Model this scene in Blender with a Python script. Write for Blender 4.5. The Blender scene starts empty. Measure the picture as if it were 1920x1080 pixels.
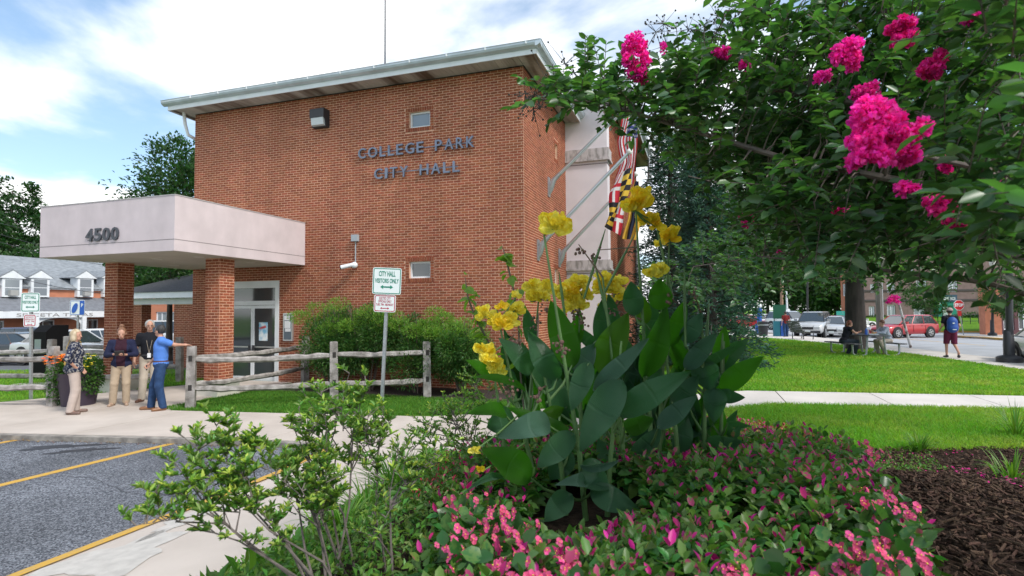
import bpy, bmesh, math, random
import numpy as np
from mathutils import Vector, Matrix
from math import sin, cos, pi, radians, atan2, sqrt
random.seed(7); RNG = np.random.default_rng(7)
S = bpy.context.scene
COL = S.collection
# ---------------------------------------------------------------- camera
FPX = 1061.0; PITCH = radians(2.34); ROLL = radians(.42); YAW = radians(18.33); CAMZ = 1.95
_R = Vector((cos(YAW), sin(YAW), 0)); _F0 = Vector((-sin(YAW), cos(YAW), 0)); _Z = Vector((0, 0, 1))
_F = _F0 * cos(PITCH) + _Z * sin(PITCH); _U = _Z * cos(PITCH) - _F0 * sin(PITCH)
_CR = _R * cos(ROLL) - _U * sin(ROLL); _CU = _R * sin(ROLL) + _U * cos(ROLL)
cam = bpy.data.objects.new('camera', bpy.data.cameras.new('camera')); COL.objects.link(cam)
cam.matrix_world = Matrix(((_CR.x, _CU.x, -_F.x, 0), (_CR.y, _CU.y, -_F.y, 0), (_CR.z, _CU.z, -_F.z, CAMZ), (0, 0, 0, 1)))
cam.data.sensor_width = 36; cam.data.lens = 36 * FPX / 1920; cam.data.clip_end = 2000; cam.data.clip_start = .05
cam.data.dof.use_dof = True; cam.data.dof.focus_distance = 5.5; cam.data.dof.aperture_fstop = 3.5
S.camera = cam
# ---------------------------------------------------------------- sky, sun, exposure
SUN_EL = radians(47); SUN_AZ = atan2(-.40, .9)          # sun stands towards +x, -y
world = bpy.data.worlds.new('World'); S.world = world; world.use_nodes = True
nt = world.node_tree; N = nt.nodes; L = nt.links; N.clear()
wo = N.new('ShaderNodeOutputWorld'); bg = N.new('ShaderNodeBackground'); sky = N.new('ShaderNodeTexSky')
sky.sky_type = 'NISHITA'; sky.sun_disc = False; sky.sun_elevation = SUN_EL; sky.sun_rotation = pi / 2 - SUN_AZ
sky.air_density = 1.0; sky.dust_density = .6; sky.ozone_density = 1.5
tc = N.new('ShaderNodeTexCoord'); sep = N.new('ShaderNodeSeparateXYZ'); L.new(tc.outputs['Generated'], sep.inputs[0])
def math_node(op, a, b=None, clamp=False, tree=None):
    n = (tree or nt).nodes.new('ShaderNodeMath'); n.operation = op; n.use_clamp = clamp
    for i, v in enumerate((a, b)):
        if v is None: continue
        if isinstance(v, (int, float)): n.inputs[i].default_value = v
        else: (tree or nt).links.new(v, n.inputs[i])
    return n.outputs[0]
zc = math_node('ADD', math_node('MAXIMUM', sep.outputs[2], 0.0), .16)     # cloud sheet seen in perspective
cx = math_node('DIVIDE', sep.outputs[0], zc); cy = math_node('DIVIDE', sep.outputs[1], zc)
cmb = N.new('ShaderNodeCombineXYZ'); L.new(cx, cmb.inputs[0]); L.new(cy, cmb.inputs[1]); cmb.inputs[2].default_value = 4.3
n1 = N.new('ShaderNodeTexNoise'); n1.inputs['Scale'].default_value = .62; n1.inputs['Detail'].default_value = 9; n1.inputs['Roughness'].default_value = .52; n1.inputs['Distortion'].default_value = .35
L.new(cmb.outputs[0], n1.inputs['Vector'])
r1 = N.new('ShaderNodeValToRGB'); r1.color_ramp.elements[0].position = .41; r1.color_ramp.elements[0].color = (.04, .04, .04, 1); r1.color_ramp.elements[1].position = .52
r1.color_ramp.interpolation = 'EASE'
L.new(n1.outputs['Fac'], r1.inputs[0])
n2 = N.new('ShaderNodeTexNoise'); n2.inputs['Scale'].default_value = 1.7; n2.inputs['Detail'].default_value = 6
L.new(cmb.outputs[0], n2.inputs['Vector'])
r2 = N.new('ShaderNodeValToRGB'); r2.color_ramp.elements[0].color = (.88, .92, .96, 1); r2.color_ramp.elements[1].color = (1.04, 1.04, 1.05, 1)
r2.color_ramp.elements[0].position = .30; r2.color_ramp.elements[1].position = .60
L.new(n2.outputs['Fac'], r2.inputs[0])
sc_ = N.new('ShaderNodeMixRGB'); sc_.blend_type = 'MULTIPLY'; sc_.inputs[0].default_value = 1; sc_.inputs[2].default_value = (.115, .115, .115, 1)
L.new(sky.outputs[0], sc_.inputs[1])
ad_ = N.new('ShaderNodeMixRGB'); ad_.blend_type = 'ADD'; ad_.inputs[0].default_value = 1; ad_.inputs[2].default_value = (.06, .11, .15, 1)
L.new(sc_.outputs[0], ad_.inputs[1])
mx = N.new('ShaderNodeMixRGB'); L.new(r1.outputs[0], mx.inputs[0]); L.new(ad_.outputs[0], mx.inputs[1]); L.new(r2.outputs[0], mx.inputs[2])
L.new(mx.outputs[0], bg.inputs[0]); bg.inputs[1].default_value = 1.0; L.new(bg.outputs[0], wo.inputs[0])
sun = bpy.data.objects.new('sun', bpy.data.lights.new('sun', 'SUN')); COL.objects.link(sun)
sun.data.energy = 2.1; sun.data.angle = radians(10); sun.data.color = (1, .96, .9)
sd = Vector((cos(SUN_AZ) * cos(SUN_EL), sin(SUN_AZ) * cos(SUN_EL), sin(SUN_EL)))
sun.rotation_euler = sd.to_track_quat('Z', 'Y').to_euler()
S.view_settings.view_transform = 'Standard'; S.view_settings.look = 'None'; S.view_settings.gamma = 1
S.view_settings.use_curve_mapping = False; S.view_settings.exposure = .6
S.cycles.max_bounces = 6; S.cycles.transparent_max_bounces = 6; S.cycles.use_denoising = True

# ---------------------------------------------------------------- geometry helpers
def ray(u, v):
    x = (u - 960) / FPX; y = (540 - v) / FPX
    return _F + _CR * x + _CU * y
def D(u, v, dep):                      # a point of the place seen at (u,v), dep metres along the view axis
    a = ray(u, v) * dep; return Vector((a.x, a.y, a.z + CAMZ))
def G(u, v, z=0.):
    a = ray(u, v); t = (z - CAMZ) / a.z; return Vector((a.x * t, a.y * t, z))
def PY(u, v, y):
    a = ray(u, v); t = y / a.y; return Vector((a.x * t, y, CAMZ + a.z * t))
def PX(u, v, x):
    a = ray(u, v); t = x / a.x; return Vector((x, a.y * t, CAMZ + a.z * t))
def ss(a, b, x):
    t = np.clip((np.asarray(x, float) - a) / (b - a), 0, 1); return t * t * (3 - 2 * t)
def gz(x, y):
    x = np.asarray(x, float); y = np.asarray(y, float)
    z = .2 * ss(-5, 1, x) - .6 * ss(-20, -42, x)
    z = z - .1 * ss(30, 45, y)
    z = z + .62 * ss(-3.5, -1.5, x) * (1 - ss(3.6, 8.0, y)) * ss(-6, -2, y)
    return z
def wl(o):
    v = Vector((0, 0, 0))
    while o: v += o.location; o = o.parent
    return v
def thing(name, label, cat, loc=(0, 0, 0), rz=0, group=None):
    o = bpy.data.objects.new(name, None); COL.objects.link(o); o.location = loc; o.rotation_euler = (0, 0, rz)
    o.empty_display_size = .1
    o['label'] = label; o['category'] = cat
    if group: o['group'] = group
    return o
def tag(o, label, cat, group=None):
    o['label'] = label; o['category'] = cat
    if group: o['group'] = group
    return o
def struct(o): o['kind'] = 'structure'; return o
def stuff(o): o['kind'] = 'stuff'; return o
def link(name, me, parent=None, loc=None):
    o = bpy.data.objects.new(name, me); COL.objects.link(o)
    if parent: o.parent = parent
    if loc is not None: o.location = loc
    return o
def mesh_np(name, V, F, mat, smooth=False, uv=None, mi=None):
    V = np.asarray(V, np.float32); F = np.asarray(F, np.int32)
    me = bpy.data.meshes.new(name); k = F.shape[1]
    me.vertices.add(len(V)); me.vertices.foreach_set('co', V.ravel())
    me.loops.add(F.size); me.loops.foreach_set('vertex_index', F.ravel())
    me.polygons.add(len(F)); me.polygons.foreach_set('loop_start', np.arange(len(F), dtype=np.int32) * k)
    me.polygons.foreach_set('loop_total', np.full(len(F), k, np.int32))
    me.polygons.foreach_set('use_smooth', np.full(len(F), bool(smooth)))
    if mi is not None: me.polygons.foreach_set('material_index', np.asarray(mi, np.int32))
    if uv is not None:
        l = me.uv_layers.new(name='UVMap'); l.data.foreach_set('uv', np.asarray(uv, np.float32)[F.ravel()].ravel())
    for m in (mat if isinstance(mat, (list, tuple)) else [mat]): me.materials.append(m)
    me.update(calc_edges=True); return me
class MB:
    def __init__(s): s.v = []; s.f = []; s.m = []; s.uv = {}
    def add(s, vs, fs, m=0):
        b = len(s.v); s.v += [tuple(p) for p in vs]; s.f += [tuple(i + b for i in f) for f in fs]; s.m += [m] * len(fs); return s
    def box(s, x0, x1, y0, y1, z0, z1, m=0):
        return s.add([(x0, y0, z0), (x1, y0, z0), (x1, y1, z0), (x0, y1, z0), (x0, y0, z1), (x1, y0, z1), (x1, y1, z1), (x0, y1, z1)],
                     [(0, 3, 2, 1), (4, 5, 6, 7), (0, 1, 5, 4), (1, 2, 6, 5), (2, 3, 7, 6), (3, 0, 4, 7)], m)
    def obox(s, c, ax, ay, az, m=0):                      # oriented box: centre and three half-axes
        c, ax, ay, az = map(Vector, (c, ax, ay, az)); vs = []
        for k in (-1, 1):
            for i, j in ((-1, -1), (1, -1), (1, 1), (-1, 1)): vs.append(c + ax * i + ay * j + az * k)
        return s.add(vs, [(0, 3, 2, 1), (4, 5, 6, 7), (0, 1, 5, 4), (1, 2, 6, 5), (2, 3, 7, 6), (3, 0, 4, 7)], m)
    def tube(s, pts, r, n=8, m=0, cap=True):
        pts = [Vector(p) for p in pts]; k = len(pts); rr = r if isinstance(r, (list, tuple)) else [r] * k
        b = len(s.v); prev = None
        for i, p in enumerate(pts):
            t = (pts[min(i + 1, k - 1)] - pts[max(i - 1, 0)])
            t = t.normalized() if t.length > 1e-9 else Vector((0, 0, 1))
            a = prev if prev else (Vector((0, 0, 1)) if abs(t.z) < .9 else Vector((1, 0, 0)))
            x = a - t * a.dot(t); x = x.normalized() if x.length > 1e-6 else t.orthogonal().normalized(); y = t.cross(x); prev = x
            for j in range(n):
                q = 2 * pi * j / n; s.v.append(tuple(p + x * cos(q) * rr[i] + y * sin(q) * rr[i]))
        for i in range(k - 1):
            for j in range(n):
                j2 = (j + 1) % n; s.f.append((b + i * n + j, b + i * n + j2, b + (i + 1) * n + j2, b + (i + 1) * n + j)); s.m.append(m)
        if cap:
            s.f.append(tuple(b + j for j in range(n))[::-1]); s.m.append(m)
            s.f.append(tuple(b + (k - 1) * n + j for j in range(n))); s.m.append(m)
        return s
    def lathe(s, prof, c=(0, 0, 0), n=16, m=0):
        b = len(s.v)
        for r, z in prof:
            for j in range(n): s.v.append((c[0] + r * cos(2 * pi * j / n), c[1] + r * sin(2 * pi * j / n), c[2] + z))
        for i in range(len(prof) - 1):
            for j in range(n):
                j2 = (j + 1) % n; s.f.append((b + i * n + j, b + i * n + j2, b + (i + 1) * n + j2, b + (i + 1) * n + j)); s.m.append(m)
        return s
    def prism(s, poly, axis, a0, a1, m=0):                # 2-D polygon extruded along an axis
        def P(p, a): return {'x': (a, p[0], p[1]), 'y': (p[0], a, p[1]), 'z': (p[0], p[1], a)}[axis]
        n = len(poly); vs = [P(p, a0) for p in poly] + [P(p, a1) for p in poly]
        fs = [tuple(range(n))[::-1], tuple(range(n, 2 * n))] + [(i, (i + 1) % n, (i + 1) % n + n, i + n) for i in range(n)]
        return s.add(vs, fs, m)
    def ball(s, c, r, n=8, m=0, sc=(1, 1, 1)):
        b = len(s.v); k = n // 2 + 1
        for i in range(k + 1):
            th = pi * i / k
            for j in range(n): s.v.append((c[0] + r * sc[0] * sin(th) * cos(2 * pi * j / n), c[1] + r * sc[1] * sin(th) * sin(2 * pi * j / n), c[2] + r * sc[2] * cos(th)))
        for i in range(k):
            for j in range(n):
                j2 = (j + 1) % n; s.f.append((b + (i + 1) * n + j, b + (i + 1) * n + j2, b + i * n + j2, b + i * n + j)); s.m.append(m)
        return s
    def build(s, name, mat, parent=None, smooth=False, world=True, label=None, fix=False):
        me = bpy.data.meshes.new(name); off = wl(parent) if (parent and world) else Vector((0, 0, 0))
        me.from_pydata([(x - off.x, y - off.y, z - off.z) for x, y, z in s.v], [], s.f)
        for q in (mat if isinstance(mat, (list, tuple)) else [mat]): me.materials.append(q)
        if any(s.m): me.polygons.foreach_set('material_index', s.m)
        if fix:
            bm = bmesh.new(); bm.from_mesh(me); bmesh.ops.recalc_face_normals(bm, faces=bm.faces); bm.to_mesh(me); bm.free()
        if smooth:
            me.polygons.foreach_set('use_smooth', [True] * len(me.polygons))
            try: me.set_sharp_from_angle(angle=radians(40))
            except Exception: pass
        me.update(); o = link(name, me, parent)
        if label: o['label'] = label
        return o
def copy_tree(o, parent=None):
    c = o.copy(); COL.objects.link(c)
    if parent: c.parent = parent; c.matrix_parent_inverse = o.matrix_parent_inverse
    for ch in list(o.children): copy_tree(ch, c)
    return c

# ---------------------------------------------------------------- materials
_mats = {}
def M(name, col, rough=.6, var=0., scale=4., bump=0., bscale=40., metal=0., island=0., obj=False, detail=5, spec=.5, col2=None, ramp=(.35, .65), trans=0., stretch=None, emit=None, transl=None, coat=0., hue=0., generated=False):
    if name in _mats: return _mats[name]
    m = bpy.data.materials.new(name); m.use_nodes = True; t = m.node_tree; n = t.nodes; l = t.links
    b = n['Principled BSDF']; b.inputs['Roughness'].default_value = rough; b.inputs['Metallic'].default_value = metal
    b.inputs['Specular IOR Level'].default_value = spec; b.inputs['Base Color'].default_value = (*col, 1)
    if trans: b.inputs['Transmission Weight'].default_value = trans
    if coat: b.inputs['Coat Weight'].default_value = coat; b.inputs['Coat Roughness'].default_value = .08
    if emit: b.inputs['Emission Color'].default_value = (*emit[:3], 1); b.inputs['Emission Strength'].default_value = emit[3]
    co = n.new('ShaderNodeTexCoord'); vec = co.outputs['Object']
    if stretch:
        mp = n.new('ShaderNodeMapping'); mp.inputs['Scale'].default_value = stretch; l.new(vec, mp.inputs[0]); vec = mp.outputs[0]
    out = None
    if var or col2:
        nz = n.new('ShaderNodeTexNoise'); nz.inputs['Scale'].default_value = scale; nz.inputs['Detail'].default_value = detail; l.new(vec, nz.inputs['Vector'])
        rp = n.new('ShaderNodeValToRGB'); rp.color_ramp.elements[0].position = ramp[0]; rp.color_ramp.elements[1].position = ramp[1]
        a = tuple(c * (1 - var) for c in col); c2 = col2 if col2 else tuple(min(c * (1 + var), 1) for c in col)
        rp.color_ramp.elements[0].color = (*(col if col2 else a), 1); rp.color_ramp.elements[1].color = (*c2, 1)
        l.new(nz.outputs['Fac'], rp.inputs[0]); out = rp.outputs[0]
    if island or hue:
        g = n.new('ShaderNodeNewGeometry'); rnd = g.outputs['Random Per Island']
        if obj:
            oi = n.new('ShaderNodeObjectInfo'); ad = math_node('ADD', rnd, oi.outputs['Random'], tree=t); rnd = math_node('FRACT', ad, tree=t)
        hs = n.new('ShaderNodeHueSaturation')
        mr = n.new('ShaderNodeMapRange'); mr.inputs[3].default_value = 1 - island; mr.inputs[4].default_value = 1 + island; l.new(rnd, mr.inputs[0]); l.new(mr.outputs[0], hs.inputs['Value'])
        if hue:
            r3 = math_node('FRACT', math_node('MULTIPLY', rnd, 17.31, tree=t), tree=t)
            mh = n.new('ShaderNodeMapRange'); mh.inputs[3].default_value = .5 - hue; mh.inputs[4].default_value = .5 + hue; l.new(r3, mh.inputs[0]); l.new(mh.outputs[0], hs.inputs['Hue'])
        if out: l.new(out, hs.inputs['Color'])
        else: hs.inputs['Color'].default_value = (*col, 1)
        out = hs.outputs[0]
    if out: l.new(out, b.inputs['Base Color'])
    if bump:
        nb = n.new('ShaderNodeTexNoise'); nb.inputs['Scale'].default_value = bscale; nb.inputs['Detail'].default_value = 4; l.new(vec, nb.inputs['Vector'])
        bp = n.new('ShaderNodeBump'); bp.inputs['Strength'].default_value = bump; bp.inputs['Distance'].default_value = .02; l.new(nb.outputs['Fac'], bp.inputs['Height']); l.new(bp.outputs[0], b.inputs['Normal'])
    if transl:
        tr = n.new('ShaderNodeBsdfTranslucent'); ms = n.new('ShaderNodeMixShader'); ms.inputs[0].default_value = transl[3]
        if out:
            mm = n.new('ShaderNodeMixRGB'); mm.blend_type = 'MULTIPLY'; mm.inputs[0].default_value = 1; mm.inputs[2].default_value = (*transl[:3], 1); l.new(out, mm.inputs[1]); l.new(mm.outputs[0], tr.inputs[0])
        else: tr.inputs[0].default_value = (*[c * q for c, q in zip(col, transl[:3])], 1)
        l.new(b.outputs[0], ms.inputs[1]); l.new(tr.outputs[0], ms.inputs[2]); l.new(ms.outputs[0], n['Material Output'].inputs[0])
    _mats[name] = m; return m
def leafmat(name, col, isl=.35, hue=.025, tr=(1.5, 1.9, .7, .3), rough=.45, spec=.4, **k):
    return M(name, col, rough, island=isl, hue=hue, transl=tr, spec=spec, **k)
brick_m = M('brick_red', (.285, .084, .042), .85, var=.16, scale=28, island=.20, hue=.006, obj=True, bump=.25, bscale=160, spec=.25)
mortar_m = M('mortar', (.66, .40, .28), .9, var=.12, scale=9, bump=.2, bscale=200, spec=.2)
stucco_m = M('stucco_pale_pink', (.60, .52, .535), .85, var=.05, scale=2.2, bump=.18, bscale=120, spec=.25)
def stain(m, sc=(.9, .9, .22), lo=.80, hi=1.04, scale=1.):
    t = m.node_tree; n = t.nodes; l = t.links; b = n['Principled BSDF']; src = b.inputs['Base Color'].links[0].from_socket
    g = n.new('ShaderNodeNewGeometry'); mp = n.new('ShaderNodeMapping'); mp.inputs['Scale'].default_value = sc; l.new(g.outputs['Position'], mp.inputs[0]); nz = n.new('ShaderNodeTexNoise'); nz.inputs['Scale'].default_value = scale; nz.inputs['Detail'].default_value = 7; nz.inputs['Roughness'].default_value = .6; l.new(mp.outputs[0], nz.inputs['Vector'])
    mr = n.new('ShaderNodeMapRange'); mr.inputs[1].default_value = .33; mr.inputs[2].default_value = .62; mr.inputs[3].default_value = lo; mr.inputs[4].default_value = hi; l.new(nz.outputs['Fac'], mr.inputs[0])
    mm = n.new('ShaderNodeMixRGB'); mm.blend_type = 'MULTIPLY'; mm.inputs[0].default_value = 1; l.new(src, mm.inputs[1]); l.new(mr.outputs[0], mm.inputs[2]); l.new(mm.outputs[0], b.inputs['Base Color'])
stain(brick_m, lo=.80, hi=1.06); stain(mortar_m, lo=.80, hi=1.05); stain(stucco_m, (2.2, 2.2, .7), .94, 1.02)
stucco_dirty = M('stucco_stained', (.50, .46, .46), .85, col2=(.27, .25, .24), scale=3, ramp=(.45, .62), stretch=(3, 3, 1), spec=.2)
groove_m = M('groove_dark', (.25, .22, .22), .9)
white_m = M('white_painted_metal', (.72, .75, .78), .4, var=.05, scale=3)
gutter_m = M('gutter_metal', (.50, .56, .60), .35, var=.10, scale=2.5, metal=.25)
concrete_m = M('concrete', (.50, .46, .42), .9, var=.10, scale=1.3, bump=.3, bscale=150, spec=.2)
galv = M('galvanised_steel', (.42, .44, .46), .42, metal=.7, var=.12, scale=25)
dark_m = M('dark_frame', (.03, .03, .035), .5)
letter_m = M('letter_grey_blue', (.17, .20, .27), .4, metal=.35, var=.15, scale=8)
glass_m = M('window_glass', (.05, .06, .065), .06, spec=1.0, coat=.6)
glass_sky = M('window_glass_pale', (.22, .25, .28), .08, spec=1.0, coat=.5)
# ---------------------------------------------------------------- ground, walks, roads
NW = np.array([(-60, -2.8), (-30, 2.7), (-11.01, 6.29), (-9.58, 6.58), (-8.2, 6.87), (-6.84, 7.11), (-5.83, 7.22), (-4.9, 7.25), (-2.9, 7.25), (-1.2, 9.3), (1.17, 11.52), (5.27, 12.1), (14, 13.1)])
FW = np.array([(-60, 4.2), (-30, 6.6), (-14.72, 8.39), (-10.14, 8.75), (-4.77, 9.63), (-2, 11.2), (.82, 13.25), (6.07, 13.91), (14, 14.8)])
LE = np.array([(10.6, 8), (9.4, 14), (8.6, 19.5), (8.0, 23), (7.3, 27.4), (6.2, 31.8), (2.8, 42), (1.5, 46), (1, 50)])[:, ::-1]
CB = np.array([(14.5, -20), (12.9, 8), (11.2, 16), (10.0, 22.8), (9.3, 25.7), (8.6, 29), (8.0, 35.8), (6.7, 42.6), (5.2, 50), (-12, 200), (-20, 400)])[:, ::-1]
nearw = lambda x: np.interp(x, NW[:, 0], NW[:, 1]); farw = lambda x: np.interp(x, FW[:, 0], FW[:, 1])
lawnx = lambda y: np.interp(y, LE[:, 0], LE[:, 1]); curbx = lambda y: np.interp(y, CB[:, 0], CB[:, 1])
grass_m = M('lawn_soil', (.07, .165, .014), .9, col2=(.12, .25, .02), scale=5, bump=.6, bscale=60, spec=.1)
def axis(pts):
    out = []
    for a, b, st in pts: out.append(np.arange(a, b, st))
    return np.concatenate(out)
gx = axis([(-900, -100, 100), (-100, -30, 6), (-30, 16, .3), (16, 40, 2), (40, 120, 10), (120, 901, 130)])
gy = axis([(-300, -20, 40), (-20, -6, 2), (-6, 16, .3), (16, 60, 1.), (60, 140, 8), (140, 1400, 120)])
X, Y = np.meshgrid(gx, gy, indexing='ij')
low = ((X < -4.0) & (Y < nearw(X) + .7)) | (X > curbx(Y) - .5) | ((X < -16.4) & (Y > 13))
Zg = gz(X, Y) - .02 - .3 * low
V = np.stack([X, Y, Zg], -1).reshape(-1, 3); nx_, ny_ = X.shape
I = np.arange(nx_ * ny_).reshape(nx_, ny_)
F = np.stack([I[:-1, :-1], I[1:, :-1], I[1:, 1:], I[:-1, 1:]], -1).reshape(-1, 4)
struct(link('ground', mesh_np('ground', V, F, grass_m, True)))
def drape(name, A, B, mat, off=.0, ny=4, zf=None, parent=None, sub=1, skirt=.25):
    A = np.array(A, float); B = np.array(B, float)
    if sub > 1:
        t = np.linspace(0, len(A) - 1, (len(A) - 1) * sub + 1); k = np.arange(len(A))
        A = np.stack([np.interp(t, k, A[:, i]) for i in (0, 1)], 1); B = np.stack([np.interp(t, k, B[:, i]) for i in (0, 1)], 1)
    u = np.linspace(0, 1, ny + 1)[None, :, None]
    P = A[:, None] * (1 - u) + B[:, None] * u; n = len(A)
    Z = (zf(P[..., 0], P[..., 1]) if zf else gz(P[..., 0], P[..., 1])) + off
    V = np.concatenate([P, Z[..., None]], -1).reshape(-1, 3)
    I = np.arange(n * (ny + 1)).reshape(n, ny + 1)
    F = np.stack([I[:-1, :-1], I[1:, :-1], I[1:, 1:], I[:-1, 1:]], -1).reshape(-1, 4)
    if skirt:
        ring = np.concatenate([I[:, 0], I[-1, 1:], I[-2::-1, -1], I[0, -2:0:-1]])
        W = V[ring].copy(); W[:, 2] -= skirt; b = len(V); V = np.concatenate([V, W]); k = len(ring); j = np.arange(k)
        F = np.concatenate([F, np.stack([ring, np.roll(ring, -1), b + (j + 1) % k, b + j], -1)])
    me = mesh_np(name, V, F, mat)
    bm = bmesh.new(); bm.from_mesh(me); bmesh.ops.recalc_face_normals(bm, faces=bm.faces)
    bm.faces.ensure_lookup_table()
    if bm.faces[0].normal.z < 0: bmesh.ops.reverse_faces(bm, faces=bm.faces)
    bm.to_mesh(me); bm.free()
    return link(name, me, parent)
conc_walk = M('sidewalk_concrete', (.46, .40, .35), .9, col2=(.60, .53, .47), scale=1.1, detail=9, ramp=(.3, .7), bump=.35, bscale=180, spec=.2)
conc_light = M('sidewalk_concrete_pale', (.60, .56, .52), .9, var=.08, scale=1.2, bump=.3, bscale=150, spec=.2)
joint_m = M('joint_dirt', (.10, .085, .07), .95)
asph = M('asphalt_grey', (.075, .080, .095), .85, island=0, var=.25, scale=160, bump=.8, bscale=260, spec=.35, detail=3, ramp=(.4, .6))
def asphalt_nodes(m):
    t = m.node_tree; n = t.nodes; l = t.links; b = n['Principled BSDF']; co = n.new('ShaderNodeTexCoord')
    v = n.new('ShaderNodeTexVoronoi'); v.inputs['Scale'].default_value = 75; l.new(co.outputs['Object'], v.inputs['Vector'])
    r = n.new('ShaderNodeValToRGB'); r.color_ramp.elements[0].color = (.075, .082, .10, 1); r.color_ramp.elements[1].color = (.36, .38, .42, 1)
    r.color_ramp.elements[0].position = .25; r.color_ramp.elements[1].position = .97
    sx = n.new('ShaderNodeSeparateXYZ'); l.new(v.outputs['Color'], sx.inputs[0]); l.new(sx.outputs[0], r.inputs[0])
    nz = n.new('ShaderNodeTexNoise'); nz.inputs['Scale'].default_value = .9; nz.inputs['Detail'].default_value = 8; l.new(co.outputs['Object'], nz.inputs['Vector'])
    r2 = n.new('ShaderNodeValToRGB'); r2.color_ramp.elements[0].color = (.72, .72, .72, 1); r2.color_ramp.elements[1].color = (1.15, 1.15, 1.15, 1); r2.color_ramp.elements[0].position = .35; r2.color_ramp.elements[1].position = .65
    l.new(nz.outputs['Fac'], r2.inputs[0])
    mm = n.new('ShaderNodeMixRGB'); mm.blend_type = 'MULTIPLY'; mm.inputs[0].default_value = 1; l.new(r.outputs[0], mm.inputs[1]); l.new(r2.outputs[0], mm.inputs[2]); l.new(mm.outputs[0], b.inputs['Base Color'])
asphalt_nodes(asph)
road_m = M('road_asphalt_pale', (.36, .37, .39), .85, var=.10, scale=.8, bump=.4, bscale=90, spec=.3)
yel_m = M('yellow_road_paint', (.62, .36, .05), .75, col2=(.50, .33, .12), scale=22, ramp=(.45, .7), bump=.4, bscale=150)
# front walk: slabs with open joints over a dark base
walk = struct(drape('sidewalk', [(x, nearw(x) + .03) for x in np.arange(-40, 13, 1.)], [(x, farw(x) - .03) for x in np.arange(-40, 13, 1.)], joint_m, -.012))
def slab_row(parent, xs, near, far, mat, ny, gap=.006):
    for a, b in zip(xs[:-1], xs[1:]):
        for j in range(ny):
            t0, t1 = j / ny, (j + 1) / ny; q = [a + gap] + [a + (b - a) * k / 3 for k in (1, 2)] + [b - gap]
            A = [(x, near(x) + (far(x) - near(x)) * t0 + gap * 1.2) for x in q]; B = [(x, near(x) + (far(x) - near(x)) * t1 - gap * 1.2) for x in q]
            drape('slab', A, B, mat, RNG.uniform(-.002, .002), 2, parent=parent, skirt=.13)
slab_row(walk, [-40, -32, -26, -22, -19, -17, -15.2, -13.4, -11.6, -9.8, -8., -6.4, -4.8, -2.9, -1.6, -.2], nearw, farw, conc_walk, 1, .006)
slab_row(walk, [-.2, 1.5, 3.3, 5.1, 6.9, 8.7, 10.4], nearw, farw, conc_light, 1, .010)
crb = struct(drape('kerb', [(x, nearw(x) - .14) for x in np.arange(-40, -4.9, .6)], [(x, nearw(x) - .012) for x in np.arange(-40, -4.9, .6)], M('kerb_concrete', (.17, .155, .14), .95, col2=(.36, .33, .29), scale=6, bump=.5, bscale=80), -.004, 1, skirt=.3))
ent = struct(drape('entrance_path', [(-14.9, 8.36), (-13.9, 10.5), (-13.2, 12.2), (-13.25, 13.2)], [(-10.2, 8.72), (-10.9, 10.3), (-10.9, 12.2), (-10.9, 13.2)], conc_walk, .006, 3, sub=3))
PK = -.08; zpk = lambda x, y: 0 * x + PK
struct(drape('car_park', [(x, nearw(x) - .13) for x in np.arange(-40, -5.1, .9)] + [(-5.1, 7.08)], [(x, -12) for x in np.arange(-40, -5.1, .9)] + [(-5.15, -12)], asph, 0, 8, zpk))
def w2z(x, y):
    t = np.clip((x + 5.1) / 1.8, 0, 1); a = ss(5.6, 7.0, y)
    return (PK + .006 + t * .16) * (1 - a) + a * (.0 + .004)
w2 = struct(drape('side_path', [(-5.1, y) for y in (-6, -3, 0, 2, 3, 4, 5, 6, 6.6, 7.22)], [(-3.25, y) for y in (-6, -3, 0, 2, 3, 4, 5, 6, 6.6, 7.22)], conc_walk, 0, 5, w2z, sub=2))
def strip(name, P, w, mat, off, zf, parent=None, label=None):
    P = [Vector((p[0], p[1], 0)) for p in P]; A = []; B = []
    for i, p in enumerate(P):
        t = (P[min(i + 1, len(P) - 1)] - P[max(i - 1, 0)]).normalized(); nn = Vector((-t.y, t.x, 0)) * w / 2
        A.append((p + nn)[:2]); B.append((p - nn)[:2])
    o = struct(drape(name, A, B, mat, off, 1, zf, skirt=0)); return o
for a, b in (((60, 820), (-340, 892)), ((322, 832), (-60, 925))):
    p, q = G(*a, PK), G(*b, PK); strip('parking_line', [p.lerp(q, t) for t in (0, .3, .6, 1)], .13, yel_m, .004, zpk)
strip('edge_line', [(-5.06, y) for y in (-4, 0, 2, 3, 4, 5, 6, 6.9)], .12, yel_m, .012, w2z)
# pale patched concrete and oil stains
def blob(name, c, rx, ry, mat, zf, off, seed, n=26, rot=0):
    r = np.random.default_rng(seed); P = []
    for i in range(n):
        a = 2 * pi * i / n; k = 1 + .28 * sin(3 * a + seed) + .16 * sin(7 * a + seed * 2) + r.uniform(-.09, .09)
        x, y = rx * k * cos(a), ry * k * sin(a); P.append((c[0] + x * cos(rot) - y * sin(rot), c[1] + x * sin(rot) + y * cos(rot)))
    vs = [(x, y, float(zf(np.array(x), np.array(y))) + off) for x, y in [c[:2]] + P]
    b = MB(); b.add(vs, [(0, i + 1, (i + 1) % n + 1) for i in range(n)]); return struct(b.build(name, mat))
patch_m = M('pale_mortar_patch', (.50, .47, .43), .9, var=.10, scale=9, bump=.4, bscale=60)
blob('concrete_patch', (-4.55, 3.45), .38, .46, patch_m, w2z, .005, 3)
blob('concrete_patch', (-4.75, 4.35), .14, .5, patch_m, w2z, .005, 5)
oil = M('oil_stain', (.035, .036, .042), .6, var=.3, scale=30)
p = G(110, 838, PK); blob('oil_stain', p, .5, .13, oil, zpk, .004, 2, rot=.6)
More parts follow.
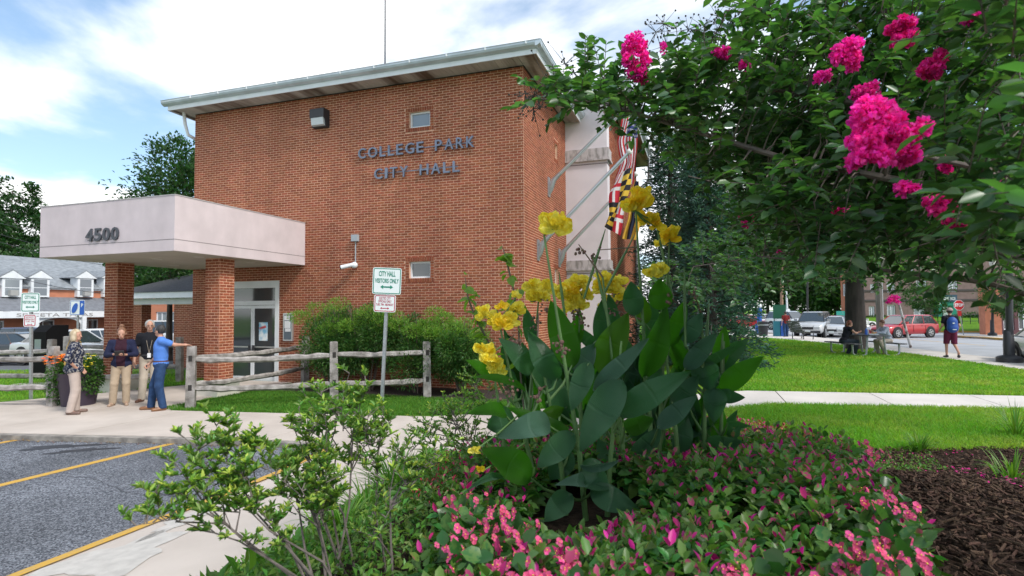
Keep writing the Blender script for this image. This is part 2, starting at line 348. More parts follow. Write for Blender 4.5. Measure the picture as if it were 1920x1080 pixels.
p = G(150, 845, PK); blob('oil_stain', p, .42, .09, oil, zpk, .004, 9, rot=.7)
for k, path in enumerate(([(-9.5, 5.2), (-8.3, 4.9), (-7.2, 5.1), (-6.2, 4.8), (-5.4, 4.9)], [(-9.6, 6.0), (-8.9, 5.0), (-8.7, 4.0), (-8.0, 3.1)])):
    a = np.array(path); t = np.linspace(0, len(a) - 1, 40); p = np.stack([np.interp(t, range(len(a)), a[:, i]) for i in (0, 1)], 1) + RNG.normal(0, .018, (40, 2)); strip('asphalt_crack', p, .007, _mats['oil_stain'], .003, zpk)
# right-hand roadside walk, road, far kerbs
ys = [8, 11, 14, 17, 20, 23, 26, 29, 32, 36, 40, 44, 47, 50]
rw = struct(drape('roadside_walk', [(lawnx(y) + .02, y) for y in ys], [(curbx(y) - .02, y) for y in ys], joint_m, .002, 3))
yy = np.arange(8, 48, 1.6)
for a, b in zip(yy[:-1], yy[1:]):
    drape('slab', [(lawnx(y), y) for y in (a + .012, b)], [(curbx(y) - .16, y) for y in (a + .012, b)], conc_light, .014, 2, parent=rw, skirt=.12)
struct(drape('kerb', [(curbx(y) - .15, y) for y in ys], [(curbx(y), y) for y in ys], conc_light, .018, 1, skirt=.3))
yr = [-20, 0, 8, 14, 20, 26, 32, 38, 44, 50, 60, 80, 120, 200, 400]
struct(drape('road', [(curbx(y), y) for y in yr], [(max(curbx(y) + 7.4, 12) if y > 44 else 60, y) for y in yr], road_m, -.10, 14, skirt=0))
struct(drape('side_street', [(14, 47.6), (30, 47.6), (80, 47.6)], [(14, 53.2), (30, 53.2), (80, 53.2)], road_m, -.092, 4, skirt=0))
strip('road_line', [(15.4, 22), (13.9, 30), (12.8, 38), (11.6, 44)], .14, yel_m, -.094, gz)
cw = [(22, 12), (19, 28), (17.05, 38.8), (16.5, 42.5), (15.75, 44.5), (16.6, 47.4)]
struct(drape('corner_pavement', cw, [(60, y) for x, y in cw], conc_light, .02, 3, sub=2))
for pl in (cw, [(16.6, 53.4), (20, 53.4), (60, 53.4)]):
    a = np.array(pl); struct(drape('kerb', a, a + np.array([.25, .12]), yel_m, .035, 1, skirt=.3, sub=3))
struct(drape('grass_bank', [(14.2, 53.6), (22, 53.6), (70, 53.6)], [(14.2, 75), (22, 75), (70, 75)], grass_m, .05, 6, lambda x, y: gz(x, y) + .9 * ss(55, 70, y), sub=3))
# lot beyond the fence on the left, small path
struct(drape('back_car_park', [(-16.6, y) for y in (13.4, 20, 30, 45, 60)], [(-70, y) for y in (13.4, 20, 30, 45, 60)], M('lot_asphalt', (.12, .125, .135), .85, var=.12, scale=1), -.03, 10, skirt=0))
struct(drape('back_path', [(-17.6, 9.6), (-15.3, 10.9), (-14.8, 12)], [(-18.4, 10.9), (-16.2, 12.2), (-15.8, 13.2)], conc_walk, .01, 2))

# ---------------------------------------------------------------- city hall
HX0, HX1, HY, HZT = -14.56, -4.05, 13.21, 8.02
hall = thing('city_hall', 'red brick two-storey city hall with flat eaves, grey wall lettering and a pale entrance canopy', 'building', (-9.3, HY, 0))
CO, BW, JT = .0677, .203, .0155
_bm = {}
def brick_mesh(L_, horizontal=True):
    k = round(L_, 2)
    if k not in _bm:
        l2, h2, d = k / 2 - JT / 2, (CO - JT) / 2, .006; b = MB()      # front face towards -y
        V = [(-l2, 0, -h2), (l2, 0, -h2), (l2, 0, h2), (-l2, 0, h2), (-l2 + .002, -d, -h2 + .002), (l2 - .002, -d, -h2 + .002), (l2 - .002, -d, h2 - .002), (-l2 + .002, -d, h2 - .002)]
        me = bpy.data.meshes.new('brick'); me.from_pydata(V, [], [(4, 5, 6, 7), (0, 1, 5, 4), (1, 2, 6, 5), (2, 3, 7, 6), (3, 0, 4, 7)]); me.materials.append(brick_m); _bm[k] = me
    return _bm[k]
def brick_cells(Lw, z0, z1, holes=(), shift=0):
    out = []; n = int(round((z1 - z0) / CO))
    for i in range(n):
        zc = z0 + (i + .5) * CO; u = -BW * .5 * ((i + shift) % 2)
        while u < Lw - .02:
            segs = [(max(u, 0), min(u + BW, Lw))]
            for (h0, h1, a, b) in holes:
                if a < zc < b:
                    ns = []
                    for s0, s1 in segs:
                        if s1 <= h0 or s0 >= h1: ns.append((s0, s1)); continue
                        if s0 < h0: ns.append((s0, h0))
                        if s1 > h1: ns.append((h1, s1))
                    segs = ns
            for s0, s1 in segs:
                if s1 - s0 > .035: out.append(((s0 + s1) / 2, zc, s1 - s0))
            u += BW
    return out
def wall_mesh(name, o, ud, nd, Lw, z0, z1, holes, parent, depth=.16, mat=None):
    """mortar plane with real openings and reveals; o = origin, ud along, nd outward"""
    b = MB(); us = sorted({0, Lw, *[h for q in holes for h in q[:2]]}); zs = sorted({z0, z1, *[h for q in holes for h in q[2:]]})
    o = Vector(o); ud = Vector(ud); nd = Vector(nd); P = lambda u, z, d=0: o + ud * u + Vector((0, 0, z)) - nd * d
    for u0, u1 in zip(us[:-1], us[1:]):
        for a, c in zip(zs[:-1], zs[1:]):
            if any(h[0] <= (u0 + u1) / 2 <= h[1] and h[2] <= (a + c) / 2 <= h[3] for h in holes): continue
            b.add([P(u0, a), P(u1, a), P(u1, c), P(u0, c)], [(0, 1, 2, 3)])
    for h0, h1, a, c in holes:
        b.add([P(h0, a), P(h1, a), P(h1, c), P(h0, c), P(h0, a, depth), P(h1, a, depth), P(h1, c, depth), P(h0, c, depth)],
              [(0, 4, 5, 1), (1, 5, 6, 2), (2, 6, 7, 3), (3, 7, 4, 0)])
    return b.build(name, mat or mortar_m, parent)
all_cells = []      # (wall object, origin, u dir, normal, u, z, length, apparent size)
camv = Vector((0, 0, CAMZ))
def add_bricks(wall, o, ud, nd, cells, visible=True):
    o = Vector(o); ud = Vector(ud); nd = Vector(nd)
    for u, z, l in cells:
        p = o + ud * u + Vector((0, 0, z)); w = p - camv
        if nd.dot(w) > 0: continue
        app = l * abs(ud.cross(w.normalized()).length) / w.length if visible and l > .15 else 0
        all_cells.append((wall, p, ud, nd, z, l, app))
def flush_bricks(n_single, cells, owner=None):
    order = sorted(range(len(cells)), key=lambda i: -cells[i][6]); single = set(order[:n_single]); groups = {}
    for i, (w, p, ud, nd, z, l, app) in enumerate(cells):
        if i in single:
            o = link('brick', brick_mesh(l), w); o.location = p - wl(w)
            o.rotation_euler = (0, 0, atan2(ud.y, ud.x))
        else: groups.setdefault(w, []).append((p, ud, nd, l))
    for w, L_ in groups.items():
        P = np.array([tuple(q[0]) for q in L_]); U = np.array([tuple(q[1]) for q in L_]); Nn = np.array([tuple(q[2]) for q in L_]); l = np.array([q[3] for q in L_]) / 2 - JT / 2
        off = np.array(wl(w)); h = (CO - JT) / 2; P = P - off; Zv = np.array([0, 0, 1.]); e = .002
        dd = RNG.uniform(.004, .0075, len(P))
        def c(su, sz, d, sh): return P + U * ((l - sh) * su)[:, None] + Zv * (sz * (h - sh)) + Nn * (d if np.isscalar(d) else d[:, None])
        V = np.stack([c(-1, -1, 0, 0), c(1, -1, 0, 0), c(1, 1, 0, 0), c(-1, 1, 0, 0), c(-1, -1, dd, e), c(1, -1, dd, e), c(1, 1, dd, e), c(-1, 1, dd, e)], 1)
        f = np.array([(4, 5, 6, 7), (0, 1, 5, 4), (1, 2, 6, 5), (2, 3, 7, 6), (3, 0, 4, 7)])
        F = (np.arange(len(P)) * 8)[:, None, None] + f[None]
        stuff(link('brickwork', mesh_np('brickwork', V.reshape(-1, 3), F.reshape(-1, 4), brick_m), w))
WX0, WX1 = -7.21, -6.60
WINS = [(WX0, WX1, 6.81, 7.23), (WX0, WX1, 2.83, 3.26)]
fw_holes = [(a - HX0, b - HX0, c, d) for a, b, c, d in WINS]
DX0, DX1, DZ = -13.30, -11.36, 2.87
fw_holes.append((DX0 - HX0, DX1 - HX0, -.1, DZ))
fwall = wall_mesh('front_wall', (HX0, HY, 0), (1, 0, 0), (0, -1, 0), HX1 - HX0, -.1, HZT, fw_holes, hall, .14)
bh = [(h[0] - (.11 if i < 2 else 0), h[1] + (.11 if i < 2 else 0), h[2] - (.115 if i < 2 else 0), h[3] + (.115 if i < 2 else 0)) for i, h in enumerate(fw_holes)]
add_bricks(fwall, (HX0, HY, 0), (1, 0, 0), (0, -1, 0), brick_cells(HX1 - HX0, -.1, HZT, bh))
def soldier_frame(parent, o, ud, nd, h):
    """headers on edge round a window opening"""
    o = Vector(o); ud = Vector(ud); nd = Vector(nd); b = MB(); a0, a1, z0, z1 = h; sp = CO
    def hb(u, z, hu, hz): b.obox(o + ud * u + Vector((0, 0, z)) + nd * .002, ud * hu, nd * .009, Vector((0, 0, hz)))
    n = int((a1 - a0 + .22) / sp)
    for i in range(n):
        u = a0 - .11 + (i + .5) * (a1 - a0 + .22) / n
        hb(u, z1 + .058, .028, .051); hb(u, z0 - .058, .028, .051)
    n = int((z1 - z0) / sp)
    for i in range(n):
        z = z0 + (i + .5) * (z1 - z0) / n
        hb(a0 - .055, z, .049, .027); hb(a1 + .055, z, .049, .027)
    return stuff(b.build('window_surround', brick_m, parent, fix=True))
def small_window(parent, o, ud, nd, h, glass):
    o = Vector(o); ud = Vector(ud); nd = Vector(nd); a0, a1, z0, z1 = h; dp = .10; f = MB(); w = .045
    P = lambda u, z, d: o + ud * u + Vector((0, 0, z)) - nd * d
    for (u, z, hu, hz) in ((a0 + w / 2, (z0 + z1) / 2, w / 2, (z1 - z0) / 2), (a1 - w / 2, (z0 + z1) / 2, w / 2, (z1 - z0) / 2), ((a0 + a1) / 2, z0 + w / 2, (a1 - a0) / 2 - w, w / 2), ((a0 + a1) / 2, z1 - w / 2, (a1 - a0) / 2 - w, w / 2)):
        f.obox(P(u, z, dp), ud * hu, nd * .03, Vector((0, 0, hz)))
    fo = f.build('window', white_m, parent, fix=True)
    g = MB(); g.obox(P((a0 + a1) / 2, (z0 + z1) / 2, dp + .005), ud * ((a1 - a0) / 2 - w + .002), nd * .004, Vector((0, 0, (z1 - z0) / 2 - w + .002))); g.build('pane', glass, fo, fix=True)
    return fo
for h, gm in zip(fw_holes[:2], (glass_sky, glass_m)):
    soldier_frame(fwall, (HX0, HY, 0), (1, 0, 0), (0, -1, 0), h); small_window(hall, (HX0, HY, 0), (1, 0, 0), (0, -1, 0), h, gm)
# side wall facing +x
SY1 = 17.83; sw_holes = [(16.42 - HY, 16.72 - HY, 6.55, 7.0), (16.25 - HY, 16.62 - HY, 2.75, 3.2)]
swall = wall_mesh('side_wall', (HX1, HY, 0), (0, 1, 0), (1, 0, 0), SY1 - HY, -.1, HZT, sw_holes, hall, .12)
add_bricks(swall, (HX1, HY, 0), (0, 1, 0), (1, 0, 0), brick_cells(SY1 - HY, -.1, HZT, [(h[0] - .11, h[1] + .11, h[2] - .115, h[3] + .115) for h in sw_holes], 1))
for h in sw_holes:
    soldier_frame(swall, (HX1, HY, 0), (0, 1, 0), (1, 0, 0), h); small_window(hall, (HX1, HY, 0), (0, 1, 0), (1, 0, 0), h, glass_m)
b = MB(); b.add([(HX0, HY, -.1), (HX0, SY1 + 8, -.1), (HX0, SY1 + 8, HZT), (HX0, HY, HZT)], [(0, 1, 2, 3)]).add([(HX0, 26, -.1), (HX1, 26, -.1), (HX1, 26, HZT), (HX0, 26, HZT)], [(0, 1, 2, 3)]); b.build('rear_wall', brick_m, hall)
# eaves: soffit panels, fascia, gutter, roof deck
RX0, RX1, RY0, RY1 = -14.98, -3.54, 12.62, 17.78
soff_m = M('soffit_panel_stained', (.50, .46, .42), .7, col2=(.13, .085, .06), scale=1.15, detail=6, ramp=(.46, .60), stretch=(1.3, .15, 1), obj=True, island=.08)
sof = MB().box(RX0, RX1, RY0, RY1 + 8, HZT + .05, HZT + .07).build('roof_soffit', M('soffit_gap', (.12, .10, .09), .9), hall)
pw = .152; x = RX0
while x < RX1 - .6:
    MB().box(x + .004, x + pw - .004, RY0 + .02, HY - .002, HZT + .028, HZT + .048).build('soffit_panel', soff_m, sof); x += pw
y = RY0 + .02
while y < RY1 - .1:
    MB().box(HX1 + .03 if y > HY - .1 else x + .01, RX1 - .02, y + .004, y + pw - .004, HZT + .028, HZT + .048).build('soffit_panel', soff_m, sof); y += pw
MB().box(RX0, HX0 - .003, HY, 26, HZT + .02, HZT + .046).build('soffit_panel', soff_m, sof)
rf = MB(); rf.box(RX0 + .05, RX1 - .05, RY0 + .05, 26.3, HZT + .075, HZT + .24); rf.add([(RX0, RY0, HZT + .25), (RX1, RY0, HZT + .25), (RX1, 26.3, HZT + .25), (RX0, 26.3, HZT + .25), (-9.3, 19, HZT + .62)], [(0, 1, 4), (1, 2, 4), (2, 3, 4), (3, 0, 4)])
rf.build('roof', M('roof_membrane', (.30, .31, .32), .8), hall)
fa = MB(); fa.box(RX0, RX1, RY0 - .012, RY0 + .012, HZT - .01, HZT + .16); fa.box(RX1 - .012, RX1 + .012, RY0 + .014, RY1, HZT - .01, HZT + .16); fa.box(RX0 - .012, RX0 + .012, RY0 + .014, 26.3, HZT - .01, HZT + .16)
fa.build('fascia', white_m, hall)
gp = [(0, 0), (-.035, 0), (-.11, .04), (-.135, .09), (-.135, .13), (-.15, .145), (0, .145)]      # gutter section: outwards is negative
gb = MB(); gb.prism([(RY0 - .013 + a, HZT + .115 + c) for a, c in gp], 'x', RX0 - .12, RX1 + .145); gb.build('gutter', gutter_m, hall, fix=True)
gb = MB(); gb.prism([(RX1 + .013 - a, HZT + .1155 + c) for a, c in gp], 'y', RY0 - .15, RY1 + .1); gb.build('gutter', gutter_m, hall, fix=True)
for i in range(1, 12):
    xx = RX0 + i * 1.02; MB().box(xx, xx + .03, RY0 - .17, RY0 - .13, HZT + .19, HZT + .268).build('gutter_bracket', white_m, hall)
dp = MB(); dp.tube([(RX0 + .22, RY0 + .35, HZT + .05), (RX0 + .22, RY0 + .4, HZT - .30), (RX0 + .25, HY - .1, HZT - .62), (HX0 - .07, HY + .5, HZT - .80), (HX0 - .07, HY + 1.2, HZT - 1.0), (HX0 - .07, HY + 1.2, 0)], .05, 8); dp.build('downpipe', white_m, hall, smooth=True)
# second volume with the stucco pier
X2, Y2E, Z2 = -2.70, 27.0, 8.78
pier = MB().box(-4.05, X2, SY1, SY1 + .5, -.1, Z2); po = pier.build('stucco_pier', M('stucco_light', (.68, .63, .66), .85, var=.04, scale=2, bump=.15, bscale=120, spec=.25), hall)
for z0, z1 in ((6.78, 7.12), (3.28, 3.55)):
    MB().box(-4.08, X2 + .06, SY1 - .06, SY1 + .56, z0, z1).box(-4.10, X2 + .09, SY1 - .09, SY1 + .6, z0 - .06, z0).build('ledge', stucco_dirty, po)
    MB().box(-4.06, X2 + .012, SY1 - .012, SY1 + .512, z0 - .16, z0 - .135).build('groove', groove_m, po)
w2a = wall_mesh('rear_side_wall', (X2 - .02, SY1 + .5, 0), (0, 1, 0), (1, 0, 0), Y2E - SY1 - .5, -.1, Z2, [], hall)
add_bricks(w2a, (X2 - .02, SY1 + .5, 0), (0, 1, 0), (1, 0, 0), brick_cells(Y2E - SY1 - .5, -.1, Z2), False)
MB().box(-13, X2 - .03, SY1 + .51, Y2E, HZT - 1, Z2).build('rear_block', brick_m, hall)
s2 = MB().box(-13.2, X2 + .62, SY1 - .42, Y2E + .5, Z2 + .03, Z2 + .05).build('roof_soffit', M('soffit_gap', (.12, .10, .09), .9), hall)
y = SY1 - .40
while y < Y2E:
    MB().box(X2 + .02 if y > SY1 else -4.3, X2 + .60, y + .006, y + .26, Z2 + .005, Z2 + .028).build('soffit_panel', soff_m, s2); y += .27
fa = MB(); fa.box(-13.2, X2 + .64, SY1 - .44, SY1 - .42, Z2 - .02, Z2 + .17).box(X2 + .621, X2 + .64, SY1 - .415, Y2E + .5, Z2 - .02, Z2 + .17); fa.build('fascia', white_m, hall)
MB().box(-13.1, X2 + .6, SY1 - .4, Y2E + .45, Z2 + .051, Z2 + .2).build('roof', _mats['roof_membrane'], hall)
g2 = MB(); g2.prism([(SY1 - .445 + a, Z2 + .12 + c) for a, c in gp], 'x', -13.3, X2 + .8); g2.prism([(X2 + .645 - a, Z2 + .121 + c) for a, c in gp], 'y', SY1 - .6, Y2E + .4); g2.build('gutter', gutter_m, hall, fix=True)
d2 = MB(); d2.tube([(X2 + .68, Y2E - 1.2, Z2 + .1), (X2 + .68, Y2E - 1.3, Z2 - .9), (X2 + .6, Y2E - 1.3, Z2 - 1.15), (X2 + .12, Y2E - 1.35, Z2 - 1.5), (X2 + .08, Y2E - 1.35, Z2 - 1.8), (X2 + .08, Y2E - 1.35, 0)], .075, 8); d2.build('downpipe', galv, hall, smooth=True)
# ---- canopy
KX0, KX1, KY0, KZ0, KZ1 = -14.62, -10.49, 9.04, 3.28, 4.46
kan = MB().box(KX0, KX1, KY0, HY - .002, KZ0, KZ1).build('entrance_canopy', stucco_m, hall)
MB().box(KX0 + .01, KX1 - .01, KY0 + .01, HY - .01, KZ0 - .006, KZ0 - .001).build('canopy_soffit', M('canopy_soffit_cream', (.52, .47, .42), .8, var=.05, scale=1.5), kan)
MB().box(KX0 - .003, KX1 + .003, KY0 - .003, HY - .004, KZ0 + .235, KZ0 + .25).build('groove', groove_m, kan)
MB().box(KX0 - .01, KX1 + .01, KY0 - .01, HY - .003, KZ1, KZ1 + .02).build('parapet_cap', M('cap_grey', (.42, .40, .40), .6), kan)
for i in range(3):
    for j in range(2):
        c = (KX0 + .9 + i * 1.3, KY0 + 1.2 + j * 1.6); MB().lathe([(0, -.012), (.11, -.012), (.12, -.004), (.12, 0)], (c[0], c[1], KZ0 - .006), 16).build('downlight', M('lamp_ring', (.62, .58, .54), .5), kan)
for cx0, cy0, cw_ in ((-11.30, 10.6, .45), (-14.51, 10.5, .45)):
    zb = .34; col = MB().box(cx0 + .003, cx0 + cw_ - .003, cy0 + .003, cy0 + cw_ - .003, zb, KZ0 - .007).build('brick_column', mortar_m, hall)
    MB().box(cx0 - .10, cx0 + cw_ + .10, cy0 - .13, cy0 + cw_ + .10, -.2, zb).build('column_base', M('column_base_cream', (.58, .56, .50), .85, var=.08, scale=3, bump=.2, bscale=60), hall)
    for o_, ud, nd, sh in (((cx0, cy0, 0), (1, 0, 0), (0, -1, 0), 0), ((cx0 + cw_, cy0, 0), (0, 1, 0), (1, 0, 0), 1), ((cx0 + cw_, cy0 + cw_, 0), (-1, 0, 0), (0, 1, 0), 0), ((cx0, cy0 + cw_, 0), (0, -1, 0), (-1, 0, 0), 1)):
        vis = nd[1] < 0 or nd[0] > 0
        o2 = Vector(o_) - Vector(nd) * .003
        for u, z, l in brick_cells(cw_, zb, KZ0 - .01, (), sh):
            p = o2 + Vector(ud) * u + Vector((0, 0, z)); w = p - camv
            all_cells.append((col, p, Vector(ud), Vector(nd), z, l, (l / w.length) if vis and l > .15 else 0))
flush_bricks(300, all_cells); all_cells.clear()
# ---- text
def text_mesh(txt, size, ext=.0, bold=0., align='LEFT', bevel=0.):
    cu = bpy.data.curves.new('t', 'FONT'); cu.body = txt; cu.size = size; cu.extrude = ext; cu.offset = bold; cu.align_x = align; cu.bevel_depth = bevel; cu.resolution_u = 3
    o = bpy.data.objects.new('t', cu); me = bpy.data.meshes.new_from_object(o); bpy.data.objects.remove(o); bpy.data.curves.remove(cu); return me
def text_obj(name, txt, size, mat, parent, M4, ext=.0, bold=0., width=None, height=None, bevel=0.):
    me = text_mesh(txt, size, ext, bold, bevel=bevel); co = np.zeros(len(me.vertices) * 3, np.float32); me.vertices.foreach_get('co', co); co = co.reshape(-1, 3)
    mn, mxx = co.min(0), co.max(0); co[:, 0] -= (mn[0] + mxx[0]) / 2; co[:, 1] -= mn[1]
    if width: co[:, 0] *= width / (mxx[0] - mn[0])
    if height: co[:, 1] *= height / (mxx[1] - mn[1])
    me.vertices.foreach_set('co', co.ravel()); me.materials.append(mat); me.transform(M4); me.update()
    return link(name, me, parent)
def face_mat(p, right, up=(0, 0, 1)):
    r = Vector(right).normalized(); u = Vector(up).normalized(); n = r.cross(u); return Matrix(((r.x, u.x, n.x, p[0]), (r.y, u.y, n.y, p[1]), (r.z, u.z, n.z, p[2]), (0, 0, 0, 1)))
LW = {'C': .95, 'O': 1.15, 'L': .72, 'E': .8, 'G': 1.05, 'P': .8, 'A': 1.0, 'R': .85, 'K': .9, 'I': .28, 'T': .8, 'Y': .9, 'H': .95, ' ': .75}
base = MB().box(-8.6, -5.4, HY - .012, HY - .008, 6.24, 6.26).box(-8.15, -5.8, HY - .012, HY - .008, 5.66, 5.68).build('sign_lettering', letter_m, hall)
for txt, x0, x1, z0, hh in (('COLLEGE PARK', -8.73, -5.33, 6.11, .285), ('CITY HALL', -8.23, -5.74, 5.51, .285)):
    tot = sum(LW[c] + .30 for c in txt) - .30; k = (x1 - x0) / tot; xx = x0
    for c in txt:
        w = LW[c] * k
        if c != ' ':
            ob = text_obj('letter', c, .4, letter_m, base, face_mat((xx + w / 2, HY - .055, z0), (1, 0, 0)), .025, .004, w, hh)
            me = ob.data; off = wl(base); me.transform(Matrix.Translation(-off))
        xx += w + .30 * k
num = MB().box(-13.05, -12.1, KY0 - .009, KY0 - .004, 3.60, 3.61).build('house_number', dark_m, kan)
for i, c in enumerate('4500'):
    ob = text_obj('digit', c, .4, M('number_dark_grey', (.05, .055, .07), .5), num, face_mat((-12.97 + i * .262, KY0 - .022, 3.575), (1, 0, 0)), .014, .008, .225, .29); ob.data.transform(Matrix.Translation(-wl(num)))
# ---- door with sidelights, notice case, wall light, camera
df = MB()
fr = .13
df.box(DX0, DX0 + fr, HY + .02, HY + .12, -.05, DZ); df.box(DX1 - fr, DX1, HY - .02, HY + .12, -.05, DZ); df.box(DX0 + fr, DX1 - fr, HY - .02, HY + .12, DZ - .2, DZ); df.box(DX0 + fr, DX1 - fr, HY + .02, HY + .1, 2.18, 2.30)
dfo = df.build('door_frame', white_m, hall)
MB().box(DX0 + fr, DX1 - fr, HY + .06, HY + .07, 2.30, DZ - .2).build('transom_pane', glass_m, dfo)
MB().box(DX1 - .75, DX1 - .2, HY + .8, HY + .85, 2.52, 2.58).build('ceiling_lamp', M('lamp_on', (.9, .95, .9), .5, emit=(.85, 1, .9, 2.5)), dfo)
mid = (DX0 + DX1) / 2
for k, (a, c) in enumerate(((DX0 + fr, mid - .005), (mid + .005, DX1 - fr))):
    dr = MB(); w = .055; dr.box(a, a + w, HY + .04, HY + .08, 0, 2.17).box(c - w, c, HY + .04, HY + .08, 0, 2.17).box(a + w, c - w, HY + .04, HY + .08, 2.08, 2.17).box(a + w, c - w, HY + .04, HY + .08, 0, .12)
    do = dr.build('door', white_m, hall); MB().box(a + w, c - w, HY + .057, HY + .063, .12, 2.08).build('pane', glass_m, do)
    MB().box(a + w, c - w, HY + .02, HY + .038, .95, .99).build('push_bar', M('brushed_steel', (.6, .6, .6), .3, metal=.8), do)
    hx = c - .09 if k == 0 else a + .04; MB().box(hx, hx + .05, HY - .03, HY + .02, .68, 1.02).build('door_handle', dark_m, do)
    if k == 1:
        MB().box(a + .22, a + .52, HY + .045, HY + .052, 1.15, 1.68).build('poster', M('poster_light_blue', (.16, .42, .62), .5, col2=(.75, .8, .82), scale=7), do)
        text_obj('poster_print', 'SUMMER', .1, M('poster_red', (.6, .06, .06), .5), do, face_mat((a + .37 - wl(do).x, HY + .04 - wl(do).y, 1.5), (1, 0, .25), (-.25, 0, 1)), .001, .004, .24, .07)
lob = MB().box(DX0 + .02, DX1 - .02, HY + .14, HY + 3, -.06, -.04).add([(DX0 + .02, HY + 3, -.05), (DX1 - .02, HY + 3, -.05), (DX1 - .02, HY + 3, DZ), (DX0 + .02, HY + 3, DZ)], [(0, 1, 2, 3)]); lob.box(DX0, DX0 + .02, HY + .14, HY + 3, -.04, DZ).box(DX1 - .02, DX1, HY + .14, HY + 3, -.04, DZ).box(DX0 + .02, DX1 - .02, HY + .14, HY + 3, DZ - .02, DZ)
lob.build('lobby', M('lobby_wall', (.20, .16, .13), .8), hall)
nb = thing('notice_case', 'small aluminium notice case with pale papers beside the glass doors', 'notice board', (-11.0, HY - .05, 1.2))
MB().box(-11.16, -10.84, HY - .075, HY - .008, 1.16, 1.94).build('case', M('brushed_steel', (.6, .6, .6), .3, metal=.8), nb)
MB().box(-11.125, -10.875, HY - .082, HY - .076, 1.2, 1.90).build('backing', M('case_back', (.10, .13, .16), .5), nb)
for x0, x1, z0, z1 in ((-11.10, -10.9, 1.52, 1.72), (-11.11, -10.93, 1.74, 1.87), (-11.08, -10.89, 1.42, 1.51)): MB().box(x0, x1, HY - .089, HY - .083, z0, z1).build('notice', M('paper_white', (.72, .73, .75), .8), nb)
wlt = thing('wall_light', 'square dark floodlight with ribbed glass high on the brick wall', 'wall light', (-9.93, HY, 7.3))
b = MB(); b.prism([(HY - .007, 7.10), (HY - .16, 7.10), (HY - .20, 7.30), (HY - .28, 7.34), (HY - .28, 7.58), (HY - .007, 7.58)], 'x', -10.16, -9.70); b.build('housing', dark_m, wlt, fix=True)
b = MB(); b.prism([(HY - .165, 7.12), (HY - .235, 7.14), (HY - .265, 7.33), (HY - .205, 7.31)], 'x', -10.13, -9.73); b.build('lens', M('ribbed_lens', (.55, .58, .60), .25, var=.1, scale=30, stretch=(20, 1, 1)), wlt, fix=True)
sc = thing('security_camera', 'white bullet security camera hanging under a grey junction box and conduit', 'camera', (-8.83, HY, 3.2))
MB().box(-8.92, -8.73, HY - .11, HY - .007, 3.87, 4.05).build('junction_box', M('box_grey', (.36, .40, .43), .6), sc)
MB().tube([(-8.82, HY - .04, 3.87), (-8.82, HY - .04, 3.28)], .016, 6).build('conduit', _mats['box_grey'], sc)
b = MB(); b.ball((-8.82, HY - .09, 3.22), .09, 12); b.build('mount', white_m, sc, smooth=True)
b = MB(); b.tube([(-8.84, HY - .13, 3.23), (-9.10, HY - .30, 3.15)], [.055, .06], 10); b.build('camera_body', white_m, sc, smooth=True)
MB().tube([(-9.10, HY - .30, 3.15), (-9.12, HY - .313, 3.144)], .05, 10).build('lens', dark_m, sc)
# antenna mast
an = thing('antenna_mast', 'thin dark mast rising above the middle of the flat roof', 'antenna', (-10.3, 17.5, 8.4)); p = PY(722, 90, 17.5)
MB().tube([(p.x, 17.5, 8.3), (p.x, 17.5, 14.8)], [.035, .022], 6).build('pole', dark_m, an)
MB().lathe([(0, 0), (.12, 0), (.12, .06), (.04, .12), (0, .12)], (p.x, 17.5, 8.5), 10).build('mount', dark_m, an)
# ---- low porch wing behind the canopy
wing = thing('low_brick_wing', 'low brick wing with white eaves and dark shingle roof behind the canopy', 'building', (-17.6, 16.5, 0))
WY = 16.0
wA = PY(326, 600, WY).x; ww = wall_mesh('wall', (wA, WY, 0), (1, 0, 0), (0, -1, 0), -14.6 - wA, -.1, 2.3, [], wing)
cl = []; all_cells = []; add_bricks(ww, (wA, WY, 0), (1, 0, 0), (0, -1, 0), brick_cells(-14.6 - wA, -.1, 2.3))
cxa = PY(245, 600, WY).x; cxb = PY(265, 600, WY).x
wc = MB().box(cxa + .003, cxb - .003, WY + .003, WY + .4, -.1, 2.3).build('brick_column', mortar_m, wing)
for o_, ud, nd, Lc in (((cxa, WY, 0), (1, 0, 0), (0, -1, 0), cxb - cxa), ((cxb, WY, 0), (0, 1, 0), (1, 0, 0), .4)): add_bricks(wc, o_, ud, nd, brick_cells(Lc, -.1, 2.3))
flush_bricks(300, all_cells); all_cells.clear()
MB().box(cxa - .2, -14.57, WY - .05, WY + .12, 2.3, 2.52).build('beam', white_m, wing)
MB().box(cxa - .45, -14.57, WY - .45, WY - .42, 2.52, 2.74).box(cxa - .45, -14.57, WY - .418, WY + 5, 2.60, 2.63).build('eave', white_m, wing)
b = MB(); b.add([(cxa - .5, WY - .5, 2.74), (-14.57, WY - .5, 2.74), (-14.57, WY + 3, 4.1), (cxa + 2.5, WY + 3, 4.1), (cxa - .5, WY + 6, 2.74)], [(0, 1, 2, 3), (0, 3, 4)])
b.build('roof', M('shingle_dark', (.045, .047, .052), .9, var=.3, scale=14, bump=.5, bscale=30), wing)
MB().box(wA, -14.57, WY + 4, WY + 4.2, -.1, 2.6).build('rear_wall', brick_m, wing)
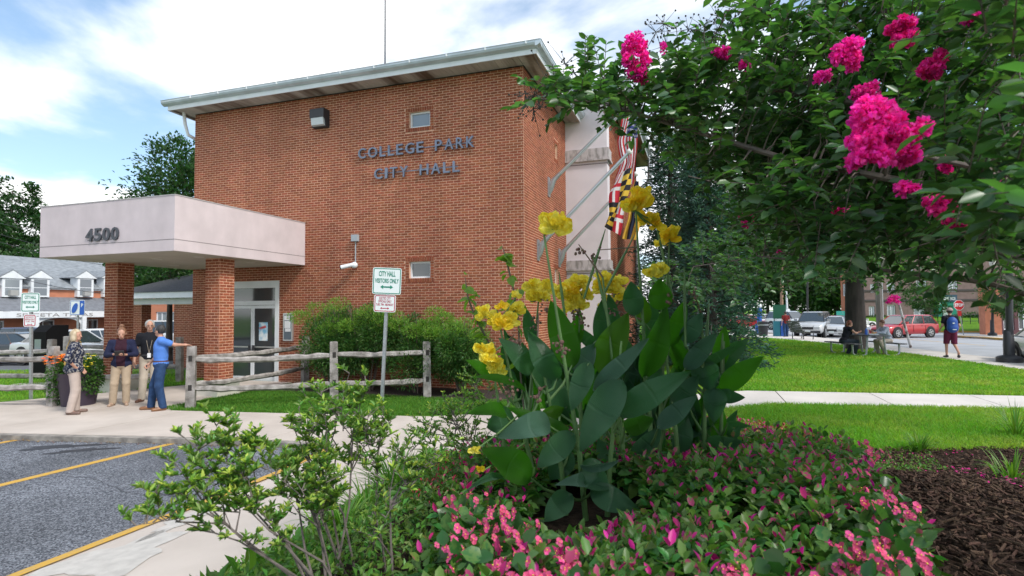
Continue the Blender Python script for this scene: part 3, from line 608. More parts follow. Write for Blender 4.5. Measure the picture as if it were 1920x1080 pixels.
# ---- flagpoles and flags
def uvgrid_mesh(name, P, mat, nu, nv):
    P = np.asarray(P, float).reshape(nu, nv, 3); I = np.arange(nu * nv).reshape(nu, nv)
    F = np.stack([I[:-1, :-1], I[1:, :-1], I[1:, 1:], I[:-1, 1:]], -1).reshape(-1, 4)
    uu, vv = np.meshgrid(np.linspace(0, 1, nu), np.linspace(0, 1, nv), indexing='ij')
    return mesh_np(name, P.reshape(-1, 3), F, mat, True, uv=np.stack([1 - vv, uu], -1).reshape(-1, 2))
def flagmat(name, cells):
    """flat print built from a chain of uv rules; cells(n,l,uv) -> colour socket"""
    m = bpy.data.materials.new(name); m.use_nodes = True; t = m.node_tree; b = t.nodes['Principled BSDF']; b.inputs['Roughness'].default_value = .8
    u = t.nodes.new('ShaderNodeUVMap'); s = t.nodes.new('ShaderNodeSeparateXYZ'); t.links.new(u.outputs[0], s.inputs[0])
    f = lambda op, a, c=None: math_node(op, a, c, tree=t)
    def mix(fac, a, c):
        q = t.nodes.new('ShaderNodeMixRGB'); t.links.new(fac, q.inputs[0])
        for i, z in ((1, a), (2, c)):
            if isinstance(z, tuple): q.inputs[i].default_value = (*z, 1)
            else: t.links.new(z, q.inputs[i])
        return q.outputs[0]
    c = cells(f, mix, s.outputs[0], s.outputs[1]); t.links.new(c, b.inputs['Base Color'])
    tr = t.nodes.new('ShaderNodeBsdfTranslucent'); t.links.new(c, tr.inputs[0]); ms = t.nodes.new('ShaderNodeMixShader'); ms.inputs[0].default_value = .3
    t.links.new(b.outputs[0], ms.inputs[1]); t.links.new(tr.outputs[0], ms.inputs[2]); t.links.new(ms.outputs[0], t.nodes['Material Output'].inputs[0]); return m
def us(f, mix, u, v):       # u along the fly, v from bottom to top
    st = f('LESS_THAN', f('FRACT', f('MULTIPLY', v, 6.5)), .5); base = mix(st, (.75, .75, .78), (.52, .02, .03))
    can = f('MULTIPLY', f('LESS_THAN', u, .26), f('GREATER_THAN', v, 6 / 13))
    a = f('SUBTRACT', f('FRACT', f('MULTIPLY', u, 15)), .5); c = f('SUBTRACT', f('FRACT', f('MULTIPLY', v, 16.7)), .5)
    star = f('LESS_THAN', f('ADD', f('MULTIPLY', a, a), f('MULTIPLY', c, c)), .06)
    return mix(can, base, mix(star, (.03, .05, .20), (.75, .75, .78)))
def maryland(f, mix, u, v):
    qu = f('GREATER_THAN', u, .5); qv = f('GREATER_THAN', v, .5)
    lu = f('FRACT', f('MULTIPLY', u, 2)); lv = f('FRACT', f('MULTIPLY', v, 2))
    pal = f('LESS_THAN', f('FRACT', f('MULTIPLY', lu, 3)), .5); dg = f('GREATER_THAN', f('ADD', lu, lv), 1.0)
    x = f('ABSOLUTE', f('SUBTRACT', pal, dg)); ca = mix(x, (.80, .52, .06), (.02, .02, .025))
    hx = f('ABSOLUTE', f('SUBTRACT', lu, .5)); hy = f('ABSOLUTE', f('SUBTRACT', lv, .5))
    cr = f('LESS_THAN', f('MINIMUM', hx, hy), .12); hf = f('GREATER_THAN', lu, .5)
    y = f('ABSOLUTE', f('SUBTRACT', cr, hf)); cb = mix(y, (.78, .76, .76), (.60, .03, .05))
    q = f('ABSOLUTE', f('SUBTRACT', qu, qv)); return mix(q, cb, ca)
def bluegold(f, mix, u, v):
    q = f('LESS_THAN', v, .28); tp = f('GREATER_THAN', f('ADD', v, f('MULTIPLY', u, .4)), .93); return mix(f('MAXIMUM', q, tp), (.015, .025, .07), (.75, .45, .06))
metal_pole = M('pole_aluminium', (.55, .57, .59), .35, metal=.8)
def flagpole(base, tip, label):
    t = thing('flagpole', label, 'flagpole', base, 0, 'flagpoles slanting from the side wall'); b0, t0 = Vector(base), Vector(tip); d = (t0 - b0).normalized()
    MB().tube([b0 + d * .3, t0], [.058, .045], 10).build('pole', metal_pole, t, smooth=True)
    MB().tube([b0 + Vector((.0, 0, -.28)), b0 + Vector((.06, 0, -.1)), b0 + d * .22, b0 + d * .5], [.05, .09, .075, .055], 10).build('bracket', galv, t, smooth=True)
    MB().box(b0.x + .002, b0.x + .03, b0.y - .10, b0.y + .10, b0.z - .34, b0.z + .22).build('wall_plate', galv, t)
    MB().ball(t0 + d * .07, .075, 12).build('finial', M('finial_white', (.75, .75, .72), .4), t, smooth=True)
    MB().tube([b0 + d * .5 + Vector((0, -.03, -.06)), t0 + Vector((0, -.03, -.08))], .006, 4).build('halyard', white_m, t)
    return t
poles = [((-4.045, 15.6, 5.55), (-1.95, 15.6, 7.42), 'highest of the three slanted aluminium flagpoles, nearest the eaves'),
         ((-4.045, 14.41, 3.62), (-1.66, 14.41, 5.92), 'slanted flagpole bracketed nearest the brick corner'),
         ((-4.045, 16.8, 3.62), (-1.75, 16.8, 5.9), 'slanted flagpole bracketed lowest, beside the pale pier')]
for p in poles: flagpole(*p)
def flag(name, label, y, hoist, depth_y, mat, fold=4, amp=.06, seed=0):
    """hoist: list of px outline rows (left u,v / right u,v) from top to bottom; cloth hangs with folds"""
    rows = []; nu, nv = 34, 26; k = np.linspace(0, 1, len(hoist))
    A = np.array([tuple(PY(a[0], a[1], y)) for a, b in hoist]); B = np.array([tuple(PY(b[0], b[1], y)) for a, b in hoist])
    P = np.zeros((nu, nv, 3))
    for j in range(nv):
        t = j / (nv - 1); a = np.array([np.interp(t, k, A[:, i]) for i in range(3)]); c = np.array([np.interp(t, k, B[:, i]) for i in range(3)])
        for i in range(nu):
            s_ = i / (nu - 1); q = a * (1 - s_) + c * s_
            q[1] += amp * sin(fold * pi * s_ + 2 * t + seed) * (.5 + .5 * t); q[0] += .02 * sin(9 * t + 5 * s_ + seed); P[i, nv - 1 - j] = q
    me = uvgrid_mesh('cloth', P, mat, nu, nv); o = link(name, me); tag(o, label, 'flag', 'flags hanging from the poles'); return o
flag('flag', 'red and white striped flag with starry blue corner, hanging from the highest pole', 15.45, [((1166, 218), (1196, 220)), ((1157, 262), (1194, 270)), ((1164, 300), (1193, 310)), ((1150, 338), (1187, 346))], 0, flagmat('us_flag_print', us), 5, .07)
flag('flag', 'yellow, black, red and white quartered flag hanging from the middle pole', 14.30, [((1160, 326), (1184, 314)), ((1143, 362), (1180, 356)), ((1141, 398), (1170, 400)), ((1134, 425), (1162, 442))], 0, flagmat('quartered_flag_print', maryland), 4, .06, 1)
flag('flag', 'furled dark blue and gold flag hanging lowest from the third pole', 16.70, [((1190, 338), (1197, 340)), ((1180, 372), (1197, 376)), ((1176, 410), (1200, 418)), ((1168, 448), (1192, 450))], 0, flagmat('blue_gold_flag_print', bluegold), 5, .07, 2)
# ---------------------------------------------------------------- implicit-surface figures
def surf_net(fn, lo, hi, h):
    lo = np.array(lo, float); n = np.ceil((np.array(hi) - lo) / h).astype(int) + 1
    g = [lo[i] + h * np.arange(n[i]) for i in range(3)]; X, Y, Z = np.meshgrid(*g, indexing='ij'); v = fn(X, Y, Z); s = v < 0
    nx, ny, nz = n - 1; acc = np.zeros((nx, ny, nz, 3)); cnt = np.zeros((nx, ny, nz))
    c = [(i, j, k) for i in (0, 1) for j in (0, 1) for k in (0, 1)]
    sl = lambda a, o: a[o[0]:o[0] + nx, o[1]:o[1] + ny, o[2]:o[2] + nz]
    for a in c:
        for d in range(3):
            if a[d]: continue
            b_ = tuple(a[i] + (i == d) for i in range(3)); va, vb = sl(v, a), sl(v, b_); m = (va < 0) != (vb < 0)
            t = np.where(m, va / np.where(m, va - vb, 1), 0)
            for i in range(3): acc[..., i] += m * (a[i] + (t if i == d else 0))
            cnt += m
    act = cnt > 0; idx = -np.ones((nx, ny, nz), int); idx[act] = np.arange(act.sum()); cell = np.argwhere(act)
    V = lo + h * (cell + acc[act] / cnt[act][:, None]); F = []
    for d in range(3):
        e1, e2 = [(1, 2), (2, 0), (0, 1)][d]
        a = v; sh = [slice(0, None)] * 3; A = [slice(1, -1)] * 3; A[d] = slice(0, -1); B = list(A); B[d] = slice(1, None)
        sa, sb = s[tuple(A)], s[tuple(B)]; m = np.argwhere(sa != sb)
        if not len(m): continue
        inside = sa[tuple(m.T)]; base = m.copy()
        for i in range(3):
            if i != d: base[:, i] += 1
        def cc(o1, o2):
            q = base.copy(); q[:, e1] -= o1; q[:, e2] -= o2; return idx[tuple(q.T)]
        q = np.stack([cc(1, 1), cc(0, 1), cc(0, 0), cc(1, 0)], 1); q[~inside] = q[~inside][:, ::-1]; F.append(q)
    F = np.concatenate(F); F = F[(F >= 0).all(1)]; return V, F
def cone_sdf(X, Y, Z, a, b, ra, rb):
    a = np.array(a, float); b = np.array(b, float); d = b - a; L2 = max(d @ d, 1e-9)
    t = np.clip(((X - a[0]) * d[0] + (Y - a[1]) * d[1] + (Z - a[2]) * d[2]) / L2, 0, 1)
    return np.sqrt((X - a[0] - t * d[0]) ** 2 + (Y - a[1] - t * d[1]) ** 2 + (Z - a[2] - t * d[2]) ** 2) - (ra + (rb - ra) * t)
def ell_sdf(X, Y, Z, c, r):
    k = np.sqrt(((X - c[0]) / r[0]) ** 2 + ((Y - c[1]) / r[1]) ** 2 + ((Z - c[2]) / r[2]) ** 2); return (k - 1) * min(r)
def sdf_obj(name, prims, mat, parent, h=.016, k=.03, cuts=(), pad=.03, world=False, T=None):
    P = []
    for p in prims:
        if p[0] == 'c': P += [np.array(p[1]) - p[3], np.array(p[1]) + p[3], np.array(p[2]) - p[4], np.array(p[2]) + p[4]]
        else: P += [np.array(p[1]) - np.array(p[2]), np.array(p[1]) + np.array(p[2])]
    P = np.array(P); lo = P.min(0) - pad; hi = P.max(0) + pad
    def fn(X, Y, Z):
        r = None
        for p in prims:
            d = cone_sdf(X, Y, Z, *p[1:]) if p[0] == 'c' else ell_sdf(X, Y, Z, *p[1:])
            if r is None: r = d
            else:
                q = np.clip(.5 + .5 * (d - r) / k, 0, 1); r = d * (1 - q) + r * q - k * q * (1 - q)
        for c in cuts: r = np.maximum(r, c(X, Y, Z))
        return r
    V, F = surf_net(fn, lo, hi, h)
    if T is not None: V = V @ np.array(T.to_3x3()).T + np.array(T.translation)
    return V, F, mat
def join_np(parts):
    V = []; F = []; b = 0
    for v, f in parts: V.append(v); F.append(f + b); b += len(v)
    return np.concatenate(V), np.concatenate(F)
# relaxed hand template: wrist at origin, fingers along -z, palm faces +y, thumb towards +x
def hand_template(curl):
    pr = [('c', (0, 0, 0), (0, .002, -.03), .026, .030), ('e', (0, .0, -.055), (.042, .016, .045))]
    for i, (x, l) in enumerate(((.030, .070), (.010, .078), (-.010, .073), (-.029, .058))):
        a = Vector((x, 0, -.085)); an = 0; p = a
        for j, s_ in enumerate((.45, .32, .25)):
            an += curl * (1.0 if j else .6); q = p + Vector((x * .12, sin(an), -cos(an))) * l * s_; pr.append(('c', tuple(p), tuple(q), .0095 - j * .001, .0085 - j * .001)); p = q
    pr += [('c', (.028, .004, -.03), (.052, .018, -.058), .013, .011), ('c', (.052, .018, -.058), (.058, .032, -.082), .010, .008)]
    V, F, _ = sdf_obj('hand', pr, None, None, h=.0052, k=.007, pad=.012); return V, F
HANDS = {c: hand_template(c) for c in (.25, .75)}
def hand_at(wrist, direction, palm, curl, s=1., left=False):
    V, F = HANDS[curl]; V = V * s
    if left: V = V * np.array([-1, 1, 1]); F = F[:, ::-1]
    z = -Vector(direction).normalized(); y = Vector(palm); y = (y - z * y.dot(z)).normalized(); x = y.cross(z)
    R = np.array([[x.x, y.x, z.x], [x.y, y.y, z.y], [x.z, y.z, z.z]]); return V @ R.T + np.array(wrist), F
skin_m = M('skin', (.50, .27, .19), .55, var=.06, scale=20)
shoe_m = M('shoe_brown_leather', (.12, .05, .03), .4)
def clothm(name, col, **k): return M(name, col, .85, bump=k.pop('bump', .25), bscale=k.pop('bscale', 25), spec=.2, **k)
def person(label, loc, facing, Hh, J=None, sex='m', shirt=None, sleeve=.55, hem=.93, trousers=None, pants_to='ankle', hair=None, hairstyle='short', shoes=None, extra=None, curls=(.25, .25), jacket=None, sit=False, skin=None, group=None, bulk=1., palms=None, group_=None):
    sk = skin or skin_m
    t = thing('person', label, 'person', loc, facing, group); s = Hh / 1.75
    j = dict(pel=(0, 0, .95), che=(0, .005, 1.28), nek=(0, 0, 1.49), hed=(0, .02, 1.63), shR=(.18, 0, 1.42), elR=(.235, -.03, 1.14), wrR=(.25, .05, .90), shL=(-.18, 0, 1.42), elL=(-.235, -.03, 1.14), wrL=(-.25, .05, .90),
             hiR=(.09, 0, .91), knR=(.10, .03, .50), anR=(.10, -.02, .09), hiL=(-.09, 0, .91), knL=(-.10, .03, .50), anL=(-.10, -.02, .09), toR=(.13, .15, .03), toL=(-.13, .15, .03), look=(0, 1, 0))
    if J: j.update(J)
    j = {k: (np.array(v, float) * (s if k != 'look' else 1)) for k, v in j.items()}
    w = .94 if sex == 'f' else 1.; b = bulk
    lk = Vector(j['look']).normalized(); H = j['hed']; lkn = np.array(lk); side = np.array(lk.cross(Vector((0, 0, 1))).normalized())
    def hp(f, r, u): return tuple(H + lkn * f * s + side * r * s + np.array([0, 0, u * s]))
    mid = (j['pel'] + j['che']) / 2
    torso = [('e', tuple(j['che']), (.165 * w * s * b, .115 * s * b, .20 * s)), ('e', tuple(mid), (.148 * w * s * b, .115 * s * b, .17 * s)), ('e', tuple(j['pel']), (.165 * s * b, .125 * s * b, .13 * s)),
             ('c', tuple(j['shR'] * .92 + j['che'] * .08), tuple(j['shL'] * .92 + j['che'] * .08), .060 * s, .060 * s)]
    if sex == 'f': torso += [('e', tuple(j['che'] + np.array([q * .075, .085, -.01]) * s), (.07 * s, .06 * s, .075 * s)) for q in (-1, 1)] + [('e', tuple(j['pel'] + np.array([0, -.02, -.02]) * s), (.18 * s * b, .135 * s * b, .12 * s))]
    arms = []
    for q in 'RL': arms += [('c', tuple(j['sh' + q]), tuple(j['el' + q]), .050 * s * w, .038 * s * w), ('c', tuple(j['el' + q]), tuple(j['wr' + q]), .038 * s * w, .026 * s * w)]
    legs = []
    for q in 'RL': legs += [('c', tuple(j['hi' + q]), tuple(j['kn' + q]), .082 * s, .052 * s), ('c', tuple(j['kn' + q]), tuple(j['an' + q]), .052 * s, .034 * s), ('c', tuple(j['an' + q] - [0, 0, .03 * s]), tuple(j['to' + q]), .036 * s, .028 * s)]
    head = [('c', tuple(j['nek'] - [0, 0, .06 * s]), tuple(H - [0, 0, .05 * s]), .052 * s * w, .048 * s * w), ('e', hp(-.01, 0, .02), (.079 * s, .079 * s, .105 * s)), ('e', hp(.025, 0, .02), (.066 * s, .066 * s, .10 * s)), ('e', hp(.045, 0, -.065), (.042 * s, .042 * s, .04 * s)),
            ('c', hp(.085, 0, .012), hp(.105, 0, -.022), .009 * s, .014 * s), ('e', hp(-.005, .08, -.005), (.016 * s, .016 * s, .03 * s)), ('e', hp(-.005, -.08, -.005), (.016 * s, .016 * s, .03 * s))]
    V, F, _ = sdf_obj('body', torso + arms + legs, sk, t, h=.016, k=.025); Vh, Fh, _ = sdf_obj('head', head, sk, t, h=.0105, k=.012, pad=.02)
    pm = palms or {}
    hs = []
    for q, c in zip('RL', curls):
        d = pm.get(q + 'd', j['wr' + q] - j['el' + q]); n = pm.get(q, (-1 if q == 'R' else 1, .2, 0)); hs.append(hand_at(j['wr' + q] + np.array(Vector(d).normalized()) * .0, d, n, c, 1.0 * s * w, q == 'R'))
    V, F = join_np([(V, F), (Vh, Fh)] + hs); body = link('body', mesh_np('body', V, F, sk, True), t)
    def put(name, prims, mat, h=.014, k=.02, cuts=(), parent=t, pad=.03):
        V, F, _ = sdf_obj(name, prims, mat, t, h=h, k=k, cuts=cuts, pad=pad)
        return link(name, mesh_np(name, V, F, mat, True), parent)
    for q in (-1, 1): MB().ball(hp(.081, q * .030, .015), .0105 * s, 8, sc=(1, 1, .7)).build('eye', M('eye_dark', (.03, .02, .02), .3), t, smooth=True, world=False)
    MB().tube([hp(.083, -.022, -.052), hp(.092, 0, -.054), hp(.083, .022, -.052)], .0055 * s, 5).build('mouth', M('lips', (.40, .13, .12), .5), t, smooth=True, world=False)
    def grow(P, g): return [(p[0], p[1], p[2], p[3] + g, p[4] + g) if p[0] == 'c' else (p[0], p[1], tuple(np.array(p[2]) + g)) for p in P]
    # shirt
    up = grow(torso, .013 * s)
    for q in 'RL':
        a, e, wv = j['sh' + q], j['el' + q], j['wr' + q]
        if sleeve <= 1: up.append(('c', tuple(a), tuple(a + (e - a) * sleeve), .068 * s, .064 * s))
        else: up += [('c', tuple(a), tuple(e), .066 * s, .054 * s), ('c', tuple(e), tuple(e + (wv - e) * (sleeve - 1)), .054 * s, .044 * s)]
    up.append(('c', tuple(j['nek'] - [0, 0, .06 * s]), tuple(j['nek'] - [0, 0, .01 * s]), .066 * s, .060 * s))
    z0 = hem * s; nz = (j['nek'][2] + .02 * s)
    put('shirt', up, shirt, h=.015, k=.03, cuts=[(lambda X, Y, Z: z0 - Z), (lambda X, Y, Z: Z - nz)] if not sit else [(lambda X, Y, Z: Z - nz), (lambda X, Y, Z: z0 - Z)])
    if jacket:
        jk = grow(up, .009 * s); jz = (hem - .10) * s
        jk = [p for p in jk]
        for q in 'RL':
            e, wv = j['el' + q], j['wr' + q]; jk.append(('c', tuple(e), tuple(e + (wv - e) * .7), .056 * s, .047 * s))
        cx = j['che'][0]
        put('jacket', jk, jacket, h=.014, k=.025, cuts=[lambda X, Y, Z: jz - Z, lambda X, Y, Z: Z - nz + .03 * s, lambda X, Y, Z: np.minimum(np.minimum(Y - .03 * s, .12 * s - np.abs(X - cx) * 1.1 - np.abs(Z - 1.30 * s) * .10), 1)])
    # trousers
    tr = grow([torso[2]] + (torso[-1:] if sex == 'f' else []), .012 * s)
    for q in 'RL':
        hi, kn, an = j['hi' + q], j['kn' + q], j['an' + q]
        tr += [('c', tuple(hi), tuple(kn), .102 * s, .082 * s)]
        if pants_to == 'ankle': tr += [('c', tuple(kn), tuple(an - [0, 0, .02 * s]), .081 * s, .072 * s)]
        elif pants_to == 'knee': tr += [('c', tuple(hi), tuple(kn + (kn - hi) * .02), .105 * s, .088 * s)]
    wz = (j['pel'][2] + .065 * s)
    kz = .045 * s
    cuts = [lambda X, Y, Z: Z - wz, lambda X, Y, Z: kz - Z]
    if pants_to == 'knee' and not sit:
        ck = min(j['knR'][2], j['knL'][2]) - .0 * s; cuts.append(lambda X, Y, Z: ck - Z)
    if pants_to == 'leggings': tr = grow([torso[2]] + legs[:2] + legs[3:5], .010 * s)
    put('shorts' if pants_to == 'knee' else 'trousers', tr, trousers, h=.014, k=.02, cuts=cuts)
    sm = shoes or shoe_m
    for q in 'RL':
        an, to = j['an' + q], j['to' + q]; d = (to - an); d[2] = 0; d = d / (np.linalg.norm(d) + 1e-6); bz = min(an[2] - .09 * s, to[2] - .03 * s)
        he = np.array([an[0], an[1], bz + .04 * s]) - d * .03 * s
        pr = [('c', tuple(he), tuple(to - [0, 0, .0]), .044 * s, .038 * s), ('c', tuple(he + [0, 0, .025 * s]), tuple(he + d * .06 * s + [0, 0, .02 * s]), .042 * s, .038 * s)]
        put('shoe', pr, sm, h=.0095, k=.015, cuts=[lambda X, Y, Z, bz=bz: bz + .002 - Z])
    if hair:
        cy = hp(-.018, 0, .035)
        def face_cut(X, Y, Z):      # keep hair away from the face
            f = (X - H[0]) * lkn[0] + (Y - H[1]) * lkn[1]; return np.minimum(f - .045 * s, (.062 * s) - (Z - H[2]))
        sh_ = [('e', cy, (.092 * s, .092 * s, .105 * s))]
        cut = [face_cut, lambda X, Y, Z: (H[2] - .045 * s) - Z + .35 * np.maximum(0, (X - H[0]) * lkn[0] + (Y - H[1]) * lkn[1]) * 0]
        if hairstyle == 'bob':
            sh_ = [('e', cy, (.102 * s, .102 * s, .112 * s)), ('e', hp(-.015, .06, -.05), (.05 * s, .055 * s, .09 * s)), ('e', hp(-.015, -.06, -.05), (.05 * s, .055 * s, .09 * s)), ('e', hp(-.06, 0, -.05), (.075 * s, .06 * s, .09 * s))]
            cut = [lambda X, Y, Z: np.minimum((X - H[0]) * lkn[0] + (Y - H[1]) * lkn[1] - .045 * s, .075 * s - (Z - H[2])), lambda X, Y, Z: (H[2] - .115 * s) - Z]
        if hairstyle == 'bun': sh_ += [('e', hp(-.03, 0, .155), (.052 * s, .052 * s, .042 * s))]
        if hairstyle == 'tail': sh_ += [('c', hp(-.09, 0, .04), hp(-.13, 0, -.06), .03 * s, .035 * s), ('c', hp(-.13, 0, -.06), hp(-.12, .01, -.22), .036 * s, .018 * s)]; cut = [face_cut]
        if hairstyle == 'full': sh_ = [('e', hp(-.015, 0, .05), (.098 * s, .098 * s, .098 * s))]
        put('hair', sh_, hair, h=.009, k=.012, cuts=cut, pad=.02)
    if extra: extra(t, j, s, hp, put)
    return t
def hairm(n, c, c2=None): return M(n, c, .55, col2=c2, scale=30, stretch=(1, 1, .15), bump=.5, bscale=60)
def belt(mat, buckle=True):
    def f(t, j, s, hp, put):
        p = j['pel'] + [0, 0, .055 * s]; b = MB(); n = 20; R = [(.168 * s * cos(a), .128 * s * sin(a)) for a in np.linspace(0, 2 * pi, n + 1)]
        for (x0, y0), (x1, y1) in zip(R[:-1], R[1:]): b.add([(p[0] + x0 * 1.07, p[1] + y0 * 1.10, p[2] - .02 * s), (p[0] + x1 * 1.07, p[1] + y1 * 1.10, p[2] - .02 * s), (p[0] + x1 * 1.07, p[1] + y1 * 1.10, p[2] + .018 * s), (p[0] + x0 * 1.07, p[1] + y0 * 1.10, p[2] + .018 * s)], [(0, 1, 2, 3)])
        b.build('belt', mat, t, world=False)
    return f
khaki = clothm('khaki_cotton', (.42, .33, .24), var=.08, scale=6); khaki2 = clothm('pale_khaki_cotton', (.46, .40, .33), var=.08, scale=6)
tan_linen = clothm('grey_tan_linen', (.45, .37, .33), var=.07, scale=7); denim = clothm('dark_blue_denim', (.025, .055, .13), var=.2, scale=12)
blue_polo = clothm('bright_blue_polo', (.09, .22, .62), var=.08, scale=9); black_polo = clothm('black_polo', (.012, .013, .018))
navy = clothm('navy_blazer', (.018, .022, .055)); plum = clothm('plum_top', (.035, .012, .022))
blouse = clothm('patterned_blouse', (.016, .022, .05), col2=(.32, .31, .30), scale=26, ramp=(.50, .62), detail=3)
# people by the entrance; they face each other
def face_dir(p, q): return atan2(q[1] - p[1], q[0] - p[0]) - pi / 2
A_, B_, C_, D_ = (-11.72, 7.92), (-11.78, 8.92), (-11.72, 9.52), (-10.42, 8.72)
def ex_bag(t, j, s, hp, put):
    put('shoulder_bag', [('e', (-.205, -.06, 1.02), (.045, .11, .09)), ('e', (-.21, -.06, .96), (.05, .12, .05))], M('bag_mustard', (.62, .40, .09), .6), h=.013, k=.03)
    MB().tube([(-.21, -.14, 1.06), (-.18, -.14, 1.30), (-.11, -.07, 1.49), (-.14, .08, 1.40), (-.185, .10, 1.25), (-.21, .04, 1.06)], .007, 6).build('strap', M('bag_mustard', (.62, .40, .09), .6), t, world=False)
person('older woman with blonde bob, dark patterned blouse and mustard shoulder bag, hand on hip', (*A_, 0), radians(-38), 1.64, dict(elR=(.36, -.10, 1.17), wrR=(.20, .03, .98), elL=(-.24, -.04, 1.14), wrL=(-.22, .10, .93), look=(.55, 1, 0), anR=(.13, -.05, .09), toR=(.20, .10, .03), anL=(-.12, .03, .09), toL=(-.14, .20, .03)),
       'f', blouse, 1.35, .80, tan_linen, hair=hairm('hair_blonde', (.40, .30, .18), (.62, .52, .38)), hairstyle='bob', shoes=M('sandal_brown', (.16, .10, .08), .5), extra=ex_bag, bulk=1.16)
def ex_tablet(t, j, s, hp, put):
    c = (j['wrR'] + j['wrL']) / 2 + np.array([0, .08, .03]); MB().obox(c, (.085, 0, 0), (0, .04, .05), (0, -.006, .005)).build('tablet', dark_m, t, world=False)
person('young woman with hair bun, navy blazer and khaki trousers looking down at a tablet', (*B_, 0), radians(226), 1.66, dict(elR=(.27, .02, 1.13), wrR=(.09, .27, 1.17), elL=(-.27, .02, 1.13), wrL=(-.09, .27, 1.15), look=(0, 1, -.42), hed=(0, .045, 1.62), anR=(.15, .0, .09), knR=(.12, .04, .5), toR=(.19, .15, .03), anL=(-.10, -.02, .09)),
       'f', plum, .9, .88, khaki, hair=hairm('hair_auburn', (.14, .06, .03), (.26, .13, .07)), hairstyle='bun', shoes=M('flat_shoe_beige', (.36, .25, .18), .5), extra=ex_tablet, jacket=navy, curls=(.75, .75), palms={'R': (-.6, .2, .6), 'L': (.6, .2, .6)})
def ex_badge(t, j, s, hp, put):
    belt(dark_m)(t, j, s, hp, put)
    MB().tube([(-.07, .06, 1.50), (-.045, .145, 1.32), (.0, .16, 1.08)], .005, 4).tube([(.07, .06, 1.50), (.045, .145, 1.32), (.0, .16, 1.08)], .005, 4).build('lanyard', M('lanyard_tan', (.3, .25, .2), .7), t, world=False)
    MB().box(-.032, .032, .150, .156, .98, 1.08).build('badge', M('paper_white', (.72, .73, .75), .8), t, world=False)
    for q in (-1, 1): MB().tube([hp(.095 + .004 * cos(a), q * .030 + .021 * cos(a), .013 + .016 * sin(a)) for a in np.linspace(0, 2 * pi, 11)], .003, 4).build('glasses', dark_m, t, world=False)
person('tall grey-haired man in black polo, glasses and lanyard badge, pale khaki trousers', (*C_, 0), radians(228), 1.80, dict(look=(-.1, 1, -.05), elR=(.25, -.02, 1.14), wrR=(.27, .06, .89), anR=(.13, .03, .09), toR=(.2, .17, .03)),
       'm', black_polo, .62, .90, khaki2, hair=hairm('hair_grey', (.30, .29, .28), (.48, .47, .45)), extra=ex_badge)
def ex_blue(t, j, s, hp, put):
    belt(M('belt_brown', (.10, .04, .03), .5))(t, j, s, hp, put)
    for q in (-1, 1): MB().tube([hp(.095 + .004 * cos(a), q * .030 + .022 * cos(a), .013 + .014 * sin(a)) for a in np.linspace(0, 2 * pi, 11)], .003, 4).build('glasses', dark_m, t, world=False)
    c = j['wrR'] + np.array([0, .05, -.08]); MB().obox(c, (.03, 0, .0), (0, .012, .0), (0, 0, .055)).build('phone', dark_m, t, world=False)
_rz = radians(140); _w = Vector((-10.03, 9.08, 1.275)) - Vector((*D_, 0)); _wl = (_w.x * cos(_rz) + _w.y * sin(_rz), -_w.x * sin(_rz) + _w.y * cos(_rz), _w.z)
_wl = tuple(c * 1.75 / 1.72 for c in _wl); _wd = Vector(_wl) - Vector((-.19, 0, 1.43)); _wl = tuple(Vector(_wl) - _wd.normalized() * .13)
person('dark-haired man in bright blue polo and jeans leaning one hand on the fence post', (*D_, 0), _rz, 1.72, dict(shL=(-.19, -.01, 1.43), elL=tuple(Vector((-.19, -.01, 1.43)).lerp(Vector(_wl), .5) + Vector((-.02, -.03, -.04))), wrL=_wl, look=(.75, .9, -.05), hed=(.03, .03, 1.62), elR=(.26, .04, 1.14), wrR=(.22, .20, .95), anL=(-.10, -.05, .09), toL=(-.14, .12, .03), anR=(.16, .16, .09), knR=(.13, .12, .5), toR=(.22, .33, .03)),
       'm', blue_polo, .60, .93, denim, hair=hairm('hair_black', (.018, .016, .018), (.05, .05, .05)), shoes=M('shoe_tan_leather', (.22, .10, .045), .4), extra=ex_blue, curls=(.75, .25), palms={'L': (0, 0, -1)}, bulk=1.06)
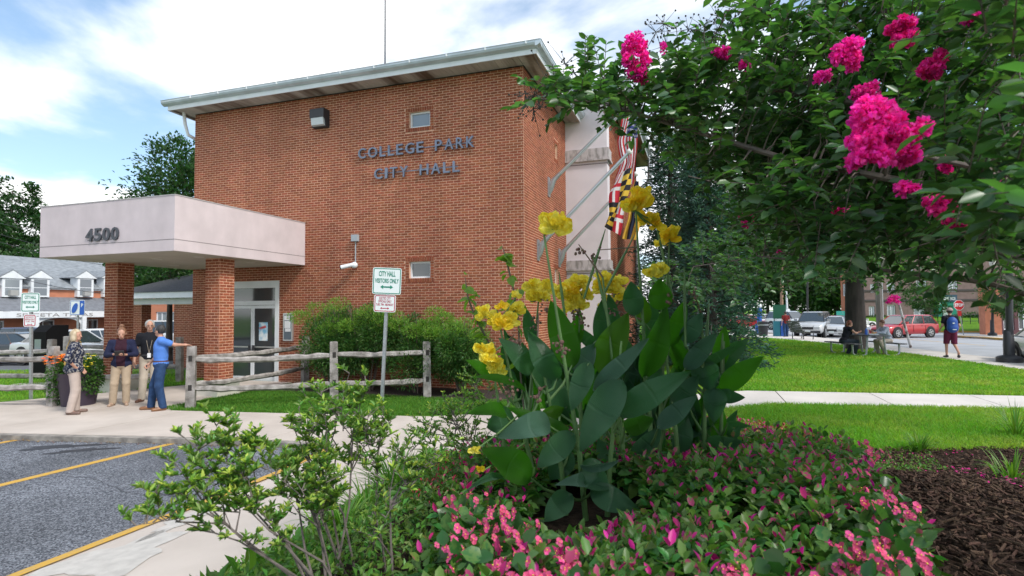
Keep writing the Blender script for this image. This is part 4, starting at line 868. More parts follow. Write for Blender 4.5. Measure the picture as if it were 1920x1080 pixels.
# ---------------------------------------------------------------- fences
wood_m = M('weathered_grey_wood', (.17, .155, .14), .9, col2=(.42, .39, .37), scale=7, detail=8, ramp=(.32, .68), bump=.9, bscale=45, stretch=(1, 1, 1), obj=True, island=.15)
def wobble_rail(a, b, r, seed):
    r_ = np.random.default_rng(seed); a, b = Vector(a), Vector(b); n = 14; P = []; R = []
    for i in range(n + 1):
        t = i / n; p = a.lerp(b, t); p += Vector((r_.normal(0, .004), r_.normal(0, .004), -.035 * sin(pi * t) + r_.normal(0, .006))); P.append(p)
        R.append(r * (.55 if i in (0, n) else .8 if i in (1, n - 1) else 1) * (1 + r_.normal(0, .06)))
    m = MB(); m.tube(P, R, 6)
    m.v = [(x, y, z + (r_.normal(0, .004))) for x, y, z in m.v]; return m
def fence(posts, rails, label, H=1.28, group='weathered post-and-rail fences', skip=()):
    p0 = posts[0]; t = thing('rail_fence', label, 'fence', (p0[0], p0[1], float(gz(*p0[:2]))), 0, group)
    for i, p in enumerate(posts):
        if i in skip: continue
        x, y = p[:2]; g = float(gz(x, y)); a = p[2] if len(p) > 2 else .4; w = .085; m = MB(); c, s_ = cos(a), sin(a); h = H + (.03 if i % 2 else -.01); lean = Vector((RNG.uniform(-.015, .015), RNG.uniform(-.015, .015), 0))
        for k, (zz, ww) in enumerate(((-.2, w), (.3, w * 1.03), (h * .7, w * .97), (h - .02, w * .95), (h, w * .85))):
            for u, v in ((-1, -.75), (1, -.75), (1, .75), (-1, .75)): q = lean * zz; m.v.append((x + q.x + (u * c - v * s_) * ww, y + q.y + (u * s_ + v * c) * ww, g + zz))
        for k in range(4):
            for j in range(4): m.f.append((k * 4 + j, k * 4 + (j + 1) % 4, k * 4 + 4 + (j + 1) % 4, k * 4 + 4 + j)); m.m.append(0)
        m.f.append((16, 17, 18, 19)); m.m.append(0); po = m.build('post', wood_m, t)
        d = MB()
        for zz in (.42, 1.02): d.obox((x, y, g + zz), Vector((c, s_, 0)) * .035, Vector((-s_, c, 0)) * (w * .75 + .004), (0, 0, .06))
        d.build('mortise', M('mortise_dark', (.03, .027, .025), .95), po)
    for k, (i, j) in enumerate(rails):
        a, b = posts[i], posts[j]; A = Vector((a[0], a[1], float(gz(*a[:2])))); B = Vector((b[0], b[1], float(gz(*b[:2])))); e = (B - A).normalized() * .07
        for q, zz in enumerate((.42, 1.02)): wobble_rail(A - e + Vector((0, 0, zz + RNG.uniform(-.03, .03))), B + e + Vector((0, 0, zz + RNG.uniform(-.03, .03))), .062, k * 7 + q + int(abs(a[0]) * 10)).build('rail', wood_m, t, smooth=True)
    return t
q4 = D(572, 646, 15.6); q5 = D(338, 646, 16.4)
fence([(-10.02, 9.08, .58), (-7.64, 10.62, .58), (-5.94, 11.72, .58)], [(0, 1), (1, 2)], 'weathered rail fence with three posts on the front lawn, from the path towards the hedge')
fence([(-10.06, 9.22, 1.3), (q4.x, q4.y, 1.3)], [(0, 1)], 'weathered rail fence running back from the path post towards the glass doors', skip=(0,))
fence([(q5.x, q5.y, .2), (q5.x - 3.3, q5.y - .9, .2)], [(0, 1)], 'low rail fence behind the brick canopy columns')
pA = D(100, 655, 12.1); pB = D(97, 648, 14.2)
fence([(pA.x, pA.y, .1), (pA.x - 2.4, pA.y - .55, .1), (pA.x - 4.8, pA.y - 1.2, .1)], [(0, 1), (1, 2)], 'near rail fence at the left edge beside the flower planter')
fence([(pB.x + 2.6, pB.y + .8, .1), (pB.x, pB.y, .1), (pB.x - 2.6, pB.y - .4, .1), (pB.x - 5.2, pB.y - .9, .1)], [(0, 1), (1, 2), (2, 3)], 'far rail fence at the left edge, second row before the parked cars', H=1.3)
# ---------------------------------------------------------------- signs
def rrect(w, h, r, n=4):
    P = []
    for cx_, cy_, a0 in ((w / 2 - r, h / 2 - r, 0), (-w / 2 + r, h / 2 - r, pi / 2), (-w / 2 + r, -h / 2 + r, pi), (w / 2 - r, -h / 2 + r, 1.5 * pi)):
        for i in range(n + 1): a = a0 + pi / 2 * i / n; P.append((cx_ + r * cos(a), cy_ + r * sin(a)))
    return P
sign_white = M('sign_white', (.70, .76, .76), .45); sign_green = M('sign_green', (.0, .20, .13), .5); sign_red = M('sign_red', (.42, .02, .06), .5); sign_blue = M('sign_blue', (.02, .10, .42), .5)
def plate(parent, c, right, up, w, h, bordermat, lines, name='sign_plate', arrow=None):
    Mx = face_mat(c, right, up); off = wl(parent); Mx = Matrix.Translation(-off) @ Mx
    def poly(name, P, mat, z, par, hole=None):
        b = MB(); n = len(P)
        if hole is None: b.add([(x, y, z) for x, y in P], [tuple(range(n))])
        else: b.add([(x, y, z) for x, y in P] + [(x, y, z) for x, y in hole], [(i, (i + 1) % n, n + (i + 1) % n, n + i) for i in range(n)])
        o = b.build(name, mat, par, world=False); o.data.transform(Mx); return o
    b = MB(); P = rrect(w, h, .045); b.prism([(p[0], p[1]) for p in P], 'z', -.004, 0); o = b.build(name, sign_white, parent, world=False, fix=True); o.data.transform(Mx)
    poly('border', rrect(w - .03, h - .03, .035), bordermat, .002, o, rrect(w - .065, h - .065, .022))
    for txt, y, hh, ww in lines:
        tx = text_obj('lettering', txt, .1, bordermat, o, Matrix.Translation((0, y, .003)), .0005, .0022 if hh > .06 else .001, ww, hh); tx.data.transform(Mx)
    if arrow:
        y, l, s_ = arrow; poly('arrow', [(-l, y), (-l + s_ * 1.4, y + s_), (-l + s_ * 1.4, y + s_ * .35), (l - s_ * 1.4, y + s_ * .35), (l - s_ * 1.4, y + s_), (l, y), (l - s_ * 1.4, y - s_), (l - s_ * 1.4, y - s_ * .35), (-l + s_ * 1.4, y - s_ * .35), (-l + s_ * 1.4, y - s_)], bordermat, .003, o)
    return o
def upost(parent, a, b, mat=galv, w=.03):
    a, b = Vector(a), Vector(b); d = (b - a).normalized(); m = MB(); x = d.orthogonal().normalized() if abs(d.z) < .9 else Vector((1, 0, 0)); y = d.cross(x)
    m.obox((a + b) / 2, x * w, y * .006, d * (b - a).length / 2); m.obox((a + b) / 2 + x * (w + .003) + y * .014, x * .003, y * .02, d * (b - a).length / 2); m.obox((a + b) / 2 - x * (w + .003) + y * .014, x * .003, y * .02, d * (b - a).length / 2)
    return m.build('post', mat, parent, fix=True)
sp = Vector((-6.63, 10.89, 0)); st_ = thing('parking_sign', 'green-lettered visitors sign above a small red-lettered sign on a leaning steel post', 'sign', sp)
top = D(726.5, 500, 12.33); rg = (_R * cos(radians(2)) - _Z * .045).normalized(); upv = Vector((.045, 0, 1)).normalized()
upost(st_, sp + Vector((0, .0, -.2)), top + Vector((0, .03, -.03)))
c1 = D(725.5, 527, 12.3); c2 = D(721.5, 569, 12.3)
plate(st_, c1, rg, upv, .625, .58, sign_green, [('CITY HALL', .10, .115, .36), ('VISITORS ONLY', -.045, .10, .52)], arrow=(-.13, .14, .045))
plate(st_, c2, rg, upv, .475, .375, sign_red, [('ELECTED CITY', .085, .055, .25), ('OFFICIALS ONLY', .018, .055, .29), ('TUES. 7PM - MIDNIGHT', -.05, .05, .38)], arrow=(-.105, .10, .026))
sp = G(57, 747, 0.0); s2_ = thing('parking_sign', 'green-lettered visitors sign and small sign on the post left of the planter', 'sign', sp)
upost(s2_, sp + Vector((0, 0, -.2)), D(57.5, 548, 13.3)); lr = (_R + _F0 * .15).normalized()
plate(s2_, D(57, 567, 13.25), lr, (0, 0, 1), .40, .45, sign_green, [('CITY HALL', .08, .08, .24), ('VISITORS ONLY', -.03, .07, .33)], arrow=(-.11, .10, .03))
plate(s2_, D(56, 601, 13.25), lr, (0, 0, 1), .27, .29, sign_red, [('ELECTED CITY', .06, .035, .17), ('OFFICIALS ONLY', .01, .035, .19), ('TUES. 7PM', -.04, .035, .18)], arrow=(-.09, .06, .018))
sp = D(146, 700, 19); sp.z = float(gz(sp.x, sp.y)); s3 = thing('parking_payment_sign', 'white and blue parking sign with a hand holding a coin shape, behind the blonde woman', 'sign', sp)
MB().tube([sp + Vector((0, 0, -.1)), D(146, 565, 19)], .035, 8).build('post', galv, s3)
o = plate(s3, D(145, 577, 18.95), _R, (0, 0, 1), .50, .50, sign_blue, [])
Mx = Matrix.Translation(-wl(s3)) @ face_mat(D(145, 577, 18.94), _R)
b = MB(); b.add([(x * .09 - .085 + y * .05, y * .17 - .01, .004) for x, y in [(cos(a), sin(a)) for a in np.linspace(0, 2 * pi, 14)[:-1]]], [tuple(range(13))]); q = b.build('symbol', sign_blue, o, world=False); q.data.transform(Mx)
b = MB(); b.add([(.08, -.235, .004), (.235, -.235, .004), (.235, .235, .004), (.08, .235, .004)], [(0, 1, 2, 3)]); q = b.build('panel', sign_blue, o, world=False); q.data.transform(Mx)
text_obj('lettering', 'P', .1, sign_white, o, Mx @ Matrix.Translation((.16, .02, .006)), .0005, .002, .07, .12)
# ---------------------------------------------------------------- planter with marigolds
pc = Vector((-12.75, 8.72, 0)); pl = thing('flower_planter', 'tall dark plum planter overflowing with green trailers and orange marigolds', 'planter', pc)
MB().lathe([(0, 0), (.30, 0), (.40, .68), (.42, .70), (.38, .70), (.36, .62), (0, .62)], pc, 20).build('pot', M('pot_plum', (.045, .032, .055), .5), pl, smooth=True)
def leaf_cloud(name, P, dirs, size, mat, parent=None, aspect=.5, fold=.15, jitter=.3, world=True, n='diamond', droop=0):
    """one mesh of small folded leaves: P positions, dirs growth directions, size lengths"""
    P = np.asarray(P, float); k = len(P); dirs = np.asarray(dirs, float); dirs = dirs + RNG.normal(0, jitter, (k, 3)); dirs[:, 2] -= droop; dirs /= np.linalg.norm(dirs, axis=1, keepdims=True) + 1e-9
    up = RNG.normal(0, .5, (k, 3)) + np.array([0, 0, 1.]); s = np.cross(dirs, up); s /= np.linalg.norm(s, axis=1, keepdims=True) + 1e-9; nn = np.cross(s, dirs)
    size = (np.full(k, size) if np.isscalar(size) else np.asarray(size))[:, None] * RNG.uniform(.7, 1.25, (k, 1)); w = size * aspect / 2
    if n == 'diamond':
        T = [(0, 0, 0), (.45, 1, fold), (1, 0, 0), (.45, -1, fold)]; Fq = [(0, 1, 2, 3)]; Fq = [(0, 1, 2), (0, 2, 3)]
    else:
        T = [(0, 0, 0), (.28, .85, fold), (.65, .80, fold * .8), (1, 0, -.08), (.65, -.80, fold * .8), (.28, -.85, fold), (.5, 0, -.02)]
        Fq = [(0, 1, 6), (1, 2, 6), (2, 3, 6), (3, 4, 6), (4, 5, 6), (5, 0, 6)]
    V = np.stack([P + dirs * size * a + s * w * b_ + nn * size * c for a, b_, c in T], 1).reshape(-1, 3)
    F = (np.arange(k) * len(T))[:, None, None] + np.array(Fq)[None]
    if parent is not None and world: V = V - np.array(wl(parent))
    return link(name, mesh_np(name, V, F.reshape(-1, 3), mat, n != 'diamond'), parent)
def in_ball(n, c, r, hollow=.0):
    d = RNG.normal(size=(n, 3)); d /= np.linalg.norm(d, axis=1, keepdims=True); rad = RNG.uniform(hollow, 1, (n, 1)) ** (1 / 2.2)
    return np.array(c) + d * rad * np.array(r), d
lf_mid = leafmat('leaf_mid_green', (.055, .13, .025)); lf_dark = leafmat('leaf_dark_green', (.025, .07, .018)); lf_lime = leafmat('leaf_lime', (.14, .26, .03), .3)
P1, d1 = in_ball(2600, pc + Vector((-.25, -.05, .68)), (.42, .38, .34)); P2, d2_ = in_ball(1500, pc + Vector((.33, .02, .66)), (.2, .26, .42)); P3, d3 = in_ball(1500, pc + Vector((-.34, -.12, .40)), (.24, .28, .42))
stuff(leaf_cloud('foliage', np.concatenate([P1, P2, P3]), np.concatenate([d1, d2_, d3]), .06, lf_mid, pl, .6, droop=.2))
def flower_heads(name, P, r, mat, parent, k=9):
    V = []; F = []
    for p in P:
        b = len(V); V.append((p[0], p[1], p[2] + r * .3))
        for i in range(k * 2):
            a = pi * i / k; rr = r * (1 if i % 2 else .72); V.append((p[0] + rr * cos(a), p[1] + rr * sin(a) * .9, p[2] + RNG.uniform(-.2, .35) * r))
        for i in range(k * 2): F.append((b, b + 1 + i, b + 1 + (i + 1) % (k * 2)))
    V = np.array(V)
    if parent: V = V - np.array(wl(parent))
    return stuff(link(name, mesh_np(name, V, np.array(F), mat, False), parent))
P4 = in_ball(75, pc + Vector((-.38, -.20, .98)), (.34, .26, .13))[0]; flower_heads('flowers', P4, .045, M('marigold_orange', (.85, .20, .01), .6, island=.25, hue=.02), pl)
P4 = in_ball(26, pc + Vector((.38, -.1, .95)), (.16, .2, .2))[0]; flower_heads('flowers', P4, .036, M('marigold_yellow', (.75, .62, .03), .6, island=.2), pl)
# ---------------------------------------------------------------- bushes and trees
bark_m = M('bark_grey_brown', (.11, .085, .07), .9, var=.35, scale=9, bump=.8, bscale=22, stretch=(1, 1, .25))
bark_dk = M('bark_dark', (.055, .045, .04), .9, var=.3, scale=8, bump=.9, bscale=18, stretch=(1, 1, .2))
twig_m = M('twig_brown', (.13, .095, .08), .85, var=.2, scale=20)
def bush(label, c, r, n, leaf, size, aspect, group=None, name='bush', stems=9, top=None, cat='bush'):
    x, y = c; g = float(gz(x, y)); t = thing(name, label, cat, (x, y, g), 0, group); m = MB()
    P = []; Dn = []; nb = 22
    for i in range(nb):
        a = RNG.uniform(0, 2 * pi); q = RNG.uniform(.15, .72); kz = RNG.uniform(.7, 1.25); cc = (x + cos(a) * r[0] * q, y + sin(a) * r[1] * q, g + r[2] * RNG.uniform(.30, .86 - .25 * q)); rr = (r[0] * .38 * kz, r[1] * .42 * kz, r[2] * .22 * kz)
        p, d = in_ball(n // nb, cc, rr, .25); P.append(p); Dn.append(d)
    for i in range(stems):
        a = RNG.uniform(0, 2 * pi); m.tube([(x + .1 * cos(a), y + .1 * sin(a), g - .05), (x + r[0] * .3 * cos(a), y + r[1] * .3 * sin(a), g + r[2] * .5), (x + r[0] * .55 * cos(a), y + r[1] * .55 * sin(a), g + r[2] * .95)], [.02, .014, .006], 5)
    m.build('stems', twig_m, t)
    P = np.concatenate(P); Dn = np.concatenate(Dn); k = P[:, 2] > g + .03
    stuff(leaf_cloud('foliage', P[k], Dn[k], size, leaf, t, aspect)); return t
nd_m = leafmat('nandina_leaf', (.062, .145, .030), .45, .035); nd_top = leafmat('nandina_new_leaf', (.17, .31, .045), .3, .03)
for i, (u, d, rx, h, lb) in enumerate(((645, 14.9, .95, 2.15, 'leftmost feathery green bush beside the notice case'), (710, 14.5, 1.15, 2.22, 'feathery bush behind the leaning parking sign'), (800, 14.0, 1.1, 2.0, 'feathery bush under the lower window'), (880, 13.6, .95, 1.85, 'feathery green bush nearest the brick corner'))):
    p = D(u, 700, d); p.y = min(p.y, HY - .95)
    t = bush(lb, (p.x, p.y), (rx, .85, h), 15000, nd_m, .074, .34, 'feathery bushes along the brick wall')
    PP = [in_ball(330, (p.x + RNG.uniform(-.8, .8) * rx, p.y - RNG.uniform(0, .5), h * RNG.uniform(.70, .98)), (rx * .26, .3, .17), .2) for _ in range(10)]; P = np.concatenate([a[0] for a in PP]); dd = np.concatenate([a[1] for a in PP]); stuff(leaf_cloud('new_growth', P, dd + np.array([0, 0, .6]), .055, nd_top, t, .32))
struct(drape('planting_bed', [(-10.6, 11.5), (-8, 11.45), (-5, 11.5), (-3.4, 11.6)], [(-10.6, 13.2), (-8, 13.2), (-5, 13.2), (-3.4, 13.2)], M('mulch_dark', (.035, .024, .018), .95, var=.4, scale=30, bump=1, bscale=60), .012, 3))
def tree(name, label, base, H, trunk_r, blobs, n, leaf, size, group=None, bark=None, aspect=.55, trunk_top=.45, lean=(0, 0), hollow=.35, kind='tree', cl=26, spread=.30):
    x, y = base[:2]; g = float(gz(x, y)) if len(base) < 3 else base[2]; t = thing(name, label, kind, (x, y, g), 0, group); bark = bark or bark_m
    zt = g + H * trunk_top; m = MB(); m.tube([(x, y, g - .2), (x + .0, y, g + .15), (x + lean[0] * .4, y + lean[1] * .4, g + H * trunk_top * .5), (x + lean[0], y + lean[1], zt)], [trunk_r * 1.35, trunk_r * 1.05, trunk_r * .88, trunk_r * .7], 12); m.build('trunk', bark, t, smooth=True)
    br = MB(); P = []; Dn = []; tot = sum(b[1][0] * b[1][1] * b[1][2] for b in blobs)
    for (bc, r) in blobs:
        c = Vector((x + bc[0], y + bc[1], g + bc[2])); s0 = Vector((x + lean[0] * .8, y + lean[1] * .8, zt - RNG.uniform(.0, .25) * H * trunk_top)); md = s0.lerp(c, .5) + Vector((RNG.normal(0, .1), RNG.normal(0, .1), .10 * (c - s0).length))
        br.tube([s0, md, c], [trunk_r * .42, trunk_r * .26, trunk_r * .12], 6)
        k = max(6, int(n * r[0] * r[1] * r[2] / tot / cl)); cc, cd = in_ball(k, c, r, hollow)
        for i in range(k):
            if i % 4 == 0: br.tube([md.lerp(c, RNG.uniform(.2, 1)), Vector(cc[i])], [trunk_r * .09, trunk_r * .03], 4, cap=False)
        s_ = spread * min(r) if spread < 1 else spread - 1
        q = np.repeat(cc, cl, 0) + RNG.normal(0, s_ * .5, (k * cl, 3)) * np.array([1, 1, .7]); P.append(q); Dn.append(np.repeat(cd, cl, 0))
    br.build('branches', bark, t, smooth=True)
    stuff(leaf_cloud('crown', np.concatenate(P), np.concatenate(Dn), size, leaf, t, aspect, jitter=.6)); return t
tr_dk = leafmat('tree_leaf_dark', (.030, .082, .022), .5, .03); tr_md = leafmat('tree_leaf_mid', (.040, .10, .024), .45, .03); tr_yl = leafmat('tree_leaf_bright', (.11, .22, .03), .35, .03)
sp_m = leafmat('spruce_needle', (.052, .115, .10), .55, .02, rough=.6)
p = D(374, 590, 33); tree('maple_tree', 'big green tree rising behind the left end of the city hall', (p.x, p.y), 13, .32, [((0, 0, 8), (3.6, 3.6, 3.2)), ((-2.4, -1, 6), (2.4, 2.4, 2)), ((1.5, 1, 10.2), (2.6, 2.6, 2.4)), ((-1.2, -.5, 10.6), (2, 2, 1.8)), ((2.5, -1, 6.5), (2.5, 2.5, 2)), ((-1.6, -1, 4.2), (2, 2, 1.1)), ((.8, -1.6, 4.4), (2, 2, 1.2))], 34000, tr_dk, .22)
p = D(318, 590, 24); tree('small_maple_tree', 'smaller bright green tree seen through the canopy columns', (p.x, p.y), 5.6, .14, [((0, 0, 3.8), (1.8, 1.6, 1.2)), ((-1.2, 0, 3.4), (1.2, 1.2, .8)), ((1.1, -.3, 3.5), (1.2, 1.2, .9))], 7000, tr_md, .16)
for i, (u, d, H_, w, lb) in enumerate(((12, 62, 18.5, 5.2, 'tall layered dark tree at the left edge behind the shop row'), (-70, 55, 15, 5, 'dark tree cut by the left edge of the view'), (70, 66, 12.5, 3.5, 'lower dark tree just left of the pale canopy'))):
    p = D(u, 590, d); bl = []
    for k in range(9):
        z = H_ * (.32 + .62 * k / 9); rr = w * (1 - .55 * k / 9) * RNG.uniform(.7, 1.1); a = RNG.uniform(0, 2 * pi); bl.append(((cos(a) * w * .3, sin(a) * w * .3, z), (rr, rr, H_ * .075)))
    tree('tall_tree', lb, (p.x, p.y), H_, .35, bl, 11000, tr_dk, .42, 'tall trees behind the shop row', cl=18)
p = D(520, 590, 60); tree('far_tree', 'distant tree tops just above the shop roof', (-62, 45), 9.5, .3, [((0, 0, 7), (6, 6, 2.4)), ((0, -7, 7), (5, 5, 2.2))], 9000, tr_dk, .4)
# dark evergreens beside the hall
def conifer(label, base, H, R, n, group):
    x, y = base; g = float(gz(x, y)); t = thing('evergreen_tree', label, 'tree', (x, y, g), 0, group)
    MB().tube([(x, y, g - .2), (x, y, g + H * .6), (x, y, g + H)], [.2, .12, .03], 8).build('trunk', bark_dk, t)
    br = MB(); P = []; Dn = []; nb = int(H * 15)
    for i in range(nb):
        z = (i + .5) / nb; a = i * 2.4 + RNG.uniform(-.3, .3); L_ = R * (1 - z * .80) ** .8 * RNG.uniform(.7, 1.1); z0 = g + .25 + z * (H - .3); d = Vector((cos(a), sin(a), .15)); e = Vector((x, y, z0)) + d * L_ + Vector((0, 0, -.22 * L_))
        br.tube([(x, y, z0), Vector((x, y, z0)) + d * L_ * .5, e], [.035, .02, .006], 4, cap=False)
        k = n // nb; tt = RNG.uniform(.25, 1, k) ** .8; q = np.array([x, y, z0]) + np.outer(tt * L_, d) + np.outer(tt ** 2, [0, 0, -.37 * L_]); q += RNG.normal(0, .13, (k, 3)) * [1, 1, .6]; P.append(q); Dn.append(np.tile(np.array([d.x, d.y, .1]), (k, 1)))
    br.build('branches', bark_dk, t); stuff(leaf_cloud('crown', np.concatenate(P), np.concatenate(Dn), .17, sp_m, t, .22, jitter=.5)); return t
for lb, u, d, H_, R_, n in (('dark blue-green evergreen close to the hall downpipe', 1262, 19.5, 8.0, 1.9, 15000), ('dark evergreen right of the first one, dense to the ground', 1335, 17.0, 6.6, 1.8, 17000), ('pale blue-green evergreen standing behind the other two', 1300, 24, 9.5, 2.4, 12000)):
    p = D(u, 640, d); conifer(lb, (p.x, p.y), H_, R_, n, 'dark evergreens beside the hall')
# picnic tree on the lawn
tree('shade_tree', 'large tree with thick dark trunk spreading over the picnic table', (6.3, 27.6), 11, .42, [((0, 0, 6.4), (4.8, 4.6, 2.0)), ((-4.2, -1.5, 5.2), (3.2, 3.2, 1.5)), ((3.6, -2.5, 5.3), (3, 3, 1.5)), ((1, 2, 8.5), (4.5, 4, 2.4)), ((-2.2, -4.5, 5.0), (3, 2.8, 1.4)), ((5.4, 1.5, 5.4), (2.8, 2.8, 1.4)), ((-6, 1.5, 5.4), (2.5, 2.5, 1.5)), ((1.2, -4.4, 5.1), (2.6, 2.4, 1.3))], 46000, tr_md, .17, bark=bark_dk, trunk_top=.40, cl=22)
# far wood along the road, roadside trees
for i, (u, d, H_, w, lf, lb) in enumerate(((1392, 95, 15, 6, tr_dk, 'far dark tree beyond the blue post'), (1440, 105, 17, 7, tr_dk, 'far dark tree above the distant traffic'), (1490, 92, 14, 6, tr_md, 'far green tree behind the silver car'), (1535, 100, 17, 7, tr_dk, 'far dark tree left of the orange brick block'), (1570, 84, 10, 4.5, tr_md, 'far lower tree close to the orange brick block'), (1350, 100, 16, 7, tr_dk, 'far dark tree mostly hidden by evergreens'), (1470, 140, 22, 10, tr_dk, 'tallest far tree in the middle distance'), (1600, 130, 22, 9, tr_dk, 'far tree behind the orange brick block'))):
    p = D(u, 600, d); tree('roadside_tree', lb, (p.x, p.y), H_, .3, [((0, 0, H_ * .55), (w, w, H_ * .28)), ((w * .4, 0, H_ * .8), (w * .6, w * .6, H_ * .2)), ((-w * .4, 0, H_ * .4), (w * .7, w * .7, H_ * .2)), ((w * .2, -w * .3, H_ * .25), (w * .7, w * .7, H_ * .16))], 5200, lf, .75, 'trees along the far road', cl=14)
for u, d, H_, w, lb in ((1735, 50, 4.6, 1.7, 'small street tree in front of the brown brick building'), (1893, 36, 4.4, 1.5, 'young street tree by the brick gate pillar')):
    p = D(u, 600, d); tree('street_tree', lb, (p.x, p.y), H_, .08, [((0, 0, H_ * .62), (w, w, H_ * .26)), ((.3, 0, H_ * .42), (w * .8, w * .8, H_ * .14))], 4200, tr_md, .16, 'small trees across the road')
for i, (u, d, rx, h) in enumerate(((1705, 58, 3.6, 1.1), (1640, 60, 2.6, 1.2), (1850, 56, 3.2, 1.5), (1765, 57, 1.6, .7), (1895, 57, 2.6, 1.3))):
    p = D(u, 605, d); bush(['long clipped hedge left of the green entrance', 'hedge behind the picnic tree trunk', 'dark clipped hedge behind the stop sign', 'low bush by the green entrance', 'hedge right of the brick pillar'][i], (p.x, p.y), (rx, 1.2, h), 3200, tr_md if i != 2 else tr_dk, .2, .6, 'hedges across the road', 'hedge', 4)
# ---------------------------------------------------------------- far right: buildings, street furniture, cars
def U(u, v, d): return D(u, v, d)
brown_m = M('brown_brick', (.155, .105, .095), .9, col2=(.20, .14, .13), scale=3, bump=.1, bscale=40)
orange_m = M('orange_brick', (.44, .17, .10), .9, var=.12, scale=3)
bl = thing('brown_brick_building', 'brown brick apartment building with dark windows across the road', 'building', (20, 70, .2))
p0 = D(1592, 600, 60); p1 = D(2010, 600, 60)
def facade(parent, p0, p1, z0, z1, wallmat, wins, depth=8, name='wall', glass=None, frame=None, bands=()):
    """wins: (s0,s1,za,zb) in metres along the facade; returns wall"""
    p0 = Vector((p0[0], p0[1], 0)); p1 = Vector((p1[0], p1[1], 0)); ud = (p1 - p0).normalized(); nd = Vector((ud.y, -ud.x, 0))
    if nd.dot(-p0) < 0: nd = -nd
    Lw = (p1 - p0).length; w = wall_mesh(name, p0, ud, nd, Lw, z0, z1, wins, parent, .2, wallmat)
    b = MB(); q0, q1 = p0 + p0.normalized() * depth, p1 + p1.normalized() * depth
    b.add([(p0.x, p0.y, z0), (q0.x, q0.y, z0), (q0.x, q0.y, z1), (p0.x, p0.y, z1)], [(0, 1, 2, 3)]); b.add([(p1.x, p1.y, z0), (q1.x, q1.y, z0), (q1.x, q1.y, z1), (p1.x, p1.y, z1)], [(0, 1, 2, 3)])
    b.add([(p0.x, p0.y, z1), (p1.x, p1.y, z1), (q1.x, q1.y, z1), (q0.x, q0.y, z1)], [(0, 1, 2, 3)]); b.build('side_wall', wallmat, parent)
    for (a, c, za, zb) in wins:
        P = lambda u, z, d: p0 + ud * u + Vector((0, 0, z)) - nd * d
        f = MB(); k = .05
        for (uu, zz, hu, hz) in ((a + k, (za + zb) / 2, k, (zb - za) / 2), (c - k, (za + zb) / 2, k, (zb - za) / 2), ((a + c) / 2, za + k, (c - a) / 2 - 2 * k, k), ((a + c) / 2, zb - k, (c - a) / 2 - 2 * k, k), ((a + c) / 2, (za + zb) / 2, k * .7, (zb - za) / 2 - 2 * k)): f.obox(P(uu, zz, .12), ud * hu, nd * .03, Vector((0, 0, hz)))
        fo = f.build('window', frame or white_m, parent, fix=True); g = MB(); g.obox(P((a + c) / 2, (za + zb) / 2, .14), ud * ((c - a) / 2 - .02), nd * .004, Vector((0, 0, (zb - za) / 2 - .02))); g.build('pane', glass or glass_sky, fo, fix=True)
    for zb in bands:
        m = MB(); m.obox((p0 + p1) / 2 + nd * .03 + Vector((0, 0, zb)), ud * (Lw / 2), nd * .06, Vector((0, 0, .09))); m.build('string_course', M('band_dark', (.06, .05, .05), .8), parent)
    return w, ud, nd
sc60 = 60 / FPX
ps = lambda u: (Vector((D(u, 600, 60).x, D(u, 600, 60).y, 0)) - Vector((p0.x, p0.y, 0))).length
wz = lambda v: CAMZ + (582 - v) * sc60
W_ = [(ps(a), ps(b_), wz(c), wz(e)) for a, b_, c, e in ((1630, 1641, 597, 578), (1664, 1680, 597, 576), (1714, 1736, 595, 576), (1634, 1642, 552, 536), (1665, 1680, 552, 532), (1720, 1740, 552, 530), (1780, 1798, 552, 530), (1890, 1906, 596, 576), (1640, 1655, 515, 495), (1700, 1716, 515, 495))]
w, ud, nd = facade(bl, p0, p1, -.5, 9.5, brown_m, W_, 12, bands=(wz(553) + .25, wz(567)))
P = lambda u, z, d: Vector((p0.x, p0.y, 0)) + ud * ps(u) + Vector((0, 0, z)) + nd * d
b = MB(); c = P(1768, 0, .35); b.obox(c + Vector((0, 0, (wz(603) + wz(571)) / 2)), ud * .95, nd * .34, Vector((0, 0, (wz(571) - wz(603)) / 2))); gk = b.build('cash_machine_kiosk', sign_green, bl, fix=True)
m = MB(); m.obox(P(1766, wz(590), .72), ud * .42, nd * .02, Vector((0, 0, .55))); m.build('cash_machine', M('atm_grey', (.40, .48, .46), .4), gk)
m = MB(); m.obox(P(1766, wz(574), .75), ud * 1.15, nd * .06, Vector((0, 0, .22))); m.build('green_fascia', sign_green, gk)
m = MB(); m.obox(P(1766, wz(564), .62), ud * 1.0, nd * .3, Vector((0, 0, .36))); so = m.build('shop_sign', M('sign_dark_teal', (.02, .06, .10), .5), gk)
for a, b_, mt in ((1758, 1768, sign_white), (1770, 1780, M('sign_grey', (.35, .38, .42), .5))): m = MB(); m.obox((P(a, wz(565), .94) + P(b_, wz(565), .94)) / 2, (P(b_, 0, 0) - P(a, 0, 0)) / 2, nd * .01, Vector((0, 0, .16))); m.build('sign_print', mt, so)
for u in (1749, 1782): m = MB(); m.ball(P(u, wz(574), .9), .16, 8); m.build('lamp_globe', sign_white, gk)
ob = thing('orange_brick_building', 'orange-red brick block seen left of the picnic tree trunk', 'building', (12, 66, .2)); q0 = D(1578, 600, 66); q1 = D(1600, 600, 64); facade(ob, q0, q1, -.5, 8, orange_m, [(.3, .9, 3.4, 4.8)], 6)
